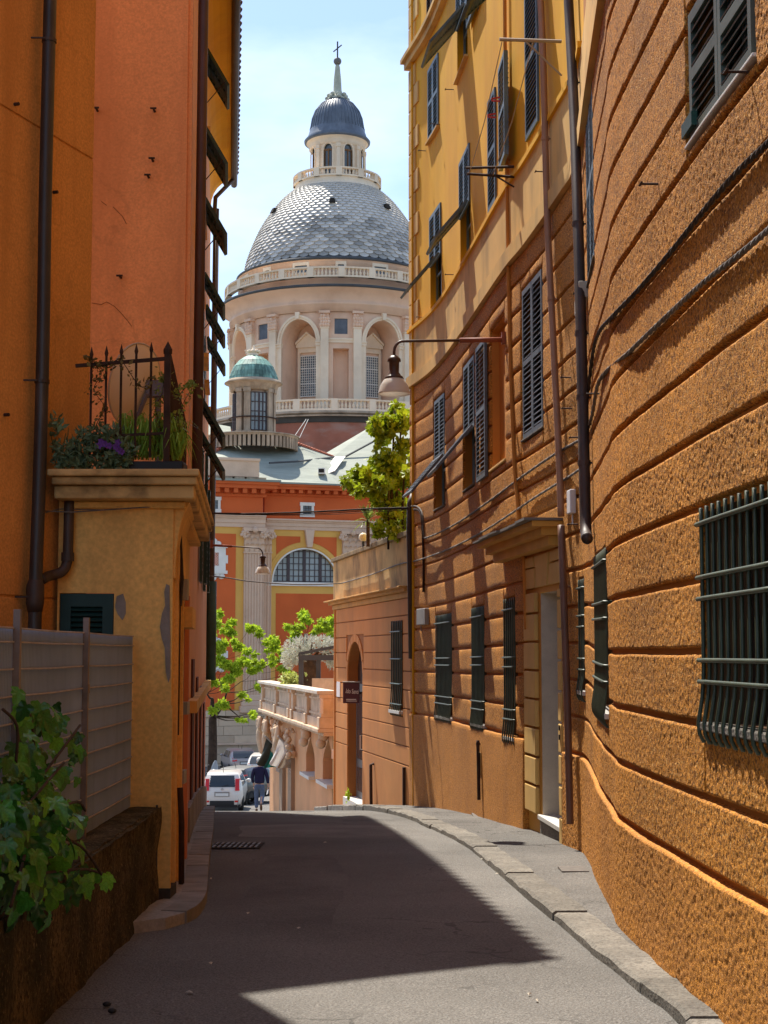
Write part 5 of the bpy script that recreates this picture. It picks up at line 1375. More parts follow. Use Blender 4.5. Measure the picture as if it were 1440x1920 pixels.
# ------------------------------------------------------------------ the domed church
M_CRED = mat('church_red', (0.64, 0.13, 0.032), 0.85, 0.08, 0.4, 0.2, 6.0, 0.02, stain=(0.46, 0.075, 0.02), st_amt=0.4, st_sc=(0.5, 0.5, 0.3))
M_CYEL = mat('church_yellow', (0.74, 0.42, 0.10), 0.85, 0.08, 0.5, 0.1, 6.0, 0.02)
M_CMARB = mat('church_marble', (0.72, 0.51, 0.36), 0.8, 0.14, 0.7, 0.3, 6.0, 0.03, stain=(0.36, 0.23, 0.15), st_amt=0.5, st_sc=(0.7, 0.7, 0.7), st_lo=0.45, st_hi=0.7)
M_CREAMD = mat('drum_cream', (0.86, 0.70, 0.51), 0.85, 0.10, 0.35, 0.2, 5.0, 0.03, stain=(0.55, 0.39, 0.25), st_amt=0.55, st_sc=(0.35, 0.35, 0.25), st_lo=0.48, st_hi=0.72)
M_PINKD = mat('drum_pink', (0.78, 0.54, 0.38), 0.85, 0.10, 0.35, 0.2, 5.0, 0.03, stain=(0.48, 0.26, 0.15), st_amt=0.5, st_sc=(0.4, 0.4, 0.3), st_lo=0.48, st_hi=0.75)
M_LEAD = mat('lead_blue', (0.10, 0.12, 0.15), 0.42, 0.25, 1.0, 0.2, 8.0, 0.02, 0.5, stain=(0.22, 0.25, 0.29), st_amt=0.5, st_sc=(1.4, 1.4, 0.3))
M_LEADD = mat('lead_dark', (0.065, 0.068, 0.07), 0.6, 0.2, 1.0)
M_COPPER = mat('copper_green', (0.20, 0.36, 0.28), 0.55, 0.3, 1.6, 0.2, 6.0, 0.02, 0.4, stain=(0.06, 0.12, 0.095), st_amt=0.85, st_sc=(1.8, 1.8, 0.35), st_lo=0.46, st_hi=0.6, rnd=0.3)
M_SCALE = mat('slate_scale', (0.47, 0.44, 0.39), 0.52, 0.15, 2.0, 0.15, 10.0, 0.01, 0.6, stain=(0.60, 0.55, 0.47), st_amt=0.6, st_sc=(3, 3, 3), rnd=0.38)
M_ROOFG = mat('roof_slate_pale', (0.31, 0.33, 0.27), 0.8, 0.12, 0.5, 0.5, 5.0, 0.03, stain=(0.22, 0.24, 0.20), st_amt=0.5, st_sc=(0.25, 0.25, 4.5), st_lo=0.45, st_hi=0.6)
M_GREYW = mat('turret_stone', (0.45, 0.34, 0.235), 0.85, 0.2, 0.9, 0.3, 7.0, 0.03, stain=(0.18, 0.13, 0.085), st_amt=0.65, st_sc=(1.4, 1.4, 0.5), st_lo=0.45, st_hi=0.65)
M_PANE = mat('church_pane', (0.10, 0.115, 0.12), 0.2, 0.3, 0.7, spec=0.6)
M_PANEL = mat('church_pane_light', (0.30, 0.33, 0.32), 0.25, 0.25, 0.5, spec=0.6)
M_WTRIM = mat('white_trim', (0.78, 0.74, 0.66), 0.8, 0.08, 1.0)
M_BLUEP = mat('blue_slate_panel', (0.12, 0.14, 0.165), 0.7, 0.25, 1.5)
church = thing('domed_church', 'great domed church with lantern, red and yellow walls and fluted marble pilasters', 'church', (-7, 107, -7.5))
TH = math.radians(18.0)
E1 = Vector((math.cos(TH), math.sin(TH), 0)); NF = Vector((math.sin(TH), -math.cos(TH), 0))
F0 = Vector((P(508, 1100, 107).x, 107, 0))
class FP:
    def __init__(self, off): self.o = F0 + NF * off
    def hit(self, x, y):
        r = ray(x, y); d = Vector((r.x, r.y, 0)); t = self.o.cross(E1).z / d.cross(E1).z
        q = d * t; return (q - self.o).dot(E1), r.z * t
    def a(self, x, y=1000): return self.hit(x, y)[0]
    def z(self, x, y): return self.hit(x, y)[1]
    def pt(self, a, z, off=0.0):
        q = self.o + E1 * a + NF * off; q.z = z; return q
    def box(self, g, a0, a1, z0, z1, o0, o1): g.obox(self.pt(a0, z0, o0), E1 * (a1 - a0), NF * (o1 - o0), UP * (z1 - z0))
FR = FP(0.0); FLB = FP(1.0)
zc1 = FR.z(560, 909); zc0 = FR.z(560, 928); ze1 = FR.z(560, 974); ze0 = FR.z(560, 994); zb0 = FR.z(500, 1333); zg = -8.5
aR0, aR1 = 0.0, 15.0
aL0, aL1 = FLB.a(360) - 4, FLB.a(493)
# walls
lc = FR.a(572, 1092); lr = (FR.a(632, 1080) - FR.a(512, 1080)) / 2; lz = FR.z(572, 1092)
g = G()
for (a0, a1, z0, z1) in minus((aR0 - 0.5, aR1, zb0, ze0 + 0.3), [(lc - lr, lc + lr, lz, lz + lr)]): g.quad(FR.pt(a0, z0), FR.pt(a1, z0), FR.pt(a1, z1), FR.pt(a0, z1))
arc = [(lc + lr * math.cos(t), lz + lr * math.sin(t)) for t in np.linspace(0, math.pi, 33)]
for i in range(32):
    (a0, z0), (a1, z1) = arc[i], arc[i + 1]
    g.quad(FR.pt(a0, z0), FR.pt(a0, lz + lr), FR.pt(a1, lz + lr), FR.pt(a1, z1)); g.quad(FR.pt(a0, z0), FR.pt(a1, z1), FR.pt(a1, z1, -0.35), FR.pt(a0, z0, -0.35))
fw = g.build('facade_wall', M_CYEL, church, label='yellow recessed wall with the half round window')
g = G(); FLB.box(g, aL0, aL1, zb0, ze0 + 0.3, -3, 0); fwl = g.build('facade_wall', M_CYEL, church)
g = G(); FR.box(g, aR0 - 0.5, aR1, ze1, zc0 + 0.4, -0.4, 0.02); g.build('frieze_wall', M_CRED, church)
g = G(); FLB.box(g, aL0, aL1 - 0.02, FLB.z(440, 966), zc0 + 0.6, -3, 0.02); g.build('frieze_wall', M_CRED, church)
# red panels
def fpanel(F, pts, m, par, proud=0.03, name='panel'):
    g = G(); g.prism([F.pt(a, z, 0.0) for a, z in pts], NF * proud); return g.build(name, m, par)
pz1, pz0 = FR.z(560, 1113), FR.z(560, 1321)
fpanel(FR, [(FR.a(518), pz0), (aR1, pz0), (aR1, pz1), (FR.a(518), pz1)], M_CRED, fw)
rb = lr * 1.22
def spandrel(sg):
    top = FR.z(560, 1006); pts = []
    edge = FR.a(518) - lc if sg < 0 else FR.a(631) - lc
    xin = FR.a(563) - lc if sg < 0 else FR.a(584) - lc
    pts.append((lc + edge, top)); pts.append((lc + xin, top))
    t0 = math.acos(max(-1, min(1, xin / rb))); t1 = math.acos(max(-1, min(1, edge / rb)))
    for t in np.linspace(t0, t1, 9): pts.append((lc + rb * math.cos(t), min(top - 0.02, lz + rb * math.sin(t))))
    fpanel(FR, pts, M_CRED, fw, name='spandrel')
spandrel(-1); spandrel(1)
fpanel(FLB, [(aL0, FLB.z(410, 1330)), (FLB.a(441, 1150), FLB.z(441, 1330)), (FLB.a(441, 1150), FLB.z(441, 1001)), (aL0, FLB.z(410, 999))], M_CRED, fwl)
# arch mouldings and lunette
def archring(r0, r1, o0, o1, m, name, par):
    g = G(); N_ = 32
    for i in range(N_):
        t0, t1 = math.pi * i / N_, math.pi * (i + 1) / N_
        f = lambda r, t, o: FR.pt(lc + r * math.cos(t), lz + r * math.sin(t), o)
        g.quad(f(r0, t0, o1), f(r1, t0, o1), f(r1, t1, o1), f(r0, t1, o1)); g.quad(f(r1, t0, o0), f(r1, t0, o1), f(r1, t1, o1), f(r1, t1, o0)); g.quad(f(r0, t0, o0), f(r0, t1, o0), f(r0, t1, o1), f(r0, t0, o1))
    g.build(name, m, par)
archring(lr, lr + 0.10, -0.1, 0.10, M_WTRIM, 'arch_trim', fw); archring(lr + 0.11, lr * 1.20, -0.05, 0.07, M_CYEL, 'archivolt', fw)
archring(lr * 1.08, lr * 1.13, 0.06, 0.11, M_CYEL, 'archivolt', fw)
g = G(); FR.box(g, lc - lr - 0.5, lc + lr + 0.3, FR.z(572, 1099), lz, -0.3, 0.16); g.build('window_sill', M_WTRIM, fw)
g = G(); g.poly([FR.pt(a, z, -0.30) for a, z in arc]); lun = g.build('lunette_window', M_PANEL, church, label='half round church window with dark glazing bars')
M_MULL = mat('mullion_dark', (0.075, 0.055, 0.055), 0.6)
for q in (-0.5, 0.0, 0.5):
    g = G(); a = lc + lr * q; FR.box(g, a - 0.10, a + 0.10, lz, lz + math.sqrt(max(0.01, 1 - q * q)) * lr, -0.30, -0.18); g.build('mullion', M_MULL, lun)
g = G(); FR.box(g, lc - lr, lc + lr, lz, lz + 0.1, -0.3, -0.18); g.build('mullion', M_MULL, lun)
for j in range(1, 6):
    z = lz + lr * j / 5.4; hw = math.sqrt(max(0, lr ** 2 - (z - lz) ** 2)); g = G(); FR.box(g, lc - hw, lc + hw, z, z + 0.045, -0.30, -0.23); g.build('glazing_bar', M_MULL, lun)
for q in (-0.83, -0.667, -0.333, -0.167, 0.167, 0.333, 0.667, 0.83):
    a = lc + lr * q; g = G(); FR.box(g, a - 0.022, a + 0.022, lz, lz + math.sqrt(1 - q * q) * lr, -0.30, -0.235); g.build('glazing_bar', M_MULL, lun)
g = G(); ka, kb = FR.a(570, 1000), FR.a(588, 1000); g.prism([FR.pt(ka, ze0, 0), FR.pt(kb, ze0, 0), FR.pt(kb - 0.16, FR.z(580, 1027), 0), FR.pt(ka + 0.16, FR.z(580, 1027), 0)], NF * 0.35); g.build('keystone', M_CMARB, fw, bevel=0.05)
# entablatures
def entab(F, a0, a1, z0, z1, par):
    h = z1 - z0
    for (q0, q1, o) in ((0, .33, .10), (.33, .68, .16), (.68, .84, .24), (.84, 1, .36)):
        g = G(); F.box(g, a0, a1, z0 + h * q0, z0 + h * q1 - 0.004, -0.4, o); g.build('entablature', M_CMARB, par)
entab(FR, -0.4, aR1, ze0, ze1, fw); entab(FLB, aL0, aL1 + 0.16, FLB.z(440, 988), FLB.z(440, 964), fwl)
# cornices with modillions
def cornice(F, a0, a1, z0, z1, par):
    h = z1 - z0
    for (q0, q1, o) in ((0, .18, .18), (.50, .74, .80), (.74, .92, .92)):
        g = G(); F.box(g, a0 - 0.02, a1 + (o if F is FLB else 0), z0 + h * q0, z0 + h * q1 - 0.004, -0.5, o); g.build('cornice', M_CRED, par)
    g = G(); F.box(g, a0, a1 + (0.1 if F is FLB else 0), z0 + h * .18, z0 + h * .5, -0.5, 0.12); g.build('cornice', M_CRED, par)
    g = G(); F.box(g, a0, a1 + (1.0 if F is FLB else 0), z0 + h * .92, z0 + h * 1.06, -0.6, 1.02); g.build('gutter_edge', M_ROOFG, par)
    a = a0 + 0.3
    while a < a1 - 0.2:
        g = G(); F.box(g, a, a + 0.30, z0 + h * .20, z0 + h * .49, 0.1, 0.70); g.build('modillion', M_CRED, par); a += 0.63
cornice(FR, aL1 - FR.a(493) * 0 - 0.2, aR1, zc0 - 0.1, zc1, fw)
cornice(FLB, aL0 + 2, aL1 + 0.02, FLB.z(440, 931), FLB.z(440, 902), fwl)
# little frieze windows
def smallwin(F, x0, x1, y0, y1, par, grid=3):
    a0, a1, z1, z0 = F.a(x0, y0), F.a(x1, y0), F.z((x0 + x1) / 2, y0), F.z((x0 + x1) / 2, y1)
    w = 0.17
    g = G(); F.box(g, a0, a0 + w, z0, z1, 0, 0.12); F.box(g, a1 - w, a1, z0, z1, 0, 0.12); F.box(g, a0 - 0.05, a1 + 0.05, z1 - w, z1 + 0.06, 0, 0.15); F.box(g, a0 - 0.05, a1 + 0.05, z0 - 0.06, z0 + w, 0, 0.15)
    fr = g.build('window_surround', M_WTRIM, par)
    g = G(); F.box(g, a0 + w, a1 - w, z0 + w, z1 - w, 0.0, 0.03); g.build('pane', M_PANE, fr)
    g = G()
    for i in range(1, grid): z = z0 + w + (z1 - z0 - 2 * w) * i / grid; F.box(g, a0 + w, a1 - w, z, z + 0.03, 0.03, 0.06)
    for i in range(1, grid): a = a0 + w + (a1 - a0 - 2 * w) * i / grid; F.box(g, a, a + 0.03, z0 + w, z1 - w, 0.06, 0.085)
    g.build('bars', M_MULL, fr)
smallwin(FR, 563, 588, 944, 968, fw); smallwin(FLB, 381, 413, 933, 959, fwl)
# baroque white surrounds of the left bay windows
def baroque(y0, y1):
    x0, x1 = 372, 426; F = FLB; a0, a1 = F.a(x0, y0), F.a(x1, y0); z1, z0 = F.z(400, y0), F.z(400, y1); H = z1 - z0; W_ = a1 - a0; ac = (a0 + a1) / 2
    g = G()
    for (p0, p1, q0, q1, o) in ((0, 1, 0.16, 0.24, .2), (0.06, 0.94, 0.24, 0.36, .14), (0.06, 0.30, 0.36, 0.68, .14), (0.70, 0.94, 0.36, 0.68, .14), (0.06, 0.94, 0.68, 0.80, .14), (0.0, 1.0, 0.80, 0.86, .22), (-0.02, 0.10, 0.42, 0.62, .12), (0.90, 1.02, 0.42, 0.62, .12)):
        F.box(g, a0 + W_ * p0, a0 + W_ * p1, z0 + H * q0, z0 + H * q1, 0, o)
    s_ = g.build('window_surround', M_WTRIM, fwl)
    g = G()
    for (p, q, r) in ((.5, .95, .26), (.33, .90, .2), (.67, .90, .2), (.5, .88, .25), (.2, .10, .2), (.8, .10, .2), (.5, .06, .22), (.35, .12, .16), (.65, .12, .16)): g.ball(F.pt(a0 + W_ * p, z0 + H * q, 0.08), r, 10, 6, (1.2, .6, 1))
    g.build('scrollwork', M_WTRIM, s_, smooth=True)
    g = G(); F.box(g, a0 + W_ * .30, a0 + W_ * .70, z0 + H * .36, z0 + H * .68, 0, 0.02); g.build('pane', M_PANE, s_)
    g = G()
    for i in range(-4, 9):
        t0 = i / 5; pa = F.pt(a0 + W_ * (.30 + .4 * max(0, min(1, t0))), z0 + H * .36, 0.04)
    for i in range(6):
        t = i / 5
        for (u0, v0, u1, v1) in ((t, 0, 1, 1 - t), (0, t, 1 - t, 1), (t, 0, 0, t), (1, t, t, 1)):
            g.tube([F.pt(a0 + W_ * (.3 + .4 * u0), z0 + H * (.36 + .32 * v0), 0.04), F.pt(a0 + W_ * (.3 + .4 * u1), z0 + H * (.36 + .32 * v1), 0.04)], 0.015, 4)
    g.build('lattice', M_WTRIM, s_)
baroque(1012, 1088); baroque(1195, 1262)
# pilasters: fluted shaft, base, carved capital
LEAF = G()
for i in range(6):
    t = i / 5; w = 0.5 * math.sin(math.pi * (0.18 + 0.72 * t)); z = t if t < .8 else .8 + (t - .8) * .2; o = 0.10 + 0.12 * t + (0.5 * (t - .7) / .3 if t > .7 else 0)
    LEAF.v += [(-w, o, z), (0, o + 0.10, z), (w, o, z)]
for i in range(5):
    for k in (0, 1): LEAF.f.append((3 * i + k, 3 * i + k + 1, 3 * i + 4 + k, 3 * i + 3 + k))
_leafm = {}
def capital(F, a0, a1, z0, z1, off, par, m=M_CMARB):
    g = G(); H = z1 - z0; W_ = a1 - a0
    F.box(g, a0, a1, z0, z0 + H * .85, 0, off); F.box(g, a0 - 0.12, a1 + 0.12, z1 - H * .14, z1, 0, off + 0.22); F.box(g, a0 - 0.05, a1 + 0.05, z0 - 0.06, z0 + 0.04, 0, off + 0.06)
    cp = g.build('capital', m, par)
    if m.name not in _leafm: _leafm[m.name] = LEAF.mesh('acanthus_leaf', m, True)
    for (row, n, hh, zz) in ((0, 4, .38, 0.02), (1, 3, .52, 0.14), (2, 4, .30, .50)):
        for i in range(n):
            a = a0 + W_ * (i + 0.5) / n
            place('acanthus_leaf', _leafm[m.name], cp, frame_m(F.pt(a, z0 + H * zz, off - 0.02), E1, NF, UP, W_ / n * 1.05, H * .32, H * hh))
    g = G()
    for a in (a0 + 0.05, a1 - 0.05):
        for k in range(10):
            t = k / 9 * 2.2 * math.pi; r = 0.16 * H * (1 - k / 13); g.ball(F.pt(a + r * math.cos(t) * (1 if a > (a0 + a1) / 2 else -1), z1 - H * .30 + r * math.sin(t), off + 0.12), 0.07 * H + 0.02, 6, 4)
    g.ball(F.pt((a0 + a1) / 2, z1 - H * .10, off + 0.24), 0.11 * H + .03, 8, 5)
    g.build('volutes', m, cp, smooth=True)
def pilaster(F, a0, a1, z0, z1, off, par, nfl=7):
    g = G(); F.box(g, a0, a1, z0, z1, 0, off - 0.06); sh = g.build('pilaster', M_CMARB, par)
    W_ = a1 - a0
    for i in range(nfl + 1):
        c = a0 + W_ * i / nfl; w = W_ / nfl * 0.23
        g = G(); F.box(g, max(a0, c - w), min(a1, c + w), z0 + 0.3, z1, off - 0.06, off); g.build('fillet', M_CMARB, sh)
    for (q0, q1, o, e) in ((-0.9, -0.45, .30, .26), (-0.45, -0.1, .20, .16), (-0.1, 0.3, .06, .05)):
        g = G(); F.box(g, a0 - e, a1 + e, z0 + q0, z0 + q1 - 0.004, 0, off + o); g.build('base_moulding', M_CMARB, sh, bevel=0.05)
zsh = FLB.z(475, 1036); zsb = FLB.z(475, 1311)
a0_, a1_ = FLB.a(456, 1150), FLB.a(493, 1150)
pilaster(FLB, a0_, a1_, zsb, zsh, 0.22, church); capital(FLB, a0_, a1_, zsh, FLB.z(475, 990), 0.22, church)
b0_, b1_ = FR.a(492.5, 1150) - 0.35, FR.a(507, 1150)
pilaster(FR, b0_, b1_, zsb, FR.z(500, 1036), 0.22, church, 4); capital(FR, b0_, b1_, FR.z(500, 1036), FR.z(500, 993), 0.22, church)
c0_ = FR.a(641, 1020); pilaster(FR, c0_, c0_ + 1.4, zsb, FR.z(650, 1040), 0.22, church, 6); capital(FR, c0_, c0_ + 1.4, FR.z(650, 1040), FR.z(650, 996), 0.22, church)
c1_ = FR.a(662, 1020); pilaster(FR, c1_ + 0.75, c1_ + 2.1, zsb, FR.z(650, 1040), 0.5, church, 6); capital(FR, c1_ + 0.75, c1_ + 2.1, FR.z(650, 1040), FR.z(650, 996), 0.5, church)
# lightning rod on the pilaster
g = G(); ar = FR.a(495, 1150); g.tube([FLB.pt(FLB.a(493), FLB.z(493, 1090), 0.3), FLB.pt(FLB.a(493), FLB.z(493, 1135), 0.3)], 0.035, 6); g = None
# stone podium: blocks one by one
M_POD = mat('podium_stone', (0.60, 0.45, 0.31), 0.85, 0.15, 0.8, 0.3, 6.0, 0.03, stain=(0.32, 0.22, 0.14), st_amt=0.6, st_sc=(0.8, 0.8, 0.8), rnd=0.14)
g = G(); FLB.box(g, aL0, aR1, zg, zb0 + 0.1, -3, 0.1); pod = g.build('podium', mat('podium_joint', (0.26, 0.18, 0.12), 0.9), church)
zr_ = zb0 + 0.1; rng6 = random.Random(8); row = 0
while zr_ > zg + 0.3:
    h = 0.62 if row else 0.42
    a = aL0 + (row % 2) * 0.8
    while a < aR1 - 2:
        w = rng6.uniform(1.3, 2.1); g = G(); o = 0.16 if row else 0.30
        if row >= 4: o = 0.34
        FLB.box(g, a + 0.012, a + w - 0.012, zr_ - h + 0.012, zr_ - 0.012, 0.1, o + rng6.uniform(0, 0.015)); g.build('podium_block', M_POD, pod); a += w
    zr_ -= h; row += 1
g = G(); FLB.box(g, aL0, aR1, zr_ + 0.62 * (row - 4) , zr_ + 0.62 * (row - 4) + 0.12, 0.3, 0.5); g.build('podium_ledge', M_CMARB, pod)
# ------------------------------------------------------------------ roofs
def poly3(pts, m, name, par=church, th=0.12):
    g = G(); v = [P(x, y, d) for x, y, d in pts]; g.prism(v, (0, 0.02, -th)); return g.build(name, m, par)
poly3([(376, 899, 105.6), (395, 899, 105.7), (516, 906, 107.2), (640, 913, 111.2), (700, 916, 113), (626, 856, 119), (560, 833, 117.5), (470, 828, 116.5), (441, 826, 116), (370, 856, 112)], M_ROOFG, 'roof')
# slate courses laid on that roof slope are too fine to pick apart; broad lap lines only
poly3([(626, 856, 119), (700, 916, 113), (760, 880, 116), (790, 800, 122), (700, 797, 124), (600, 856, 121)], M_ROOFG, 'roof')
poly3([(380, 853, 114), (380, 790, 121), (432, 800, 122), (436, 835, 116)], M_ROOFG, 'roof')
for (pa, pb, n) in (((388, 853, 112.3), (441, 826, 115.8), 12), ((559, 832, 117.2), (626, 857, 118.8), 14)):
    A, B = P(*pa), P(*pb)
    for i in range(n):
        g = G(); a = A.lerp(B, i / n); b = A.lerp(B, (i + 0.95) / n); g.tube([a, b], [0.13, 0.10], 7); g.build('ridge_tile', mat('ridge_terracotta', (0.50, 0.16, 0.09), 0.8, 0.2, 2.0, rnd=0.2), church, smooth=True)
g = G(); g.tube([P(505, 868, 111.5), P(560, 865, 113.4), P(628, 857, 118.4), P(648, 856, 118.6)], 0.07, 6); g.tube([P(648, 856, 118.6), P(700, 828, 119), P(720, 815, 119.5)], 0.08, 6); g.build('roof_flashing', M_LEADD, church)
poly3([(628, 856, 118.2), (648, 855, 118.2), (628, 882, 113.8), (600, 893, 112.6)], M_WTRIM, 'roof_flashing', th=0.05)
g = G(); a = P(603, 884, 112.6); g.box(a.x - 0.25, a.x + 0.25, a.y - 0.35, a.y + 0.4, a.z - 0.2, a.z + 0.22); rb_ = g.build('roof_hatch', M_WTRIM, church); g = G(); g.box(a.x - 0.2, a.x + 0.2, a.y - 0.37, a.y - 0.352, a.z - 0.12, a.z + 0.16); g.build('hatch_opening', M_DARK, rb_)
# attic block on the left eave
g = G(); a0, a1 = FLB.a(372), FLB.a(490, 880); FLB.box(g, a0, a1, FLB.z(440, 891), FLB.z(440, 861), -2.6, -0.6); at_ = g.build('attic_block', M_CMARB, church, label='stained pink stone block on the left eave')
g = G(); FLB.box(g, a0, a1 + 0.05, FLB.z(440, 861), FLB.z(440, 859) + 0.1, -2.7, -0.5); g.build('coping', M_CMARB, at_)
for x in (396, 420, 443, 466, 484):
    g = G(); a = FLB.a(x, 890); FLB.box(g, a, a + 0.7, FLB.z(440, 898), FLB.z(440, 892), -0.9, -0.5); g.build('foot_block', M_GREYW, at_)
poly3([(655, 906, 112.2), (720, 905, 113.5), (720, 855, 114.5), (700, 868, 113)], M_CRED, 'gable_wall', th=0.3)
# reddish drum base
# ------------------------------------------------------------------ dome, drum and lantern
DC = 146.0; CX = P(632, 400, DC).x; CY = DC
PXM = (P(633, 500, DC).x - P(632, 500, DC).x)
def zD(y, D=DC): return P(632, y, D).z
def cyl(r, deg, z):
    a = math.radians(deg); return Vector((CX + r * math.sin(a), CY - r * math.cos(a), z))
C0 = Vector((CX, CY, 0))
def ring(prof, m, name, par, seg=96, smooth=True):
    g = G(); g.lathe(C0, prof, seg); return g.build(name, m, par, smooth=smooth)
R0 = 193 * PXM
zTop = zD(627); zBot = P(632, 756, DC - 11.0).z
drum = ring([(R0 - 2.6, zBot - 0.2), (R0 - 2.6, zTop)], M_PINKD, 'drum', church)
g = G()
PER = 45.0; A0 = 4.0
zSpr, zApx, zFlo = P(568, 643, DC - R0 * .93).z, P(568, 600, DC - R0 * .93).z, zBot
HW = 9.6; NW = 8.3
def wallpatch(g, r, d0, d1, z0, z1, n=4):
    for i in range(n):
        e0 = d0 + (d1 - d0) * i / n; e1 = d0 + (d1 - d0) * (i + 1) / n
        g.quad(cyl(r, e0, z0), cyl(r, e1, z0), cyl(r, e1, z1), cyl(r, e0, z1))
wall_g, trim_g = G(), None
narrows = [A0 + PER * k for k in range(-3, 4)]
archs = [A0 + 22.5 + PER * k for k in range(-3, 3)]
zN1, zN0 = P(646, 653, DC - R0).z, zFlo           # tall niche
zQ1, zQ0 = P(646, 597, DC - R0).z, P(646, 626, DC - R0).z
for c in narrows:
    nw = 4.1
    for r_ in minus((c - NW, c + NW, zFlo - 0.3, zTop), [(c - nw, c + nw, zN0 - 0.4, zN1), (c - 3.4, c + 3.4, zQ0, zQ1)]): wallpatch(wall_g, R0, r_[0], r_[1], r_[2], r_[3], max(1, int((r_[1] - r_[0]) / 2)))
    for (w_, za, zb2) in ((nw, zN0 - 0.4, zN1), (3.4, zQ0, zQ1)):
        dp_ = 1.1 if w_ == nw else 0.15
        for sg in (-1, 1): wall_g.quad(cyl(R0, c + sg * w_, za), cyl(R0, c + sg * w_, zb2), cyl(R0 - dp_, c + sg * w_, zb2), cyl(R0 - dp_, c + sg * w_, za))
        wall_g.quad(cyl(R0, c - w_, zb2), cyl(R0, c + w_, zb2), cyl(R0 - dp_, c + w_, zb2), cyl(R0 - dp_, c - w_, zb2))
    wallpatch(wall_g, R0 - 1.08, c - nw, c + nw, zN0 - 0.4, zN1, 3)
    g = G(); wallpatch(g, R0 - 0.12, c - 3.4, c + 3.4, zQ0, zQ1, 2); g.build('slate_panel', M_BLUEP, drum)
for c in archs:
    BW = 22.5 - NW
    for r_ in minus((c - BW, c + BW, zFlo - 0.3, zTop), [(c - HW, c + HW, zFlo - 1, zApx)]): wallpatch(wall_g, R0, r_[0], r_[1], r_[2], r_[3], max(1, int((r_[1] - r_[0]) / 2)))
    N_ = 18
    for i in range(N_):
        t0, t1 = math.pi * i / N_, math.pi * (i + 1) / N_
        q0 = (c + HW * math.cos(t0), zSpr + (zApx - zSpr) * math.sin(t0)); q1 = (c + HW * math.cos(t1), zSpr + (zApx - zSpr) * math.sin(t1))
        wall_g.quad(cyl(R0, q0[0], q0[1]), cyl(R0, q0[0], zApx), cyl(R0, q1[0], zApx), cyl(R0, q1[0], q1[1]))
        wall_g.quad(cyl(R0, q0[0], q0[1]), cyl(R0, q1[0], q1[1]), cyl(R0 - 2.5, q1[0], q1[1]), cyl(R0 - 2.5, q0[0], q0[1]))
    for sg in (-1, 1): wall_g.quad(cyl(R0, c + sg * HW, zFlo - .3), cyl(R0, c + sg * HW, zSpr), cyl(R0 - 2.5, c + sg * HW, zSpr), cyl(R0 - 2.5, c + sg * HW, zFlo - .3))
wall_g.build('drum_wall', M_PINKD, drum)
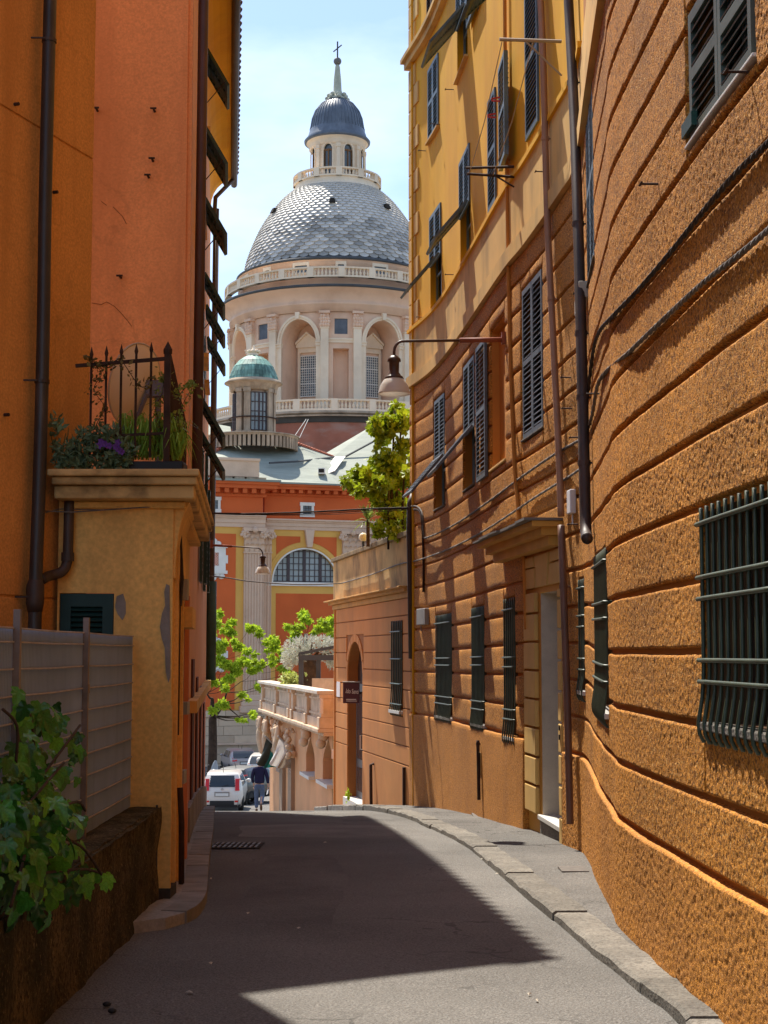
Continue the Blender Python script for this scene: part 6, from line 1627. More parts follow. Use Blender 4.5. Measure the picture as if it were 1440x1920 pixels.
for c in archs:
    if abs(c) > 75: continue
    g = G(); N_ = 20
    for i in range(N_):      # archivolt
        t0, t1 = math.pi * i / N_, math.pi * (i + 1) / N_
        f = lambda q, t, o: cyl(R0 + o, c + (HW + q) * math.cos(t), zSpr + (zApx - zSpr + q * .155) * math.sin(t))
        for (qa, qb, o) in ((0.0, 1.1, .14), (1.1, 2.3, .22)):
            g.quad(f(qa, t0, o), f(qb, t0, o), f(qb, t1, o), f(qa, t1, o)); g.quad(f(qb, t0, 0), f(qb, t0, o), f(qb, t1, o), f(qb, t1, 0)); g.quad(f(qa, t0, 0), f(qa, t0, o), f(qa, t1, o), f(qa, t1, 0))
    g.build('archivolt', M_CREAMD, drum)
    g = G(); f = lambda d, z, o: cyl(R0 + o, d, z)
    g.hexa([f(c - .9, zApx, 0), f(c - .9, zApx, .4), f(c + .9, zApx, .4), f(c + .9, zApx, 0), f(c - 1.2, zTop, 0), f(c - 1.2, zTop, .4), f(c + 1.2, zTop, .4), f(c + 1.2, zTop, 0)]); g.build('keystone', M_CREAMD, drum)
    for sg in (-1, 1):      # impost piers
        g = G(); d0, d1 = sorted((c + sg * HW, c + sg * (HW + 2.6)))
        def slabc(d0, d1, z0, z1, o): g.hexa([cyl(R0 - .1, d0, z0), cyl(R0 + o, d0, z0), cyl(R0 + o, d1, z0), cyl(R0 - .1, d1, z0), cyl(R0 - .1, d0, z1), cyl(R0 + o, d0, z1), cyl(R0 + o, d1, z1), cyl(R0 - .1, d1, z1)])
        slabc(d0, d1, zFlo - .3, zSpr - .35, .14); slabc(d0 - .2, d1 + .2, zSpr - .35, zSpr - .1, .22); slabc(d0 - .4, d1 + .4, zSpr - .1, zSpr, .3); g.build('impost_pier', M_CREAMD, drum)
        # side niche inside the arch
    # window at the back of the arch
    rb2 = R0 - 2.55; zw1, zw0 = P(585, 666, DC - rb2).z, P(585, 742, DC - rb2).z; hw2 = 6.1
    g = G(); wallpatch(g, rb2, c - hw2, c + hw2, zw0, zw1, 3); wn_ = g.build('drum_window', M_PANE, church)
    g = G()
    def bs(d0, d1, z0, z1, o0, o1): g.hexa([cyl(rb2 + o0, d0, z0), cyl(rb2 + o1, d0, z0), cyl(rb2 + o1, d1, z0), cyl(rb2 + o0, d1, z0), cyl(rb2 + o0, d0, z1), cyl(rb2 + o1, d0, z1), cyl(rb2 + o1, d1, z1), cyl(rb2 + o0, d1, z1)])
    for i in range(9): d = c - hw2 + 2 * hw2 * i / 8; bs(d - .16, d + .16, zw0, zw1, 0.02, .08)
    for i in range(17): z = zw0 + (zw1 - zw0) * i / 16; w = .10 if i in (5, 11, 16, 0) else .04; bs(c - hw2, c + hw2, z - w / 2, z + w / 2, 0.03, .09)
    g.build('glazing_bars', M_WTRIM, wn_)
    g = G(); fwid = 1.5
    for (d0, d1, z0, z1, o) in ((c - hw2 - fwid, c - hw2, zw0 - .3, zw1 + .3, .2), (c + hw2, c + hw2 + fwid, zw0 - .3, zw1 + .3, .2), (c - hw2 - fwid, c + hw2 + fwid, zw1 + .3, zw1 + .75, .2), (c - hw2 - fwid - .8, c + hw2 + fwid + .8, zw1 + .75, zw1 + 1.0, .4)): bs(d0, d1, z0, z1, 0, o)
    zz1 = zw1 + 1.0
    for o, dz in ((.3, 0.0),):
        A_, B_, T_ = cyl(rb2 + .4, c - hw2 - fwid - .8, zz1), cyl(rb2 + .4, c + hw2 + fwid + .8, zz1), cyl(rb2 + .4, c, zz1 + .95)
        g.prism([A_, B_, T_], cyl(rb2, c, 0) - cyl(rb2 + .35, c, 0))
        A2, B2, T2 = A_ + UP * .05, B_ + UP * .05, T_ + UP * .25
        for (p, q) in ((A_, T_), (T_, B_)): g.obox(p, q - p, cyl(rb2 + .6, c, 0) - cyl(rb2 + .4, c, 0), UP * .2)
    g.build('pediment_surround', M_CREAMD, wn_)
for c in narrows:
    if abs(c) > 95: continue
    for sg in (-1, 1):
        d = c + sg * NW
        g = G(); w = 2.0; zc_ = zTop - 1.55
        def sc(d0, d1, z0, z1, o): g.hexa([cyl(R0 - .1, d0, z0), cyl(R0 + o, d0, z0), cyl(R0 + o, d1, z0), cyl(R0 - .1, d1, z0), cyl(R0 - .1, d0, z1), cyl(R0 + o, d0, z1), cyl(R0 + o, d1, z1), cyl(R0 - .1, d1, z1)])
        sc(d - w, d + w, zFlo - .3, zc_, .38); sc(d - w - .3, d + w + .3, zc_, zc_ + .12, .44); pl_ = g.build('drum_pilaster', M_CREAMD, church)
        g = G(); sc(d - w, d + w, zc_ + .12, zTop - .2, .36); sc(d - w - .7, d + w + .7, zTop - .22, zTop, .62)
        for k in range(14): g.ball(cyl(R0 + .42, d - w * .9 + 1.8 * w * (k % 4) / 3 + (0.3 if k // 4 % 2 else 0), zc_ + .3 + .28 * (k // 4)), .17, 6, 4, (1, 1, 1.1))
        g.build('capital', M_PINKD, pl_)
    g = G(); wallpatch(g, R0 + .1, c - NW + 2, c + NW - 2, zN1 + .55, zN1 + .85, 3); 
    for (z0, z1, o) in ((zN1 + .5, zN1 + .75, .12), (zN1 + .75, zN1 + .9, .2)):
        for i in range(3):
            d0, d1 = c - NW + 2 + (2 * NW - 4) * i / 3, c - NW + 2 + (2 * NW - 4) * (i + 1) / 3
            g.hexa([cyl(R0 - .1, d0, z0), cyl(R0 + o, d0, z0), cyl(R0 + o, d1, z0), cyl(R0 - .1, d1, z0), cyl(R0 - .1, d0, z1), cyl(R0 + o, d0, z1), cyl(R0 + o, d1, z1), cyl(R0 - .1, d1, z1)])
    g.build('string_moulding', M_CREAMD, drum)
# entablature of the drum
rc = lambda px_: px_ * PXM
zL = zD(586)
ring([(R0 + .1, zTop), (rc(197), zTop), (rc(197), zTop + .3), (rc(198.5), zTop + .32), (rc(198.5), zTop + .62), (rc(200), zTop + .64), (rc(200), zTop + .85), (rc(198), zTop + .9), (rc(198.5), zL - 1.0), (rc(201), zL - .85), (rc(203), zL - .55), (rc(210), zL - .40), (rc(214), zL - .22), (rc(217), zL - .12)], M_PINKD, 'drum_entablature', church, 128)
ring([(rc(214), zL - .14), (rc(218.5), zL - .12), (rc(219), zL + .10), (rc(215), zL + .16), (rc(190), zL + .25)], M_LEADD, 'cornice_lead', church, 128)
# balustrades
BAL = G(); BAL.lathe((0, 0, 0), [(0.5, 0), (0.5, 0.08), (0.28, 0.12), (0.55, 0.30), (0.50, 0.42), (0.24, 0.72), (0.26, 0.84), (0.46, 0.90), (0.46, 1.0)], 8)
_balm = BAL.mesh('baluster', M_CREAMD, True)
def balustrade(r, z0, z1, nb, ndie, m, par, amax, offdeg=0.0, w=.13):
    h = z1 - z0
    ring([(r - .22, z0), (r + .22, z0), (r + .22, z0 + h * .18), (r - .22, z0 + h * .18)], m, 'balustrade_base', par, 128, False)
    ring([(r - .2, z1 - h * .15), (r + .24, z1 - h * .15), (r + .26, z1), (r - .2, z1), (r - .2, z1 - h * .15)], m, 'balustrade_rail', par, 128, False)
    dg_ = 360 / ndie
    for k in range(ndie):
        d = offdeg + k * dg_; d = (d + 180) % 360 - 180
        if abs(d) > amax: continue
        g = G(); q = math.degrees(.28 / r); g.hexa([cyl(r - .22, d - q, z0), cyl(r + .26, d - q, z0), cyl(r + .26, d + q, z0), cyl(r - .22, d + q, z0), cyl(r - .22, d - q, z1 + .02), cyl(r + .26, d - q, z1 + .02), cyl(r + .26, d + q, z1 + .02), cyl(r - .22, d + q, z1 + .02)]); g.build('balustrade_die', m, par)
        for j in range(1, nb + 1):
            e = d + dg_ * j / (nb + 1)
            if abs(e) > amax: continue
            place('baluster', _balm, par, Matrix.Translation(cyl(r, e, z0 + h * .18)) @ Matrix.Diagonal((w * 2, w * 2, h * .68, 1)))
zB0, zB1 = zD(569), zD(551)
balustrade(rc(204), zB0, zB1, 7, 24, M_CREAMD, church, 92, 4.0)
# attic with low windows
zA1 = zD(531)
ring([(rc(181), zL + .1), (rc(181), zA1 - .5), (rc(183), zA1 - .45), (rc(183), zA1 - .2), (rc(186), zA1 - .1)], M_PINKD, 'attic', church, 96)
ring([(rc(183), zA1 - .12), (rc(187.5), zA1 - .08), (rc(188), zA1 + .08), (rc(170), zA1 + .5)], M_LEADD, 'attic_lead', church, 96)
zwA1, zwA0 = P(650, 496, DC - rc(181)).z, P(650, 507.5, DC - rc(181)).z
for k in range(-4, 5):
    d = A0 + 22.5 * k; wide = 3.6 if k % 2 else 1.7
    ra = rc(181)
    g = G(); wallpatch(g, ra + .04, d - wide, d + wide, zwA0 - .1, zwA1, 2); wn_ = g.build('attic_window', M_PANE, church)
    g = G()
    def bb(d0, d1, z0, z1, o): g.hexa([cyl(ra - .05, d0, z0), cyl(ra + o, d0, z0), cyl(ra + o, d1, z0), cyl(ra - .05, d1, z0), cyl(ra - .05, d0, z1), cyl(ra + o, d0, z1), cyl(ra + o, d1, z1), cyl(ra - .05, d1, z1)])
    bb(d - wide - 1.3, d - wide, zwA0 - .4, zwA1 + .3, .16); bb(d + wide, d + wide + 1.3, zwA0 - .4, zwA1 + .3, .16); bb(d - wide, d + wide, zwA1, zwA1 + .3, .16); bb(d - wide, d + wide, zwA0 - .4, zwA0 - .1, .16)
    g.build('window_surround', M_CREAMD, wn_)
# dome shell with slate scales
prof = [(170, 516), (167, 500), (154, 465), (137, 430), (112, 395), (98, 380), (82, 366)]
pr = [(rc(a), zD(b)) for a, b in prof]
pr[0] = (rc(171), zA1 + .35)
PR = smoothline([(a, b, 0) for a, b in pr], 10)
cum = [0.0]
for i in range(1, len(PR)): cum.append(cum[-1] + (PR[i] - PR[i - 1]).length)
LT = cum[-1]
def dome_at(t):
    s = t * LT; return float(np.interp(s, cum, [p.x for p in PR])), float(np.interp(s, cum, [p.y for p in PR]))
dome = ring([dome_at(i / 30) for i in range(31)], M_SCALE, 'dome', church, 96)
NROW, NCOL = 27, 60
rest = G(); count = 0
for row in range(NROW):
    t0 = row / NROW; t1 = min(1.0, (row + 1.75) / NROW)
    r0_, z0_ = dome_at(t0); r1_, z1_ = dome_at(t1)
    h = math.hypot(r1_ - r0_, z1_ - z0_); w = 2 * math.pi * r0_ / NCOL * 0.98; wt = 2 * math.pi * r1_ / NCOL * .98
    tl = math.atan2(r0_ - r1_, z1_ - z0_)        # lean inwards
    s_ = G(); K = 8
    bot = [(-w / 2 * math.cos(math.pi * k / K), 0.0, h * .42 * (1 - math.sin(math.pi * k / K))) for k in range(K + 1)]
    top = [(wt / 2, 0, h), (-wt / 2, 0, h)]
    outl = bot + top; n_o = len(outl); lift = 0.13
    fr = [(x, -(lift * (1 - z / h) + .02) - 0.05 * (1 - (2 * x / w) ** 2), z) for x, y, z in outl]; bk = [(x, 0.05, z) for x, y, z in outl]
    s_.v = fr + bk; s_.f = [tuple(range(n_o))] + [(i, n_o + i, n_o + (i + 1) % n_o, (i + 1) % n_o) for i in range(K)]
    me = None
    for col in range(NCOL):
        d = (col + 0.5 * (row % 2)) * 360 / NCOL; d = (d + 180) % 360 - 180
        if abs(d) > 100: continue
        a = math.radians(d)
        mw = Matrix.Translation(cyl(r0_ + 0.02, d, z0_)) @ Matrix.Rotation(a, 4, 'Z') @ Matrix.Rotation(-tl, 4, 'X')
        if row < 12 and -78 < d < 70 and count < 300:
            if me is None: me = s_.mesh('slate_scale', M_SCALE)
            place('slate_scale', me, dome, mw); count += 1
        else:
            o_ = len(rest.v); rest.v += [tuple(mw @ Vector(v)) for v in s_.v]; rest.f += [tuple(i + o_ for i in f) for f in s_.f]
rest.build('slate_scales', M_SCALE, dome)['kind'] = 'stuff'
for (x, y) in ((627, 410), (738, 419), (503, 431)):
    dd_ = math.degrees(math.asin(max(-.95, min(.95, (x - 632) / 150)))); r_, z_ = dome_at(0.62)
    g = G(); c = cyl(r_ + .1, dd_ * 1.0, z_); t_ = Vector((math.cos(math.radians(dd_)), math.sin(math.radians(dd_)), 0)); nn_ = Vector((math.sin(math.radians(dd_)), -math.cos(math.radians(dd_)), 0))
    g.hexa([c - t_ * .3, c - t_ * .3 + nn_ * .35, c + t_ * .3 + nn_ * .35, c + t_ * .3, c - t_ * .2 + UP * .45 - nn_ * .2, c - t_ * .2 + UP * .45 + nn_ * .15, c + t_ * .2 + UP * .45 + nn_ * .15, c + t_ * .2 + UP * .45 - nn_ * .2]); g.build('dome_vent', M_DARK, dome)
# lantern
zl0 = zD(367)
ring([(rc(80), zl0 - .3), (rc(84), zl0 - .15), (rc(84), zl0 + .05), (rc(80), zl0 + .3), (rc(79), zl0 + .75), (rc(50), zl0 + .8)], M_CREAMD, 'lantern_base', church, 64, False)
ring([(rc(80), zl0 - .42), (rc(85.5), zl0 - .40), (rc(85.5), zl0 - .2), (rc(82), zl0 - .14)], M_LEADD, 'lantern_lead', church, 64)
balustrade(rc(78), zl0 + .75, zD(337), 5, 12, M_CREAMD, church, 100, 4.0, .10)
rL = rc(50); zl1 = zD(283)
lant = ring([(rL - .25, zl0 + .7), (rL - .25, zl1)], M_GREYW, 'lantern', church, 48)
M_WWIN = mat('lantern_wood', (0.22, 0.11, 0.045), 0.7, 0.2, 2.0)
zw0, zw1 = P(632, 322, DC - rL).z, P(632, 268, DC - rL).z
wg = G(); nwn = 8
for k in range(nwn):
    c = A0 - 22.5 + 45 * k; hwd = 9.6; zsp = zw1 - .55
    for r_ in minus((c - 22.5, c + 22.5, zl0 + .7, zl1), [(c - hwd, c + hwd, zw0 - 1, zw1)]): wallpatch(wg, rL, r_[0], r_[1], r_[2], r_[3], 3)
    for i in range(10):
        t0, t1 = math.pi * i / 10, math.pi * (i + 1) / 10
        q0 = (c + hwd * math.cos(t0), zsp + (zw1 - zsp) * math.sin(t0)); q1 = (c + hwd * math.cos(t1), zsp + (zw1 - zsp) * math.sin(t1))
        wg.quad(cyl(rL, q0[0], q0[1]), cyl(rL, q0[0], zw1), cyl(rL, q1[0], zw1), cyl(rL, q1[0], q1[1]))
    cc = (c + 180) % 360 - 180
    if abs(cc) > 95: continue
    g = G(); wallpatch(g, rL - .2, c - hwd, c + hwd, zw0 - 1, zw1, 3); wn_ = g.build('lantern_window', M_PANE, lant)
    g = G()
    def bq(d0, d1, z0, z1, o0=-.2, o1=-.1): g.hexa([cyl(rL + o0, d0, z0), cyl(rL + o1, d0, z0), cyl(rL + o1, d1, z0), cyl(rL + o0, d1, z0), cyl(rL + o0, d0, z1), cyl(rL + o1, d0, z1), cyl(rL + o1, d1, z1), cyl(rL + o0, d1, z1)])
    bq(c - 1.1, c + 1.1, zw0 - 1, zsp + .1); bq(c - hwd, c + hwd, zsp - .08, zsp + .08); bq(c - hwd, c - hwd + 1.6, zw0 - 1, zsp); bq(c + hwd - 1.6, c + hwd, zw0 - 1, zsp)
    g.build('window_frame', M_WWIN, lant)
    g = G()
    for i in range(14):
        t0, t1 = math.pi * i / 14, math.pi * (i + 1) / 14
        f = lambda q, t, o: cyl(rL + o, c + (hwd + q) * math.cos(t), zsp + (zw1 - zsp + q * .045) * math.sin(t))
        g.quad(f(0, t0, .07), f(3, t0, .07), f(3, t1, .07), f(0, t1, .07)); g.quad(f(3, t0, 0), f(3, t0, .07), f(3, t1, .07), f(3, t1, 0)); g.quad(f(0, t0, -.1), f(0, t0, .07), f(0, t1, .07), f(0, t1, -.1))
    for sg in (-1, 1): bq(c + sg * (hwd + 1.5) - 1.5, c + sg * (hwd + 1.5) + 1.5, zw0 - 1, zsp, 0, .09)
    g.build('window_surround', M_CREAMD, lant)
    g = G(); d = c + 22.5; bq(d - 3.6, d + 3.6, zl0 + .7, zl1 - .25, 0, .2); bq(d - 4.6, d + 4.6, zl1 - .45, zl1 - .1, 0, .26); g.build('lantern_pilaster', M_CREAMD, lant)
wg.build('lantern_wall', M_CREAMD, lant)
zs_ = zD(268)
ring([(rL, zl1 - .1), (rc(53), zl1), (rc(53), zl1 + .25), (rc(55), zs_ - .3), (rc(59), zs_ - .12)], M_CREAMD, 'lantern_entablature', church, 64)
dl = ring([(rc(58), zs_ - .16), (rc(62), zs_ - .10), (rc(62.5), zs_ + .05), (rc(56), zs_ + .45), (rc(51.5), zD(246)), (rc(50), zD(240)), (rc(47.5), zD(225)), (rc(42), zD(211)), (rc(31), zD(197)), (rc(16), zD(188))], M_LEAD, 'lantern_dome', church, 64)
for k in range(26):
    d = -100 + 200 * k / 25
    g = G(); g.tube([cyl(rc(r_) + .01, d, zD(y_)) for r_, y_ in ((51.5, 246), (50, 240), (47.5, 225), (42, 211), (31, 197), (18, 189))], .045, 5); g.build('lead_seam', M_LEAD, dl)
sp_ = ring([(rc(20), zD(189)), (rc(20), zD(186)), (rc(14), zD(183)), (rc(12), zD(178)), (rc(9.5), zD(174)), (rc(8), zD(170)), (rc(7), zD(150)), (rc(4.5), zD(126)), (rc(3.5), zD(122))], mat('spire_stone', (0.46, 0.46, 0.36), 0.85, 0.2, 1.5), 'spire', church, 12)
for k in range(8):
    d = 45 * k + 10; g = G(); g.ball(cyl(rc(16), d, zD(180)), .22, 8, 6); g.ball(cyl(rc(20), d, zD(186)), .2, 8, 6); g.build('scroll', MATS['spire_stone'], sp_, smooth=True)
g = G(); g.ball((CX, CY, zD(115)), rc(7.5), 16, 12); g.build('ball', mat('ball_grey', (0.16, 0.15, 0.14), 0.6), church, smooth=True)
g = G(); g.tube([(CX, CY, zD(109)), (CX, CY, zD(78))], .07, 8); g.tube([(CX - .40, CY + .45, zD(92.5) - .05), (CX + .40, CY - .45, zD(92.5) + .25)], .06, 8); g.build('cross', mat('cross_iron', (0.05, 0.05, 0.045), 0.6), church)
# base of the drum, outer terrace balustrade
rT = rc(246)
zt1 = P(632, 748, DC - rT).z; zt0 = P(632, 770, DC - rT).z
balustrade(rT, zt0, zt1, 9, 24, M_CREAMD, church, 75, 1.0)
ring([(rT - 3, zt0), (rT + .25, zt0), (rT + .35, zt0 - .2), (rT + .1, zt0 - .35), (rT + .55, zt0 - .40), (rT + .55, zt0 - .52)], M_GREYW, 'drum_terrace', church, 128, False)
ring([(rT + .53, zt0 - .54), (rT + .1, zt0 - .56), (rT + .1, zt0 - .95), (rT - .1, zt0 - 1.0)], M_LEADD, 'terrace_lead', church, 128)
ring([(rT - .1, zt0 - 1.0), (rT - .1, zt0 - 7)], mat('drum_base_red', (0.33, 0.13, 0.085), 0.85, 0.25, 0.4, 0.2, 4, 0.03, stain=(0.40, 0.27, 0.22), st_amt=0.7, st_sc=(0.25, 0.25, 0.5), st_lo=0.5, st_hi=0.62), 'drum_base', church, 96)
g = G(); g.tube([P(574, 786, 118.5), P(552, 818, 117.0)], .025, 5); g.tube([P(578, 786, 118.5), P(561, 822, 117.0)], .025, 5); g.build('stay_wire', M_WTRIM, church)
# ------------------------------------------------------------------ corner turret
DT = 116.0; TX = P(475, 760, DT).x; PT = P(476, 760, DT).x - TX
def zT(y): return P(475, y, DT).z
def tcyl(r, deg, z):
    a = math.radians(deg); return Vector((TX + r * math.sin(a), DT - r * math.cos(a), z))
CT = Vector((TX, DT, 0))
def tring(prof, m, name, par, seg=48, smooth=True):
    g = G(); g.lathe(CT, prof, seg); return g.build(name, m, par, smooth=smooth)
rt = 40 * PT
tur = tring([(rt - .35, zT(818)), (rt - .35, zT(730))], M_PINKD, 'turret', church)
WA = 21.0
for k in range(4):
    c = WA + 90 * k; cc = (c + 180) % 360 - 180
    if abs(cc) > 120: continue
    hw_ = 23.0; z0, z1 = zT(811), zT(741)
    g = G()
    for i in range(6): g.quad(tcyl(rt - .12, c - hw_ + 2 * hw_ * i / 6, z0), tcyl(rt - .12, c - hw_ + 2 * hw_ * (i + 1) / 6, z0), tcyl(rt - .12, c - hw_ + 2 * hw_ * (i + 1) / 6, z1), tcyl(rt - .12, c - hw_ + 2 * hw_ * i / 6, z1))
    wn_ = g.build('turret_window', M_PANEL, church)
    g = G()
    for i in range(5):
        d = c - hw_ + 2 * hw_ * i / 4; w = .07 if i == 2 else .035; q = math.degrees(w / rt)
        g.hexa([tcyl(rt - .13, d - q, z0), tcyl(rt - .03, d - q, z0), tcyl(rt - .03, d + q, z0), tcyl(rt - .13, d + q, z0), tcyl(rt - .13, d - q, z1), tcyl(rt - .03, d - q, z1), tcyl(rt - .03, d + q, z1), tcyl(rt - .13, d + q, z1)])
    for i in range(5):
        z = z0 + (z1 - z0) * i / 4; pts = [tcyl(rt - .07, c - hw_ + 2 * hw_ * j / 8, z) for j in range(9)]; g.tube(pts, .035, 5)
    g.build('glazing_bars', M_MULL, wn_)
    for (d0, d1) in ((c + hw_, c + 45 - 1.5), (c + 45 + 1.5, c + 90 - hw_)):
        g = G()
        def tb(d0, d1, z0, z1, o, o0=-.3): 
            for i in range(3):
                e0, e1 = d0 + (d1 - d0) * i / 3, d0 + (d1 - d0) * (i + 1) / 3
                g.hexa([tcyl(rt + o0, e0, z0), tcyl(rt + o, e0, z0), tcyl(rt + o, e1, z0), tcyl(rt + o0, e1, z0), tcyl(rt + o0, e0, z1), tcyl(rt + o, e0, z1), tcyl(rt + o, e1, z1), tcyl(rt + o0, e1, z1)])
        tb(d0 + 3, d1 - 1, zT(812), zT(736), .10); tb(d0 + 2, d1, zT(740), zT(733), .18); tb(d0 + 1, d1 + 1, zT(816), zT(812), .18); g.build('turret_pilaster', M_GREYW, tur)
tring([(rt - .1, zT(736)), (rt + .12, zT(735)), (rt + .12, zT(731)), (rt + .2, zT(730)), (rt + .25, zT(724.5)), (rt + .42, zT(722.5)), (53 * PT, zT(721))], M_GREYW, 'turret_entablature', tur)
tring([(52 * PT, zT(721.5)), (54.5 * PT, zT(721)), (54.5 * PT, zT(719.5)), (47 * PT, zT(714))], M_GREYW, 'turret_lip', tur)
dprof = [(46.5, 715), (45, 709), (42, 700), (37, 689), (28, 678), (17, 670), (7, 666.5)]
td = tring([(a * PT, zT(b)) for a, b in dprof], M_COPPER, 'turret_dome', church, 48)
for (i0, i1) in ((0, 1), (1, 2), (2, 3), (3, 4), (4, 5), (5, 6)):
    n_ = 24 if i0 < 3 else 16
    for k in range(n_):
        d0 = -110 + 220 * k / n_; d1 = d0 + 220 / n_ - .8
        (ra, ya), (rb3, yb) = dprof[i0], dprof[i1]
        ra, rb3 = ra * PT + .03 + 0.01 * (i0 % 2), rb3 * PT + .025
        g = G(); g.quad(tcyl(ra, d0, zT(ya)), tcyl(ra, d1, zT(ya)), tcyl(rb3, d1, zT(yb)), tcyl(rb3, d0, zT(yb))); g.quad(tcyl(ra - .05, d0, zT(ya)), tcyl(ra - .05, d1, zT(ya)), tcyl(ra, d1, zT(ya)), tcyl(ra, d0, zT(ya))); g.build('copper_sheet', M_COPPER, td)
tring([(8 * PT, zT(667)), (8.5 * PT, zT(664)), (6 * PT, zT(661.5)), (9 * PT, zT(659.5)), (5 * PT, zT(656.5)), (2.5 * PT, zT(653)), (2 * PT, zT(650)), (.01, zT(647))], M_CREAMD, 'finial', td, 16)
for k in range(8): g = G(); g.ball(tcyl(10 * PT, 45 * k, zT(659)), .12, 6, 5); g.build('finial_knob', M_CREAMD, td)
g = G(); g.tube([tcyl(rt + .22, d, zT(787)) for d in range(-110, 111, 8)], .05, 6); g.build('iron_band', M_RUST, tur)
# arcaded ring at its foot
rk_ = 84 * PT
tring([(rt, zT(814)), (rt + .5, zT(818)), (rk_ - .3, zT(820)), (rk_ + .12, zT(820)), (rk_ + .14, zT(822)), (rk_ - .02, zT(822.5))], M_GREYW, 'turret_ledge', church, 64, False)
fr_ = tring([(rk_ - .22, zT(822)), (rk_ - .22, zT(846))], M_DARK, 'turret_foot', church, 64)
for k in range(33):
    d = -96 + 192 * k / 32; q = 1.85
    g = G()
    for i in range(2):
        e0, e1 = d - q + q * i, d - q + q * (i + 1)
        g.hexa([tcyl(rk_ - .25, e0, zT(846)), tcyl(rk_, e0, zT(846)), tcyl(rk_, e1, zT(846)), tcyl(rk_ - .25, e1, zT(846)), tcyl(rk_ - .25, e0, zT(823)), tcyl(rk_, e0, zT(823)), tcyl(rk_, e1, zT(823)), tcyl(rk_ - .25, e1, zT(823))])
    g.build('foot_pier', M_GREYW, fr_)
tring([(rk_ - .01, zT(826)), (rk_ + .02, zT(826)), (rk_ + .03, zT(822))], M_GREYW, 'foot_band', fr_, 64)
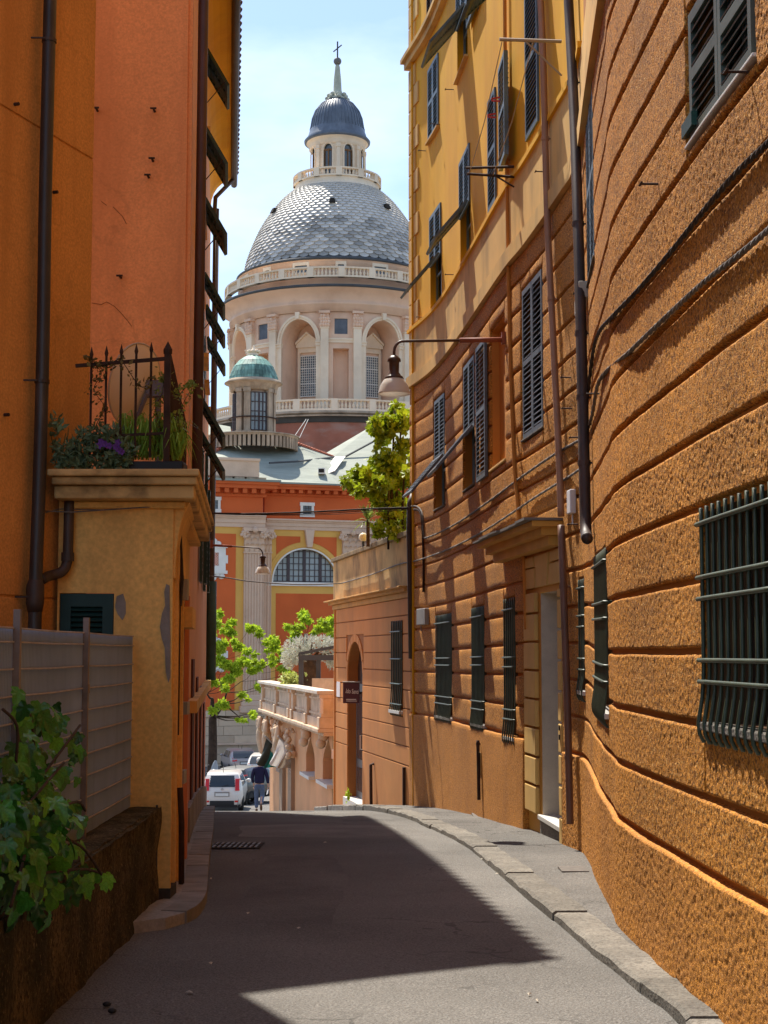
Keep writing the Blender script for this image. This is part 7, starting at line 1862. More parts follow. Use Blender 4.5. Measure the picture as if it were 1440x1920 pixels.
# ------------------------------------------------------------------ parked vehicles
M_TYRE = mat('tyre', (0.02, 0.02, 0.02), 0.85); M_RIM = mat('rim', (0.45, 0.45, 0.46), 0.35, metal=0.6)
M_CGLASS = mat('car_glass', (0.02, 0.025, 0.028), 0.06, 0.2, 1.0, spec=0.8)
M_TAIL = mat('tail_red', (0.62, 0.012, 0.012), 0.2, 0.1, 3.0, spec=0.6); M_BLKP = mat('black_plastic', (0.022, 0.022, 0.023), 0.6)
M_PLATE = mat('plate_white', (0.7, 0.7, 0.66), 0.5); M_PLBLUE = mat('plate_blue', (0.02, 0.05, 0.22), 0.5); M_PLTXT = mat('plate_text', (0.03, 0.03, 0.04), 0.6)
def car(name, label, loc, head, paint, prof, W, belt, plate, tail='tall', roofpaint=None, bumper_insert=True, glassm=None):
    """prof: side outline (y forward, z up) from rear foot over the roof to the front foot"""
    t = thing(name, label, 'car', loc, 'cars parked in the square below')
    R_ = Matrix.Translation(loc) @ Matrix.Rotation(-head, 4, 'Z')
    L = max(p[0] for p in prof); glassm = glassm or M_CGLASS
    def hw(y, z):
        w = W / 2
        if z > belt: w -= (z - belt) * 0.34
        d = min(y, L - y); w -= 0.16 * max(0, 1 - d / 0.42) ** 2
        if z < 0.45: w -= 0.03
        return w
    fine = []
    pts = [Vector((p[0], p[1], 0)) for p in prof]
    for p in smoothline(pts, 3): fine.append((p.x, p.y))
    n = len(fine); g = G()
    zl = 0.24
    for sg in (-1, 1):
        for (y, z) in fine: g.v.append((sg * hw(y, z), y, z))
        for (y, z) in fine: g.v.append((sg * hw(y, min(z, belt)), y, min(z, belt)))
        for (y, z) in fine: g.v.append((sg * (hw(y, 0.5) + 0.015), y, min(z, 0.62)))
        for (y, z) in fine: g.v.append((sg * hw(y, zl), y, zl))
    o2 = 4 * n
    for i in range(n - 1):
        for k in range(3):
            a = k * n + i
            g.f.append((a, a + 1, a + n + 1, a + n)); g.f.append((o2 + a + 1, o2 + a, o2 + a + n, o2 + a + n + 1))
        g.f.append((i, o2 + i, o2 + i + 1, i + 1)); g.f.append((3 * n + i + 1, o2 + 3 * n + i + 1, o2 + 3 * n + i, 3 * n + i))
    me = g.mesh('body', paint, True); body = place('body', me, t, R_)
    bm = bmesh.new(); bm.from_mesh(me); bmesh.ops.remove_doubles(bm, verts=bm.verts, dist=0.002); bmesh.ops.recalc_face_normals(bm, faces=bm.faces); bm.to_mesh(me); bm.free()
    def part(gg, nm, m, par=None, sm=False): return place(nm, gg.mesh(nm, m, sm), par or t, R_ if par is None else R_)
    ytop = [p for p in fine if p[1] > belt]
    def yback(z):
        for (a, b) in zip(fine[:-1], fine[1:]):
            if a[1] <= z <= b[1]: return a[0] + (b[0] - a[0]) * (z - a[1]) / max(1e-6, b[1] - a[1])
        return fine[0][0]
    H = max(p[1] for p in fine)
    # rear window
    zr0, zr1 = belt + 0.02, H - 0.13
    g = G(); N_ = 5
    for i in range(N_):
        za, zb = zr0 + (zr1 - zr0) * i / N_, zr0 + (zr1 - zr0) * (i + 1) / N_
        ya, yb = yback(za) - 0.015, yback(zb) - 0.015; wa, wb = hw(ya + .02, za) * (0.72 if tail == 'tall' else 0.86), hw(yb + .02, zb) * (0.76 if tail == 'tall' else 0.88)
        g.quad((-wa, ya, za), (wa, ya, za), (wb, yb, zb), (-wb, yb, zb))
    part(g, 'rear_window', glassm)
    # side windows: follow the flank
    yt0 = min(p[0] for p in ytop); yt1 = max(p[0] for p in ytop)
    yfr = max(p[0] for p in fine if p[1] > H - 0.12); yre = min(p[0] for p in fine if p[1] > H - 0.12)
    for sg in (-1, 1):
        for (a, b) in ((yre + 0.18, (yre + yfr) / 2 - 0.05), ((yre + yfr) / 2 + 0.03, yfr + 0.12)):
            g = G(); zA, zB = belt + 0.03, H - 0.15
            f = lambda y, z: (sg * (hw(max(0.5, y), z) + 0.008), y, z)
            q = [f(a - 0.05, zA), f(b + (0.22 if b > (yre + yfr) / 2 else 0), zA), f(b, zB), f(a + 0.06, zB)]
            g.poly(q if sg > 0 else q[::-1]); part(g, 'side_window', glassm)
    # lights
    for sg in (-1, 1):
        g = G()
        if tail == 'tall':
            z0, z1 = belt - 0.12, belt + 0.34; ya, yb = yback(z0) - 0.025, yback(z1) - 0.02; xa, xb = hw(ya + .05, z0), hw(yb + .05, z1)
            g.hexa([(sg * (xa + .005), ya - .005, z0), (sg * (xa - 0.16), ya - .015, z0), (sg * (xa - 0.16), ya + .05, z0), (sg * (xa + 0.05), ya + .24, z0), (sg * (xb + .005), yb - .005, z1), (sg * (xb - 0.14), yb - .015, z1), (sg * (xb - 0.14), yb + .05, z1), (sg * (xb + 0.05), yb + .24, z1)])
        else:
            z0, z1 = belt - 0.16, belt + 0.06; ya = yback(z0) - 0.02; xa = hw(ya + .05, z0)
            g.hexa([(sg * (xa + .005), ya - .01, z0), (sg * (xa - 0.30), ya - .015, z0 + .03), (sg * (xa - 0.30), ya + .06, z0 + .03), (sg * (xa + .05), ya + .30, z0 + .02), (sg * (xa + .005), yback(z1) - .02, z1), (sg * (xa - .20), yback(z1) - .025, z1 - .03), (sg * (xa - .20), ya + .08, z1 - .03), (sg * (xa + .05), ya + .30, z1)])
        part(g, 'tail_light', M_TAIL)
        g = G(); g.box(sg * W * .36 - .07, sg * W * .36 + .07, yback(.42) - .012, yback(.42) + .05, .40, .47); part(g, 'reflector', M_TAIL)
        g = G(); fy = L - 0.25; g.box(sg * W * .34 - .14, sg * W * .34 + .14, fy, L - .02, .62, .76); part(g, 'headlight', M_PLATE)
        # mirrors
        g = G(); g.ball((sg * (hw(yfr + .3, belt) + .12), yfr + .25, belt + .1), .11, 8, 6, (1, .6, .8)); part(g, 'mirror', paint if roofpaint is None else M_BLKP, None, True)
    # bumper insert, plate
    if bumper_insert:
        g = G(); g.box(-W * .30, W * .30, -.012, .05, .30, .46); part(g, 'bumper_insert', M_BLKP)
    g = G(); g.box(-W * .46, W * .46, .02, .3, .19, .30); part(g, 'under_sill', M_BLKP)
    zp_ = belt - 0.27; yp_ = yback(zp_) - .022
    g = G(); g.box(-.30, .30, yp_ - .004, yp_ + .04, zp_ - .085, zp_ + .10); part(g, 'plate_recess', M_BLKP if tail != 'tall' else mat('recess_grey', (0.25, 0.23, 0.21), 0.6))
    g = G(); g.box(-.26, .26, yp_ - .016, yp_ - .004, zp_ - .06, zp_ + .05); pl = part(g, 'number_plate', M_PLATE)
    g = G(); g.box(-.26, -.215, yp_ - .018, yp_ - .015, zp_ - .06, zp_ + .05); g.box(.215, .26, yp_ - .018, yp_ - .015, zp_ - .06, zp_ + .05); part(g, 'plate_band', M_PLBLUE, pl)
    if plate: text3d(plate, R_ @ Vector((0, yp_ - .017, zp_ - .004)), .125, M_PLTXT, pl, Matrix.Rotation(-head, 4, 'Z') @ RX, .001, 'plate_text')
    g = G(); zb_2 = belt - .06; g.lathe((0, 0, 0), [(.001, -.01), (.05, -.01), (.05, .01), (.001, .01)], 12); bm_ = g.mesh('badge', M_RIM); place('badge', bm_, t, R_ @ Matrix.Translation((0, yback(zb_2) - .02, zb_2)) @ RX)
    g = G(); g.tube([(0, yback(zr0) - .03, zr0 + .02), (.25, yback(zr0 + .1) - .03, zr0 + .09)], .012, 5); part(g, 'wiper', M_BLKP)
    g = G(); ya = yre + .35; g.tube([(0, ya, H - .02), (0, ya - .12, H + .22)], .012, 5); part(g, 'aerial', M_BLKP)
    for sg in (-1, 1):
        for yw in (0.62, L - .72):
            g = G(); c = 24; g.lathe((0, 0, 0), [(.20, -.10), (.29, -.10), (.31, -.06), (.31, .06), (.29, .10), (.20, .10)], c)
            mwh = R_ @ Matrix.Translation((sg * (W / 2 - .08), yw, .31)) @ Matrix.Rotation(math.pi / 2, 4, 'Y')
            w = place('wheel', g.mesh('wheel', M_TYRE, True), t, mwh)
            g = G(); g.lathe((0, 0, 0), [(.001, .07 * sg), (.06, .09 * sg), (.19, .05 * sg), (.205, .09 * sg)], 20)
            for k in range(5):
                a = 2 * math.pi * k / 5; g.obox((math.cos(a) * .05 - math.sin(a) * .02, math.sin(a) * .05 + math.cos(a) * .02, .06 * sg), (math.cos(a) * .15, math.sin(a) * .15, 0), (math.sin(a) * .04, -math.cos(a) * .04, 0), (0, 0, .02 * sg))
            place('rim', g.mesh('rim', M_RIM), w, mwh)
    # wheel arches
    for sg in (-1, 1):
        for yw in (0.62, L - .72):
            g = G(); K = 14; xo = W / 2 + .012 if True else 0
            pts = [(sg * (W / 2 + .006), yw + .37 * math.cos(math.pi * k / K), .30 + .37 * math.sin(math.pi * k / K)) for k in range(K + 1)]
            g.poly(pts if sg < 0 else pts[::-1]); part(g, 'wheel_arch', M_BLKP)
    if roofpaint is not None:
        g = G(); yy = [p for p in fine if p[1] > H - .14]
        for (a, b) in zip(yy[:-1], yy[1:]): g.quad((-hw(a[0], a[1]) + .03, a[0], a[1] + .006), (hw(a[0], a[1]) - .03, a[0], a[1] + .006), (hw(b[0], b[1]) - .03, b[0], b[1] + .006), (-hw(b[0], b[1]) + .03, b[0], b[1] + .006))
        part(g, 'roof_panel', roofpaint, None, True)
    return t
M_PWHITE = mat('paint_white', (0.70, 0.66, 0.60), 0.28, 0.03, 1.0, spec=0.5, coat=0.5); M_PBLACK = mat('paint_charcoal', (0.030, 0.027, 0.026), 0.22, 0.05, 1.0, spec=0.6, coat=0.6)
M_PGREY = mat('paint_silver', (0.42, 0.36, 0.34), 0.3, 0.05, 1.0, spec=0.5, coat=0.5, metal=0.2)
M_ROOFSIL = mat('roof_greysilver', (0.075, 0.072, 0.066), 0.5, 0.05, spec=0.5)
PANDA = [(0.03, .30), (0.0, .55), (0.02, .82), (0.08, 1.0), (0.26, 1.40), (0.42, 1.53), (1.2, 1.57), (2.1, 1.52), (2.72, 1.08), (3.40, .94), (3.62, .66), (3.6, .30)]
HATCH = [(0.04, .30), (0.0, .52), (0.06, .84), (0.16, .98), (0.52, 1.30), (0.80, 1.42), (1.6, 1.49), (2.4, 1.42), (3.10, 1.00), (3.75, .85), (3.98, .62), (3.95, .30)]
def gpos(px, D): q = P(px, 1400, D); return (q.x, D, zr(D))
car('white_hatchback', 'boxy white hatchback with tall red tail lights, nearest parked car', gpos(417, 63.0), math.radians(-1.5), M_PWHITE, PANDA, 1.62, 0.98, 'EW 797JC')
car('charcoal_hatchback', 'charcoal hatchback with grey roof parked beyond the white hatchback', gpos(428, 68.0), math.radians(27), M_PBLACK, PANDA, 1.66, 0.96, '', roofpaint=M_ROOFSIL, bumper_insert=False, glassm=mat('car_glass_g', (0.045, 0.06, 0.045), 0.08, 0.5, 3.0, spec=0.8))
car('silver_hatchback', 'silver hatchback with curved rear window parked under the church podium', gpos(459, 97.0), math.radians(-16), M_PGREY, HATCH, 1.72, 0.92, 'CK 529ZR', tail='low', bumper_insert=False)
car('white_saloon', 'white car mostly hidden behind the walking person', gpos(489, 90.0), math.radians(4), M_PWHITE, HATCH, 1.70, 0.92, '', tail='low', bumper_insert=False)
# ------------------------------------------------------------------ scooter and bicycle by the tree
def scooter(px, D):
    x, y, z = gpos(px, D); t = thing('scooter', 'white step-through scooter with tall windscreen beside the tree trunk', 'scooter', (x, y, z))
    R_ = Matrix.Translation((x, y, z)) @ Matrix.Rotation(math.radians(155), 4, 'Z')
    def pt(g, nm, m, sm=True): return place(nm, g.mesh(nm, m, sm), t, R_)
    g = G(); g.lathe((0, 0, 0), [(.12, -.05), (.21, -.05), (.24, 0), (.21, .05), (.12, .05)], 18)
    me = g.mesh('wheel', M_TYRE, True)
    for yy in (-0.62, 0.62): place('wheel', me, t, R_ @ Matrix.Translation((0, yy, .24)) @ Matrix.Rotation(math.pi / 2, 4, 'Y'))
    g = G()
    for i in range(9):
        zz = .28 + .65 * i / 8; w = .20 + .06 * math.sin(i / 8 * math.pi)
        g.v += [(-w, .40 + .05 * i / 8, zz), (-w * .5, .50 + .04 * i / 8, zz), (w * .5, .50 + .04 * i / 8, zz), (w, .40 + .05 * i / 8, zz)]
    for i in range(8):
        for k in range(3): g.f.append((4 * i + k, 4 * i + k + 1, 4 * i + 5 + k, 4 * i + 4 + k))
    M_SCW = mat('scooter_white', (0.74, 0.72, 0.66), 0.3, 0.04, spec=0.5)
    pt(g, 'leg_shield', M_SCW)
    g = G(); g.ball((0, .66, .44), .19, 12, 8, (.7, 1.3, .8)); pt(g, 'mudguard', M_SCW)
    g = G(); g.ball((0, -.45, .55), .30, 14, 10, (.9, 1.35, .85)); pt(g, 'rear_body', M_SCW)
    g = G(); g.box(-.16, .16, -.75, .0, .80, .90); pt(g, 'saddle', M_BLKP, False)
    g = G(); g.box(-.17, .17, -.3, .45, .24, .30); pt(g, 'footboard', M_SCW, False)
    g = G(); g.tube([(0, .62, .3), (0, .45, 1.0)], .035, 8); g.tube([(-.32, .40, 1.03), (0, .44, 1.05), (.32, .40, 1.03)], .025, 8); pt(g, 'handlebar', M_BLKP)
    g = G(); g.ball((0, .50, 1.04), .13, 12, 8); pt(g, 'headlight', M_PLATE)
    for sg in (-1, 1):
        g = G(); g.tube([(sg * .25, .42, 1.05), (sg * .34, .42, 1.28)], .012, 5); g.ball((sg * .36, .42, 1.32), .06, 8, 6); pt(g, 'mirror', M_BLKP)
    g = G()
    for i in range(7):
        zz = 1.05 + .55 * i / 6; w = .22 * (1 - (i / 6) ** 2 * .75); g.v += [(-w, .46 - .12 * i / 6, zz), (0, .54 - .12 * i / 6, zz), (w, .46 - .12 * i / 6, zz)]
    for i in range(6):
        for k in (0, 1): g.f.append((3 * i + k, 3 * i + k + 1, 3 * i + 4 + k, 3 * i + 3 + k))
    pt(g, 'windscreen', mat('screen_clear', (0.55, 0.58, 0.58), 0.1, spec=0.6, alpha=0.55))
scooter(411, 79.5)
def bicycle(px, D):
    x, y, z = gpos(px, D); t = thing('bicycle', 'dark bicycle leaning beside the tree, half hidden by the rose wall', 'bicycle', (x, y, z)); R_ = Matrix.Translation((x, y, z)) @ Matrix.Rotation(math.radians(70), 4, 'Z')
    def pt(g, nm, m, par=None): return place(nm, g.mesh(nm, m, True), par or t, R_)
    for yy in (-.52, .52):
        g = G(); g.tube([(0, yy + .33 * math.cos(a), .34 + .33 * math.sin(a)) for a in np.linspace(0, 2 * math.pi, 29)], .022, 6, cap=False); w = pt(g, 'wheel', M_TYRE)
        g = G()
        for k in range(12): a = math.pi * k / 6; g.tube([(0, yy, .34), (0, yy + .32 * math.cos(a), .34 + .32 * math.sin(a))], .003, 4)
        pt(g, 'spokes', M_RIM, w)
    g = G()
    for a, b in (((0, -.52, .34), (0, -.05, .32)), ((0, -.05, .32), (0, -.18, .85)), ((0, -.18, .80), (0, .36, .85)), ((0, -.05, .32), (0, .40, .78)), ((0, .52, .34), (0, .34, .98)), ((0, -.52, .34), (0, -.17, .78))): g.tube([a, b], .018, 6)
    pt(g, 'frame', M_BLKP); g = G(); g.tube([(-.28, .28, 1.02), (0, .34, .99), (.28, .28, 1.02)], .014, 6); pt(g, 'handlebar', M_BLKP); g = G(); g.ball((0, -.2, .90), .12, 10, 6, (.7, 1.2, .35)); pt(g, 'saddle', M_BLKP)
bicycle(384, 80.5)
# ------------------------------------------------------------------ the walking person
def skinobj(name, V, E, R, m, parent, root=0, lv=2, mats=None):
    me = bpy.data.meshes.new(name); me.from_pydata([tuple(v) for v in V], E, []); me.materials.append(m)
    o = place(name, me, parent); sk = o.modifiers.new('skin', 'SKIN'); sb = o.modifiers.new('subsurf', 'SUBSURF'); sb.levels = lv; sb.render_levels = lv
    for i, r in enumerate(R):
        rr = r if isinstance(r, tuple) else (r, r); me.skin_vertices[0].data[i].radius = rr
    me.skin_vertices[0].data[root].use_root = True; sk.use_smooth_shade = True; sk.branch_smoothing = 0.4
    return o
Dp = 53.0; B = Vector(gpos(487, Dp)); B.z += 0.005
man = thing('person', 'person in navy sweater and blue jeans with pale cap walking away downhill', 'person', tuple(B))
def q(x, y, z): return B + Vector((x, y, z))
M_SKIN = mat('skin', (0.50, 0.29, 0.20), 0.6, 0.05, 5.0); M_NAVY = mat('navy_knit', (0.014, 0.012, 0.040), 0.9, 0.15, 9.0, 0.4, 60, 0.01); M_JEAN = mat('jeans', (0.095, 0.125, 0.19), 0.85, 0.22, 6.0, 0.3, 60, 0.008); M_SHOE = mat('shoe_brown', (0.16, 0.075, 0.03), 0.6)
# continuous body (skin shows at head, neck and hands)
V = [q(0, 0, .95), q(0, .01, 1.20), q(0, .03, 1.42), q(0, .045, 1.52), q(0, .06, 1.62), q(0, .065, 1.72), q(-.17, .02, 1.40), q(-.24, .02, 1.13), q(-.21, .14, .93), q(-.20, .19, .84), q(.17, .02, 1.40), q(.25, -.02, 1.13), q(.29, .0, .90), q(.30, .02, .80), q(-.09, 0, .88), q(-.10, .08, .50), q(-.09, .02, .10), q(.09, 0, .88), q(.09, .04, .52), q(.08, -.30, .28)]
E = [(0, 1), (1, 2), (2, 3), (3, 4), (4, 5), (2, 6), (6, 7), (7, 8), (8, 9), (2, 10), (10, 11), (11, 12), (12, 13), (0, 14), (14, 15), (15, 16), (0, 17), (17, 18), (18, 19)]
R = [(.14, .10), (.14, .10), (.13, .09), .052, .085, .075, .06, .045, .032, .038, .06, .045, .032, .038, .085, .06, .04, .085, .06, .04]
skinobj('body', V, E, R, M_SKIN, man)
V = [q(0, 0, .90), q(0, 0, 1.05), q(0, .01, 1.25), q(0, .02, 1.40), q(0, .04, 1.50), q(-.18, .02, 1.42), q(-.255, .01, 1.14), q(-.22, .12, .94), q(.18, .02, 1.42), q(.265, -.02, 1.14), q(.295, .0, .92)]
E = [(0, 1), (1, 2), (2, 3), (3, 4), (3, 5), (5, 6), (6, 7), (3, 8), (8, 9), (9, 10)]
skinobj('sweater', V, E, [(.185, .135), (.19, .14), (.195, .14), (.16, .115), .07, .085, .066, .05, .085, .066, .05], M_NAVY, man)
V = [q(0, 0, .97), q(0, 0, .88), q(-.095, 0, .80), q(-.105, .085, .48), q(-.095, .02, .10), q(.095, 0, .80), q(.095, .045, .50), q(.085, -.27, .27)]
E = [(0, 1), (1, 2), (2, 3), (3, 4), (1, 5), (5, 6), (6, 7)]
skinobj('jeans', V, E, [(.165, .12), (.165, .125), (.105, .105), .08, .066, (.105, .105), .08, .066], M_JEAN, man)
skinobj('shoe', [q(-.09, -.05, .05), q(-.095, .06, .05), q(-.10, .19, .04)], [(0, 1), (1, 2)], [(.045, .05), (.05, .045), (.04, .03)], M_SHOE, man)
skinobj('shoe', [q(.085, -.36, .26), q(.085, -.31, .17), q(.085, -.25, .05)], [(0, 1), (1, 2)], [(.045, .05), (.05, .045), (.04, .03)], M_SHOE, man)
g = G(); g.ball(q(0, .055, 1.68), .102, 16, 10, (.95, 1.08, 1.0)); g.build('hair', mat('hair_white', (0.55, 0.50, 0.45), 0.9), man, smooth=True)
g = G()
prof_ = [(.110, 0), (.112, .03), (.100, .075), (.06, .105), (.001, .112)]; g.lathe(q(0, .06, 1.70), prof_, 18); g.hexa([q(-.09, .14, 1.695), q(.09, .14, 1.695), q(.06, .26, 1.68), q(-.06, .26, 1.68), q(-.09, .14, 1.71), q(.09, .14, 1.71), q(.06, .26, 1.69), q(-.06, .26, 1.69)]); g.build('cap', mat('cap_cream', (0.70, 0.64, 0.56), 0.85), man, smooth=True)
for sg in (-1, 1):
    g = G(); g.ball(q(sg * .098, .06, 1.64), .03, 8, 6, (.5, .8, 1.2)); g.build('ear', M_SKIN, man, smooth=True)
g = G(); g.ball(q(0, .155, 1.63), .022, 8, 6, (.8, 1.2, 1.3)); g.build('nose', M_SKIN, man, smooth=True)
for (hx, hy, hz, sg) in ((.302, .02, .78, 1), (-.20, .20, .82, -1)):     # fingers, closed round what he carries
    for k in range(4):
        a = q(hx + sg * .012, hy - .03 + .018 * k, hz - .03); g = G(); g.tube([a, a + Vector((sg * .01, 0, -.035)), a + Vector((-sg * .012, 0, -.06 - .006 * (k in (1, 2)))), a + Vector((-sg * .03, 0, -.045))], .009, 6); g.build('finger', M_SKIN, man, smooth=True)
    g = G(); a = q(hx - sg * .02, hy + .03, hz); g.tube([a, a + Vector((-sg * .01, .02, -.035)), a + Vector((-sg * .005, .012, -.06))], .010, 6); g.build('thumb', M_SKIN, man, smooth=True)
g = G(); a = q(.30, .05, .70); g.hexa([a + Vector((-.02, -.1, -.10)), a + Vector((0, -.1, -.10)), a + Vector((-.06, .12, -.16)), a + Vector((-.08, .12, -.16)), a + Vector((0, -.08, .04)), a + Vector((.02, -.08, .04)), a + Vector((-.02, .12, .02)), a + Vector((-.04, .12, .02))]); tag(g.build('folded_paper', M_WHITEP), 'folded white paper held in the right hand of the person', 'paper')
# ------------------------------------------------------------------ plants
M_LEAFY = mat('leaf_limegreen', (0.42, 0.54, 0.03), 0.55, 0.30, 2.5, spec=0.3, trans=0.42)
M_LEAFC = mat('leaf_climber', (0.28, 0.36, 0.016), 0.5, 0.45, 3.0, spec=0.35, trans=0.40, stain=(0.50, 0.42, 0.02), st_amt=0.6, st_sc=(2, 2, 2))
M_OLIVE = mat('leaf_olive', (0.48, 0.48, 0.38), 0.55, 0.3, 4.0, spec=0.4, trans=0.25)
M_BARK = mat('bark_dark', (0.055, 0.034, 0.022), 0.95, 0.35, 6.0, 0.9, 25, 0.02); M_BARKO = mat('bark_olive', (0.11, 0.06, 0.032), 0.95, 0.4, 8.0, 0.9, 25, 0.02)
M_IVY = mat('ivy_leaf', (0.038, 0.18, 0.022), 0.27, 0.35, 9.0, 0.25, 45, 0.004, 0.5, trans=0.22, rnd=0.55, coat=0.15)
M_IVYL = mat('ivy_leaf_young', (0.13, 0.38, 0.03), 0.4, 0.3, 9.0, 0.2, 45, 0.004, 0.45, trans=0.35, rnd=0.3)
M_PLG = mat('leaf_green', (0.045, 0.11, 0.02), 0.5, 0.4, 12.0, trans=0.25); M_PLB = mat('leaf_bluegreen', (0.14, 0.22, 0.12), 0.55, 0.35, 14.0, trans=0.2); M_PURP = mat('petal_purple', (0.16, 0.06, 0.34), 0.6, 0.2, 9.0, trans=0.3)
def leaves(pts, size, rg, droop=0.0, asp=0.45, fold=0.2, outc=None, svar=0.5):
    """many small folded leaves; returns a G"""
    g = G()
    for p in pts:
        p = Vector(p)
        d = Vector((rg.gauss(0, 1), rg.gauss(0, 1), rg.gauss(0, 1) - droop))
        if outc is not None: d = d * 0.8 + (p - outc).normalized() * 1.1
        if d.length < 1e-3: d = Vector((0, 0, 1))
        d.normalize(); s = d.cross(Vector((rg.gauss(0, 1), rg.gauss(0, 1), rg.gauss(0, 1))))
        if s.length < 1e-3: continue
        s.normalize(); n = d.cross(s); L_ = size * (1 + rg.uniform(-svar, svar)); w = L_ * asp
        a, b = p, p + d * L_ - n * L_ * fold * 0.5; m = p + d * L_ * 0.5
        g.add([a, m + s * w * .5 - n * L_ * fold * .35, b, m - s * w * .5 - n * L_ * fold * .35, m + n * 0.0], [(0, 1, 4), (1, 2, 4), (2, 3, 4), (3, 0, 4)])
    return g
def tree(name, label, base, forks, clumps, D, trunk_r, clump_px, rg, leafm, nleaf=90, lsize=0.20, ddepth=2.0, trunk_bend=None):
    t = thing(name, label, 'tree', tuple(base))
    fk = [P(x, y, D + dz) for x, y, dz in forks]
    g = G(); tp = [base, base.lerp(fk[0], .5) + Vector((trunk_r * .2, 0, 0)), fk[0]]
    g.tube(smoothline(tp, 5), trunk_r, 12, r2=trunk_r * .8); tr = g.build('trunk', M_BARK, t, smooth=True)
    nodes = [(fk[0], trunk_r * .8)]
    for f in fk[1:]:
        par = min(nodes, key=lambda n: (n[0] - f).length + (2 if n[0].z > f.z else 0)); r0 = par[1] * .72
        mid = par[0].lerp(f, .5) + Vector((0, 0, -.08 * (f - par[0]).length + rg.uniform(-.1, .1)))
        g = G(); g.tube(smoothline([par[0], mid, f], 5), r0, 8, r2=r0 * .6); g.build('limb', M_BARK, t, smooth=True); nodes.append((f, r0 * .6))
    pts = []; g = G(); cr = G()
    for (x, y, r) in clumps:
        c = P(x, y, D + rg.uniform(-ddepth, ddepth)); par = min(nodes, key=lambda n: (n[0] - c).length + (1.5 if n[0].z > c.z else 0))
        mid = par[0].lerp(c, .55) + Vector((rg.uniform(-.15, .15), 0, -.12)); g.tube(smoothline([par[0], mid, c], 4), min(.05, par[1] * .5), 5, r2=.012)
        rm = r * clump_px
        for _ in range(int(nleaf * (r / 10) ** 1.6)):
            d = Vector((rg.gauss(0, 1), rg.gauss(0, 1), rg.gauss(0, .8))).normalized() * rm * (rg.random() ** .45); d.z = d.z * .75 - rm * .1 * rg.random()
            pts.append(c + d)
    g.build('branches', M_BARK, t, smooth=True)
    lg = leaves(pts, lsize, rg, .55, .5, .35); lg.build('crown', leafm, t)
    return t
rg = random.Random(21)
cl = [(260, 110, 9), (240, 180, 12), (350, 170, 8), (480, 210, 10), (540, 250, 8), (340, 240, 11), (640, 340, 12), (590, 310, 7), (395, 340, 12), (455, 370, 8), (425, 440, 12), (550, 460, 10), (380, 510, 13), (490, 500, 9), (330, 560, 12), (215, 450, 13), (270, 360, 10), (220, 580, 11), (625, 410, 6), (630, 455, 6), (700, 400, 6), (700, 490, 8), (540, 610, 9), (490, 800, 6), (430, 850, 4), (215, 780, 8), (420, 670, 6), (290, 740, 11), (640, 285, 7), (250, 330, 13), (310, 460, 13), (150, 250, 14), (160, 400, 14), (120, 520, 13), (200, 250, 12), (300, 620, 8)]
cl += [(c_[0] + rg.uniform(-50, 50), c_[1] + rg.uniform(-45, 45), c_[2] * .6) for c_ in cl]
cl = [(340 + a / 3.69, 1120 + b / 3.69, r * .80) for a, b, r in cl]
b0 = Vector(gpos(396, 84))
tree('street_tree', 'lopped street tree with lime green leaf tufts behind the scooter', b0, [(398.5, 1342, 0), (398, 1310, 0), (418, 1318, .4), (425, 1298, .3), (452, 1278, 1), (472, 1262, .6), (500, 1225, .8), (388, 1300, -.6), (385, 1262, -.5), (410, 1270, .6), (425, 1235, .2), (402, 1225, -.3), (440, 1215, .6), (385, 1215, -.6)], cl, 84, .27, 84 / FPX, rg, M_LEAFY, 460, .19)
cl2 = [(845, 115, 11), (880, 165, 6), (825, 200, 8), (790, 250, 10), (960, 210, 11), (1050, 160, 13), (1010, 200, 9), (1050, 240, 11), (1040, 280, 10), (740, 200, 5), (1000, 175, 8), (700, 400, 5), (720, 500, 7), (1100, 200, 14), (1090, 290, 12)]
cl2 += [(c_[0] + rg.uniform(-40, 40), c_[1] + rg.uniform(-40, 40), c_[2] * .6) for c_ in cl2]
cl2 = [(340 + a / 3.69, 1120 + b / 3.69, r * .82) for a, b, r in cl2]
b1 = Vector(gpos(600, 82))
tree('street_tree', 'thin tree with lime tufts rising behind the silvery olive tree', b1, [(600, 1330, 0), (590, 1260, 0), (575, 1225, .5), (572, 1190, .5), (605, 1230, -.5), (612, 1200, -.4), (622, 1185, -.3)], cl2, 82, .16, 82 / FPX, rg, M_LEAFY, 460, .19, 1.2)
# olive on the pink terrace
ol = thing('olive_tree', 'silvery old olive tree with gnarled trunk on the pink terrace', 'olive tree', tuple(P(583, 1296, 43.5)))
g = G(); tp = [P(585, 1300, 43.5), P(578, 1275, 43.5), P(582, 1255, 43.5), P(578, 1238, 43.5)]
n_, k_ = 30, 16; cp = smoothline(tp, 10); pts = []
for i in range(len(cp)):
    tt = i / (len(cp) - 1)
    for k in range(k_):
        a = 2 * math.pi * k / k_; r = (.24 - .05 * tt + .12 * max(0, .25 - tt) * 4) * (1 + .22 * math.sin(3 * a + tt * 6) + .12 * math.sin(7 * a - tt * 9))
        g.v.append((cp[i].x + r * math.cos(a), cp[i].y + r * math.sin(a), cp[i].z))
for i in range(len(cp) - 1):
    for k in range(k_): g.f.append((i * k_ + k, i * k_ + (k + 1) % k_, (i + 1) * k_ + (k + 1) % k_, (i + 1) * k_ + k))
g.build('trunk', M_BARKO, ol, smooth=True)
g = G()
for (x, y) in ((545, 1225), (560, 1210), (585, 1205), (605, 1212), (622, 1225)): g.tube(smoothline([P(579, 1242, 43.5), P((x + 579) / 2, 1228, 43.5), P(x, y, 43.5 + rg.uniform(-.5, .5))], 4), .07, 6, r2=.02)
g.build('limbs', M_BARKO, ol, smooth=True)
pts = []
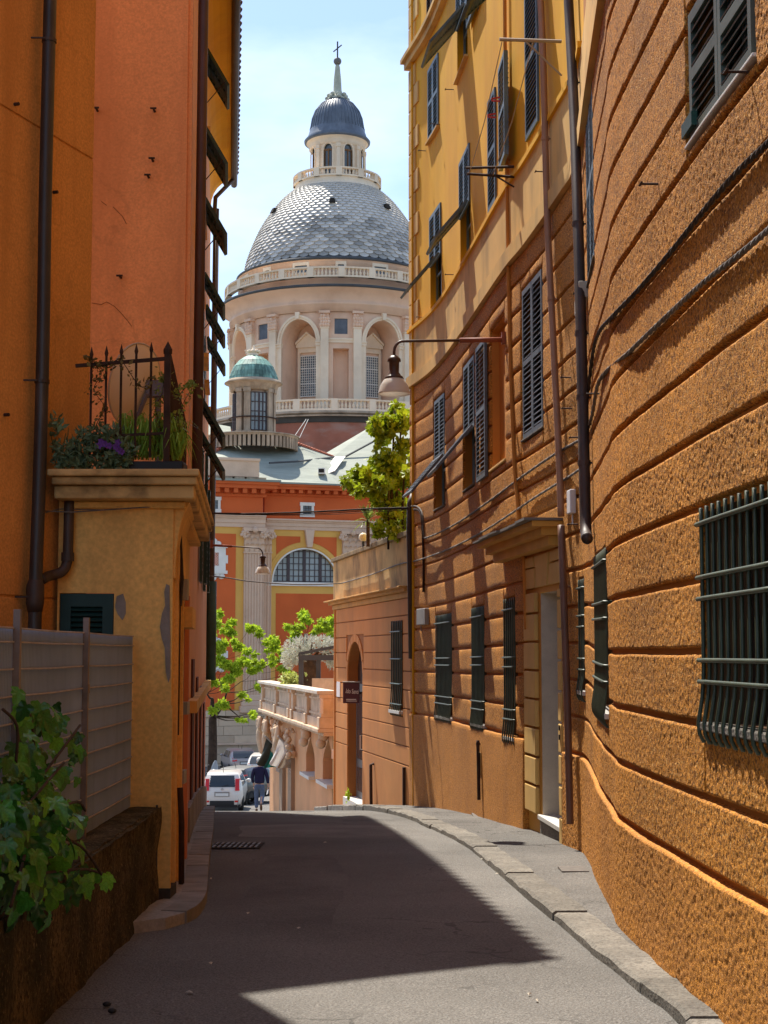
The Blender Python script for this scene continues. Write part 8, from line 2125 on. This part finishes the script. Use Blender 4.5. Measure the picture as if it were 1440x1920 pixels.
for (x, y, rx, ry) in ((553, 1222, 24, 24), (575, 1210, 26, 16), (600, 1208, 26, 14), (618, 1222, 20, 24), (545, 1235, 15, 18), (625, 1240, 14, 14), (565, 1228, 20, 14)):
    for _ in range(520):
        a = rg.uniform(0, 2 * math.pi); r = rg.random() ** .5; pts.append(P(x + rx * r * math.cos(a), y + ry * r * math.sin(a), 43.5 + rg.gauss(0, .35)))
leaves(pts, .095, rg, .1, .30, .2, outc=P(580, 1240, 43.5)).build('crown', M_OLIVE, ol)
vs = thing('variegated_shrub', 'pale yellow variegated shrub behind the terrace balustrade', 'shrub', tuple(P(545, 1292, 42)))
pts = [P(545 + rg.gauss(0, 9), 1276 + rg.gauss(0, 5.5), 42 + rg.gauss(0, .2)) for _ in range(420)]
leaves(pts, .13, rg, 0, .6, .2).build('foliage', mat('leaf_variegated', (0.42, 0.46, 0.12), 0.5, 0.35, 8.0, trans=0.35), vs)
g = G()
for k in range(6): g.tube([P(545, 1296, 42), P(538 + 3 * k, 1276, 42)], .015, 5)
g.build('stems', M_BARK, vs)
# climber on the shop terrace
cv = thing('climbing_shrub', 'large yellow green climbing shrub spilling over the shop terrace', 'shrub', tuple(P(740, 1000, 27.5)))
pts = []
for (x, y, rx, ry, n) in ((745, 775, 26, 24, 6), (735, 800, 34, 34, 12), (728, 845, 28, 36, 11), (755, 850, 24, 60, 14), (700, 900, 46, 34, 17), (680, 905, 36, 30, 12), (740, 920, 36, 48, 15), (755, 965, 22, 44, 10), (712, 945, 30, 24, 7), (712, 800, 14, 18, 3), (655, 915, 12, 18, 3), (768, 770, 10, 22, 3), (725, 985, 26, 20, 5)):
    for _ in range(n):
        a = rg.uniform(0, 2 * math.pi); r = rg.random() ** .5; cc_ = (x + rx * r * math.cos(a), y + ry * r * math.sin(a), 27.6 + rg.gauss(0, .40)); q_ = rg.uniform(5, 13)
        for _k in range(int(9 * q_)):
            a = rg.uniform(0, 2 * math.pi); r = rg.random() ** .5 * q_; pts.append(P(cc_[0] + r * math.cos(a), cc_[1] + r * math.sin(a) * .8, cc_[2] + rg.gauss(0, .07)))
leaves(pts, .10, rg, .55, .72, .25, svar=.5).build('foliage', M_LEAFC, cv)
g = G()
for (x0_, x1_, y1_) in ((735, 730, 860), (742, 752, 800), (748, 700, 905), (730, 740, 770), (756, 758, 880)): g.tube(smoothline([P(x0_, 1015, 27.6), P((x0_ + x1_) / 2 + rg.uniform(-6, 6), 950, 27.6), P(x1_, y1_, 27.6)], 5), .035, 6, r2=.015)
g.tube([P(728, 1030, 27.4), P(729, 900, 27.4)], .022, 6)
g.build('stems', M_BARK, cv, smooth=True)
yc = thing('yucca_plant', 'spiky pale green yucca beside the parapet of the shop terrace', 'plant', tuple(P(690, 1015, 29)))
c = P(690, 975, 29); g = G()
for k in range(46):
    a = rg.uniform(0, 2 * math.pi); el = rg.uniform(-.5, 1.4); d = Vector((math.cos(a) * math.cos(el), math.sin(a) * math.cos(el), math.sin(el))); L_ = rg.uniform(.28, .42); s = d.cross(UP).normalized() * .022
    m = c + d * L_ * .55; e = c + d * L_ - UP * .08 * math.cos(el); g.add([c - s * .6, c + s * .6, m + s, e, m - s], [(0, 1, 2, 4), (4, 2, 3)])
g.build('blades', mat('yucca_leaf', (0.24, 0.30, 0.06), 0.45, 0.25, 5.0, trans=0.3), yc); g = G(); g.tube([P(690, 1025, 29), c], .035, 7); g.build('stem', M_BARKO, yc)
gl = thing('globe_lamp', 'small opal globe lamp on the shop terrace parapet', 'lamp', tuple(P(681, 1026, 30)))
g = G(); g.ball(P(681, 1007, 30), .085, 14, 10); g.build('globe', mat('opal_glass', (0.75, 0.66, 0.42), 0.3, 0.05), gl, smooth=True); g = G(); g.tube([P(681, 1030, 30), P(681, 1012, 30)], .02, 6); g.build('stalk', M_BLKP, gl)
# ------------------------------------------------------------------ ivy at the near left: leaf by leaf
ivy = thing('ivy_plant', 'glossy green ivy hanging over the fence and the mossy wall', 'ivy', (XR + 0.05, 7.0, -1.4))
def ivymesh(m, seed):
    r_ = random.Random(seed); tips = [(0.0, .95, .30), (.95, .62, .26), (-.95, .62, .26), (1.9, .50, .22), (-1.9, .50, .22)]
    g = G(); K = 40; bend = r_.uniform(.10, .42); cup = r_.uniform(-.15, .35); wob = r_.uniform(0, 6)
    tips = [(a + r_.uniform(-.1, .1), l * r_.uniform(.88, 1.1), w * 1.25) for a, l, w in tips]
    def rad(t):
        r = .36
        for a, l, w in tips: r = max(r, .34 + (l - .34) * max(0, 1 - abs(t - a) / (w * 1.9)) ** .8)
        return r * (1 - .55 * max(0, abs(t) - 2.6) / .54)
    def f(x, y, rr, t):
        vein = min(abs(t - a) for a, l, w in tips)
        return (x, y, -bend * y * abs(y) + cup * abs(x) * .45 - .10 * x * x + .03 * math.sin(7 * x + 6 * y + wob) + .045 * min(1, vein * 3) * rr)
    for q, fr in enumerate((.5, 1.0)):
        for k in range(K):
            t = -math.pi + 2 * math.pi * (k + .5) / K; r = rad(t) * fr; g.v.append(f(r * math.sin(t), r * math.cos(t) + .12, fr, t))
    g.v.append(f(0, .12, 0, 0)); c = 2 * K
    for k in range(K):
        k2 = (k + 1) % K; g.f.append((c, k2, k)); g.f.append((k, k2, K + k2, K + k))
    return g.mesh('ivy_leaf', m, True)
IV = [ivymesh(M_IVY, i) for i in range(4)] + [ivymesh(M_IVYL, i + 9) for i in range(2)]
def ivypos(x, y):
    Xp = (-1.60 if y < 1500 else -1.46) + rg.uniform(-.10, .07)
    D = Xp / ((x - 720) / FPX) * 1.0
    if D > 9.4: D = 9.4
    return P(x, y, max(5.2, D * _cp))
clu = [(38, 1300, 10, 8, 2), (75, 1335, 48, 22, 9), (130, 1365, 30, 34, 9), (60, 1385, 50, 26, 10), (150, 1405, 18, 26, 4), (25, 1425, 45, 22, 9), (95, 1430, 45, 26, 8), (120, 1455, 30, 20, 4), (60, 1475, 80, 34, 26), (20, 1520, 55, 40, 22), (85, 1525, 55, 40, 22), (55, 1570, 80, 38, 28), (120, 1580, 36, 30, 10), (30, 1620, 70, 40, 24), (100, 1625, 50, 34, 14), (60, 1665, 66, 34, 18), (75, 1705, 34, 26, 6), (160, 1640, 26, 20, 6), (180, 1655, 26, 24, 6), (150, 1520, 18, 16, 4)]
posl = []
for (x, y, rx, ry, n) in clu:
    for _ in range(n):
        a = rg.uniform(0, 2 * math.pi); r = rg.random() ** .6; posl.append((x + rx * r * math.cos(a), y + ry * r * math.sin(a)))
back = posl[:]; posl = posl[:298]
for (x, y) in posl:
    p = ivypos(x, y); s = rg.uniform(.045, .105) * (1.0 if rg.random() > .15 else .65)
    down = Vector((rg.gauss(.25, .45), rg.gauss(-.25, .35), -1 + rg.gauss(0, .35))).normalized()
    nrm = Vector((.75 + rg.gauss(0, .35), -.65 + rg.gauss(0, .35), .55 + rg.gauss(0, .35))); nrm = (nrm - down * nrm.dot(down)).normalized(); sx = down.cross(nrm)
    young = rg.random() < .16 or (x > 140 and y > 1600)
    place('ivy_leaf', IV[rg.choice((4, 5))] if young else IV[rg.randrange(4)], ivy, frame_m(p, sx, down, nrm, s, s, s))
g = G()
for (pa, pb) in (((20, 1700), (60, 1480)), ((60, 1480), (40, 1300)), ((60, 1480), (150, 1360)), ((80, 1560), (190, 1640)), ((10, 1560), (120, 1430)), ((100, 1520), (160, 1520)), ((30, 1430), (5, 1330)), ((60, 1640), (215, 1650))):
    A, B_ = ivypos(*pa), ivypos(*pb); g.tube(smoothline([A, A.lerp(B_, .5) + Vector((.03, 0, .04)), B_], 5), .007, 5)
g.build('vine_stems', M_BARK, ivy, smooth=True)
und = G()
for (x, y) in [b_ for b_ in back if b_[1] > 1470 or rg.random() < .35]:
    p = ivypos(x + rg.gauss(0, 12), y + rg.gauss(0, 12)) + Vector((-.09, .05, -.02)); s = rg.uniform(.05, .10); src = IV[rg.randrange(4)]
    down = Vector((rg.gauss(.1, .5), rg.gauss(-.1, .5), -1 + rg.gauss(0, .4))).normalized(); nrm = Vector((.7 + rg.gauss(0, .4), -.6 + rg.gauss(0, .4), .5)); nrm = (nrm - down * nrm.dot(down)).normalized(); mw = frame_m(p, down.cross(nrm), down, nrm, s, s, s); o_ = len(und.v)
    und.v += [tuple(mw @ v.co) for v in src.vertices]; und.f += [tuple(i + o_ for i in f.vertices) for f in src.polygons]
und.build('inner_leaves', mat('ivy_inner_shaded', (0.022, 0.085, 0.012), 0.45, 0.4, 9.0, trans=0.15), ivy, smooth=True)['kind'] = 'stuff'  # deeper leaves coloured darker, painting the shade inside the ivy
# ------------------------------------------------------------------ terrace plants
fp = thing('purple_flower_plant', 'bushy grey green plant with purple flowers on the terrace cornice', 'plant', tuple(P(180, 880, 10.72)))
pts = []
for (x, y, rx, ry, n) in ((120, 850, 24, 26, 170), (160, 850, 34, 28, 300), (205, 835, 36, 34, 420), (235, 850, 16, 26, 150), (180, 815, 36, 14, 120), (105, 800, 8, 24, 50), (215, 870, 28, 12, 150), (130, 870, 30, 10, 150)):
    for _ in range(n):
        a = rg.uniform(0, 2 * math.pi); r = rg.random() ** .5; pts.append(P(x + rx * r * math.cos(a), y + ry * r * math.sin(a), 10.72 + rg.uniform(-.13, .16)))
leaves(pts, .056, rg, -.3, .42, .2).build('foliage', M_PLB, fp)
g = G()
for k in range(26): x = rg.uniform(105, 245); g.tube([P(x, 878, 10.74), P(x + rg.uniform(-14, 14), rg.uniform(795, 850), 10.72)], .003, 4)
g.build('stems', M_PLG, fp)
for (x, y) in ((190, 828), (197, 833), (205, 836), (221, 830), (223, 843), (228, 847), (186, 836), (218, 838)):
    c = P(x, y, 10.58); g = G()
    for k in range(5):
        a = 2 * math.pi * k / 5; d = Vector((math.cos(a), -.35, math.sin(a))); s = Vector((-math.sin(a), 0, math.cos(a))) * .012; g.add([c, c + d * .014 + s, c + d * .028, c + d * .014 - s], [(0, 1, 2, 3)])
    g.build('flower', M_PURP, fp)
sp = thing('spider_plant', 'bright green arching grass-like plant behind the terrace railing', 'plant', tuple(P(285, 870, 10.95)))
g = G()
for k in range(260):
    x = rg.uniform(225, 340); b = P(x, 850 + rg.uniform(-6, 14), 10.95 + rg.uniform(-.12, .15)); a = rg.uniform(0, 2 * math.pi); L_ = rg.uniform(.12, .24); d = Vector((math.cos(a), math.sin(a), 0)); up = rg.uniform(.12, .30); s = Vector((-d.y, d.x, 0)) * .006
    m = b + d * L_ * .45 + UP * up; e = b + d * L_ + UP * (up - rg.uniform(.05, .22)); g.add([b - s, b + s, m + s, e, m - s], [(0, 1, 2, 4), (4, 2, 3)])
g.build('blades', mat('blade_green', (0.26, 0.44, 0.06), 0.45, 0.3, 14.0, trans=0.3), sp)
def vine(label, pix, D, n, m, spread=6):
    v = thing('trailing_vine', label, 'vine', tuple(P(pix[0][0], pix[0][1], D))); line = smoothline([P(x, y, D + rg.uniform(-.03, .03)) for x, y in pix], 6); g = G(); g.tube(line, .003, 4); g.build('stem', M_BARK, v)
    pts = [p + Vector((rg.gauss(0, .02), rg.gauss(0, .02), rg.gauss(0, .02))) for p in line for _ in range(n)]; leaves(pts, .034, rg, .1, .6, .2).build('foliage', m, v)
vine('thin reddish vine twining round the left railing bars', [(188, 845), (180, 800), (196, 765), (176, 730), (190, 700), (170, 675), (200, 690), (225, 675), (262, 724), (284, 716)], 10.70, 4, mat('leaf_reddish', (0.16, 0.12, 0.03), 0.5, 0.5, 20, trans=0.2))
vine('green vine climbing the railing corner beside the dish', [(295, 845), (300, 800), (292, 765), (305, 735), (308, 700), (330, 740), (350, 725), (362, 722), (335, 775), (338, 810)], 10.85, 6, mat('leaf_vine', (0.24, 0.28, 0.05), 0.5, 0.4, 20, trans=0.3))
wd = thing('wall_weed', 'green weed at the foot of the arched shop doorway', 'weed', tuple(P(653, 1498, 30.5)))
leaves([P(653 + rg.gauss(0, 2.2), 1492 + rg.gauss(0, 5), 30.45) for _ in range(60)], .06, rg, -.4, .5).build('foliage', M_LEAFY, wd)
# ------------------------------------------------------------------ street lamps on wall arms
M_LAMPB = mat('lamp_brown', (0.085, 0.045, 0.03), 0.45, 0.15, 5.0, spec=0.45); M_OPAL = mat('lamp_opal', (0.86, 0.82, 0.76), 0.25, 0.05, 3.0, spec=0.5, trans=0.4); M_REDARM = mat('arm_redbrown', (0.26, 0.075, 0.035), 0.6, 0.15, 5.0)
def lamp(label, wallp, tip, drop, sc):
    t = thing('street_lamp', label, 'street lamp', tuple(wallp), 'wall lamps over the lane')
    d = (tip - wallp); g = G(); g.tube([wallp, wallp + d * .42], .030 * sc, 8); g.build('arm_socket', M_REDARM, t, smooth=True)
    cor = tip + (wallp - tip).normalized() * .10
    g = G(); g.tube([wallp + d * .40, cor] + [tip + (cor - tip) * (1 - math.sin(a)) - UP * .12 * (1 - math.cos(a)) for a in np.linspace(0.2, math.pi / 2, 5)] + [tip - UP * drop], .017 * sc, 8); g.build('arm', M_LAMPB, t, smooth=True)
    g = G(); a = (d.normalized() * .04); g.obox(wallp - UP * .05 - Vector((0, .04, 0)), a * 1.5, Vector((0, .08, 0)), UP * .14); g.build('wall_plate', M_REDARM, t)
    c = tip - UP * drop; s = sc
    g = G(); g.lathe(c, [(.001, .0), (.045 * s, -.005 * s), (.075 * s, -.04 * s), (.08 * s, -.07 * s), (.06 * s, -.075 * s), (.055 * s, -.20 * s), (.075 * s, -.225 * s), (.08 * s, -.24 * s), (.10 * s, -.25 * s), (.115 * s, -.275 * s), (.10 * s, -.28 * s)], 20); g.build('cap', M_LAMPB, t, smooth=True)
    g = G(); g.lathe(c, [(.10 * s, -.272 * s), (.13 * s, -.30 * s), (.165 * s, -.36 * s), (.185 * s, -.44 * s), (.19 * s, -.46 * s), (.18 * s, -.46 * s), (.15 * s, -.36 * s), (.10 * s, -.29 * s)], 24); g.build('shade', M_OPAL, t, smooth=True)
    g = G(); g.ball(c - UP * .34 * s, .05 * s, 10, 8, (1, 1, 1.5)); g.build('bulb', mat('bulb_white', (0.7, 0.7, 0.68), 0.3), t, smooth=True)
s, z = RW.hit(953, 637); wp = RW.pt(s, z, 0.02); tp = P(739, 640, wp.y - 0.1)
lamp('brown street lamp with pale glass shade hanging from the orange wall arm', wp, tp, .17, 1.0)
D2 = 27.2; wp2 = Vector((fx(D2) + .05, D2, P(388, 1022, D2).z)); tp2 = P(493, 1028, D2 - .1)
lamp('smaller street lamp on a red arm from the left house', wp2, tp2, .12, .72)
# ------------------------------------------------------------------ cables
def cable(name, label, pts, r, m, n=6, twist=0.0, cat='cable', group=None):
    g = G(); L_ = smoothline(pts, n)
    if twist:
        for ph in (0, 2.1, 4.2):
            g.tube([p + Vector((math.cos(i * .9 + ph), math.sin(i * .9 + ph) * .4, math.sin(i * .9 + ph))) * twist for i, p in enumerate(L_)], r, 5)
    else: g.tube(L_, r, 6)
    return tag(g.build(name, m, smooth=True), label, cat, group)
def wpts(pix, off=.055): 
    out = []
    for (x, y) in pix:
        s, z = RW.hit(x, y, off); out.append(RW.pt(s, z, off))
    return out
cable('wall_cable', 'thick dark cable bundle slanting across the near orange wall', wpts([(1475, 230), (1440, 268), (1380, 325), (1320, 395), (1260, 470), (1200, 540), (1150, 592), (1124, 622), (1112, 660), (1102, 740)]), .0085, M_CABLE_D, 14, .008)
cable('wall_cable', 'grey twisted cable bundle below the dark one, running on along the curved wall', wpts([(1475, 395), (1440, 432), (1380, 482), (1325, 525), (1280, 565), (1230, 612), (1180, 660), (1125, 712), (1110, 780), (1096, 818), (1075, 832), (1040, 852), (980, 893), (910, 945), (850, 985), (800, 1008), (794, 1000), (792, 965), (782, 950), (764, 950)]), .0085, M_CABLE, 14, .007)
lp_ = wpts([(1098, 872), (1070, 892), (1040, 910), (1000, 935), (960, 962), (900, 1000), (840, 1030), (785, 1050)]) 
lq = [lpt(lhit(x, y)[0], lhit(x, y)[1], .06) for (x, y) in ((755, 1058), (700, 1078), (645, 1094))]
cable('wall_cable', 'thin grey cable crossing the orange wall and the stained parapet', lp_ + lq, .008, M_CABLE, 8, .006)
LH = Vector((fx(26.5) + .08, 26.5, P(392, 1080, 26.5).z))
cable('span_wire', 'single sagging wire crossing the street below the lamps', [lq[-1], P(560, 1096, 31), P(470, 1090, 28.5), P(430, 1084, 27.2), LH], .012, M_CABLE, 6, 0, 'wire')
e = P(764, 952, 25.6)
for i, (y0, y1, sag, r, lb) in enumerate(((952, 962, 3, .009, 'thick black wire bundle stretched across the street from the drainpipe'), (954, 963, 6, .007, 'black wire just under the thick bundle across the street'), (956, 962, 9, .005, 'thin wire hanging lowest of the wires across the street'))):
    cable('span_wire', lb, [P(766, y0, 25.6), P(700, y0 + 1 + sag * .3, 25.8), P(600, (y0 + y1) / 2 + sag * .7, 26.0), P(480, y1 + sag * .4, 26.2), P(387, y1, 26.4)], r, M_CABLE_D, 6, r * .9 if i == 0 else 0, 'wire')
# tall dark pipe at the corner between the houses
g = G(); q0, q1 = P(768, 945, 25.75), P(771, 1255, 25.75); g.tube([P(774, 925, 25.8), P(768, 945, 25.75), P(767, 1000, 25.7), P(769, 1100, 25.7), P(771, 1235, 25.7)], .046, 10)
tag(g.build('corner_drainpipe', M_PIPE_D, smooth=True), 'black drainpipe in the corner where the shop meets the curved house', 'drainpipe')
g = G(); pts = wpts([(777, 955), (790, 965), (794, 1040), (794, 1110)], .05); g.tube(smoothline(pts, 4), .022, 8); tag(g.build('wall_conduit', M_RUST, smooth=True), 'short brown conduit beside the corner drainpipe', 'conduit')
def wbox(name, label, x0, x1, y0, y1, d, m, cat='junction box'):
    s0, z0 = RW.hit(x0, y1); s1, _ = RW.hit(x1, y1); _, z1 = RW.hit(x0, y0); g = G(); a = RW.pt(s0, z0, .03); g.obox(a, RW.tan(s0) * max(.06, s1 - s0), RW.nor(s0) * d, UP * (z1 - z0)); g.obox(a + RW.tan(s0) * .02 - UP * .1, RW.tan(s0) * .02, RW.nor(s0) * .02, UP * .1)
    return tag(g.build(name, m, bevel=.01), label, cat)
wbox('junction_box', 'grey junction box on the orange wall above the first window grille', 793, 808, 1142, 1172, .08, M_GREYBOX)
wbox('junction_box', 'ivory junction box beside the dark downpipe high on the wall', 1103, 1111, 563, 594, .09, M_WHITEBOX)
wbox('junction_box', 'white oval meter cover behind the lower end of the downpipe', 1080, 1087, 920, 965, .06, M_WHITEP)
g = G(); s, z = RW.hit(903, 1408); s1, z1 = RW.hit(911, 1450); g.obox(RW.pt(s, z1, .056), RW.tan(s) * (s1 - s), RW.nor(s) * .012, UP * (z - z1)); tag(g.build('wall_hatch', M_CREAM), 'small cream hatch in the orange plinth beside the vent pipe', 'hatch')
# ------------------------------------------------------------------ washing lines under the yellow windows
wl_ = thing('washing_line', 'washing line on iron arms outside the yellow upper windows', 'washing line', tuple(RW.pt(RW.hit(960, 330)[0], RW.hit(960, 330)[1], .3)))
def outw(x, y, off):
    s, z = RW.hit(x, y); return RW.pt(s, z, off)
A1, A2 = outw(972, 332, .05), outw(972, 332, .05); B1 = A1 + RW.nor(9.8) * .55 + UP * .02; 
s1_, z1_ = RW.hit(1062, 78); C1 = RW.pt(s1_, z1_, .05); C2 = C1 + RW.nor(s1_) * .62
g = G(); g.tube([A1, B1], .016, 6); g.tube([A1 + UP * .12, B1 + RW.tan(9.5) * -.1 + UP * .10], .016, 6); g.tube([A1 - UP * .12, B1 * .4 + A1 * .6], .010, 6); wa = g.build('near_arm', M_RUST, wl_)
g = G(); g.tube([C1, C2], .018, 6); g.tube([C1 - UP * .35, C1 * .4 + C2 * .6], .010, 6); g.build('far_arm', mat('arm_pale', (0.3, 0.25, 0.2), 0.6), wl_)
for k in range(2):
    a = A1.lerp(B1, .45 + .5 * k); b = C1.lerp(C2, .45 + .5 * k); g = G(); g.tube([a, a.lerp(b, .5) - UP * .10, b], .005, 5); g.build('line', mat('line_pale', (0.45, 0.36, 0.24), 0.8), wl_)
for i, (tt, lb) in enumerate(((.62, 'red clothes peg higher on the washing line'), (.50, 'red clothes peg lower on the washing line'))):
    p = A1.lerp(C1, tt).lerp(B1.lerp(C2, tt), .9) - UP * .04; g = G(); g.obox(p, (.09, .01, .02), (0, .015, 0), (0, 0, .015)); g.obox(p + Vector((0, 0, -.02)), (.09, -.01, -.01), (0, .015, 0), (0, 0, .015)); tag(g.build('clothes_peg', mat('peg_red', (0.45, 0.03, 0.03), 0.5)), lb, 'clothes peg')
# ------------------------------------------------------------------ litter and leaves on the asphalt
rl = random.Random(4)
spots = [(1007, 1890), (993, 1876), (355, 1872), (395, 1818), (465, 1721), (610, 1585), (395, 1655), (905, 1617), (932, 1645), (560, 1750)]
for i, (x, y) in enumerate(spots):
    q_ = ghit(x, y); zz = zr(q_.y) + .0245; a = rl.uniform(0, 6); w = rl.uniform(.006, .013); l = rl.uniform(.012, .026); u_ = Vector((math.cos(a), math.sin(a), 0)); v_ = Vector((-math.sin(a), math.cos(a), 0)); c = Vector((q_.x, q_.y, zz))
    g = G(); g.add([c - u_ * l - v_ * w, c + u_ * l - v_ * w * .6 + UP * .006, c + u_ * l * .8 + v_ * w + UP * .002, c - u_ * l * .7 + v_ * w + UP * .009, c + UP * .012], [(0, 1, 4), (1, 2, 4), (2, 3, 4), (3, 0, 4)])
    tag(g.build('litter_scrap', mat('scrap_pale', (0.50, 0.45, 0.36), 0.8, rnd=0.35)), 'tiny pale scrap of litter or dry leaf on the asphalt', 'litter', 'litter scraps on the road')
for i, (x, y) in enumerate(((200, 1898), (210, 1908))):
    q_ = ghit(x, y); g = G(); g.ball((q_.x, q_.y, zr(q_.y) + .03), .018, 8, 6, (1.2, 1, .7)); tag(g.build('tar_lump', M_BLKP, smooth=True), 'small dark lump on the asphalt at the lower left', 'lump', 'dark lumps on the road')
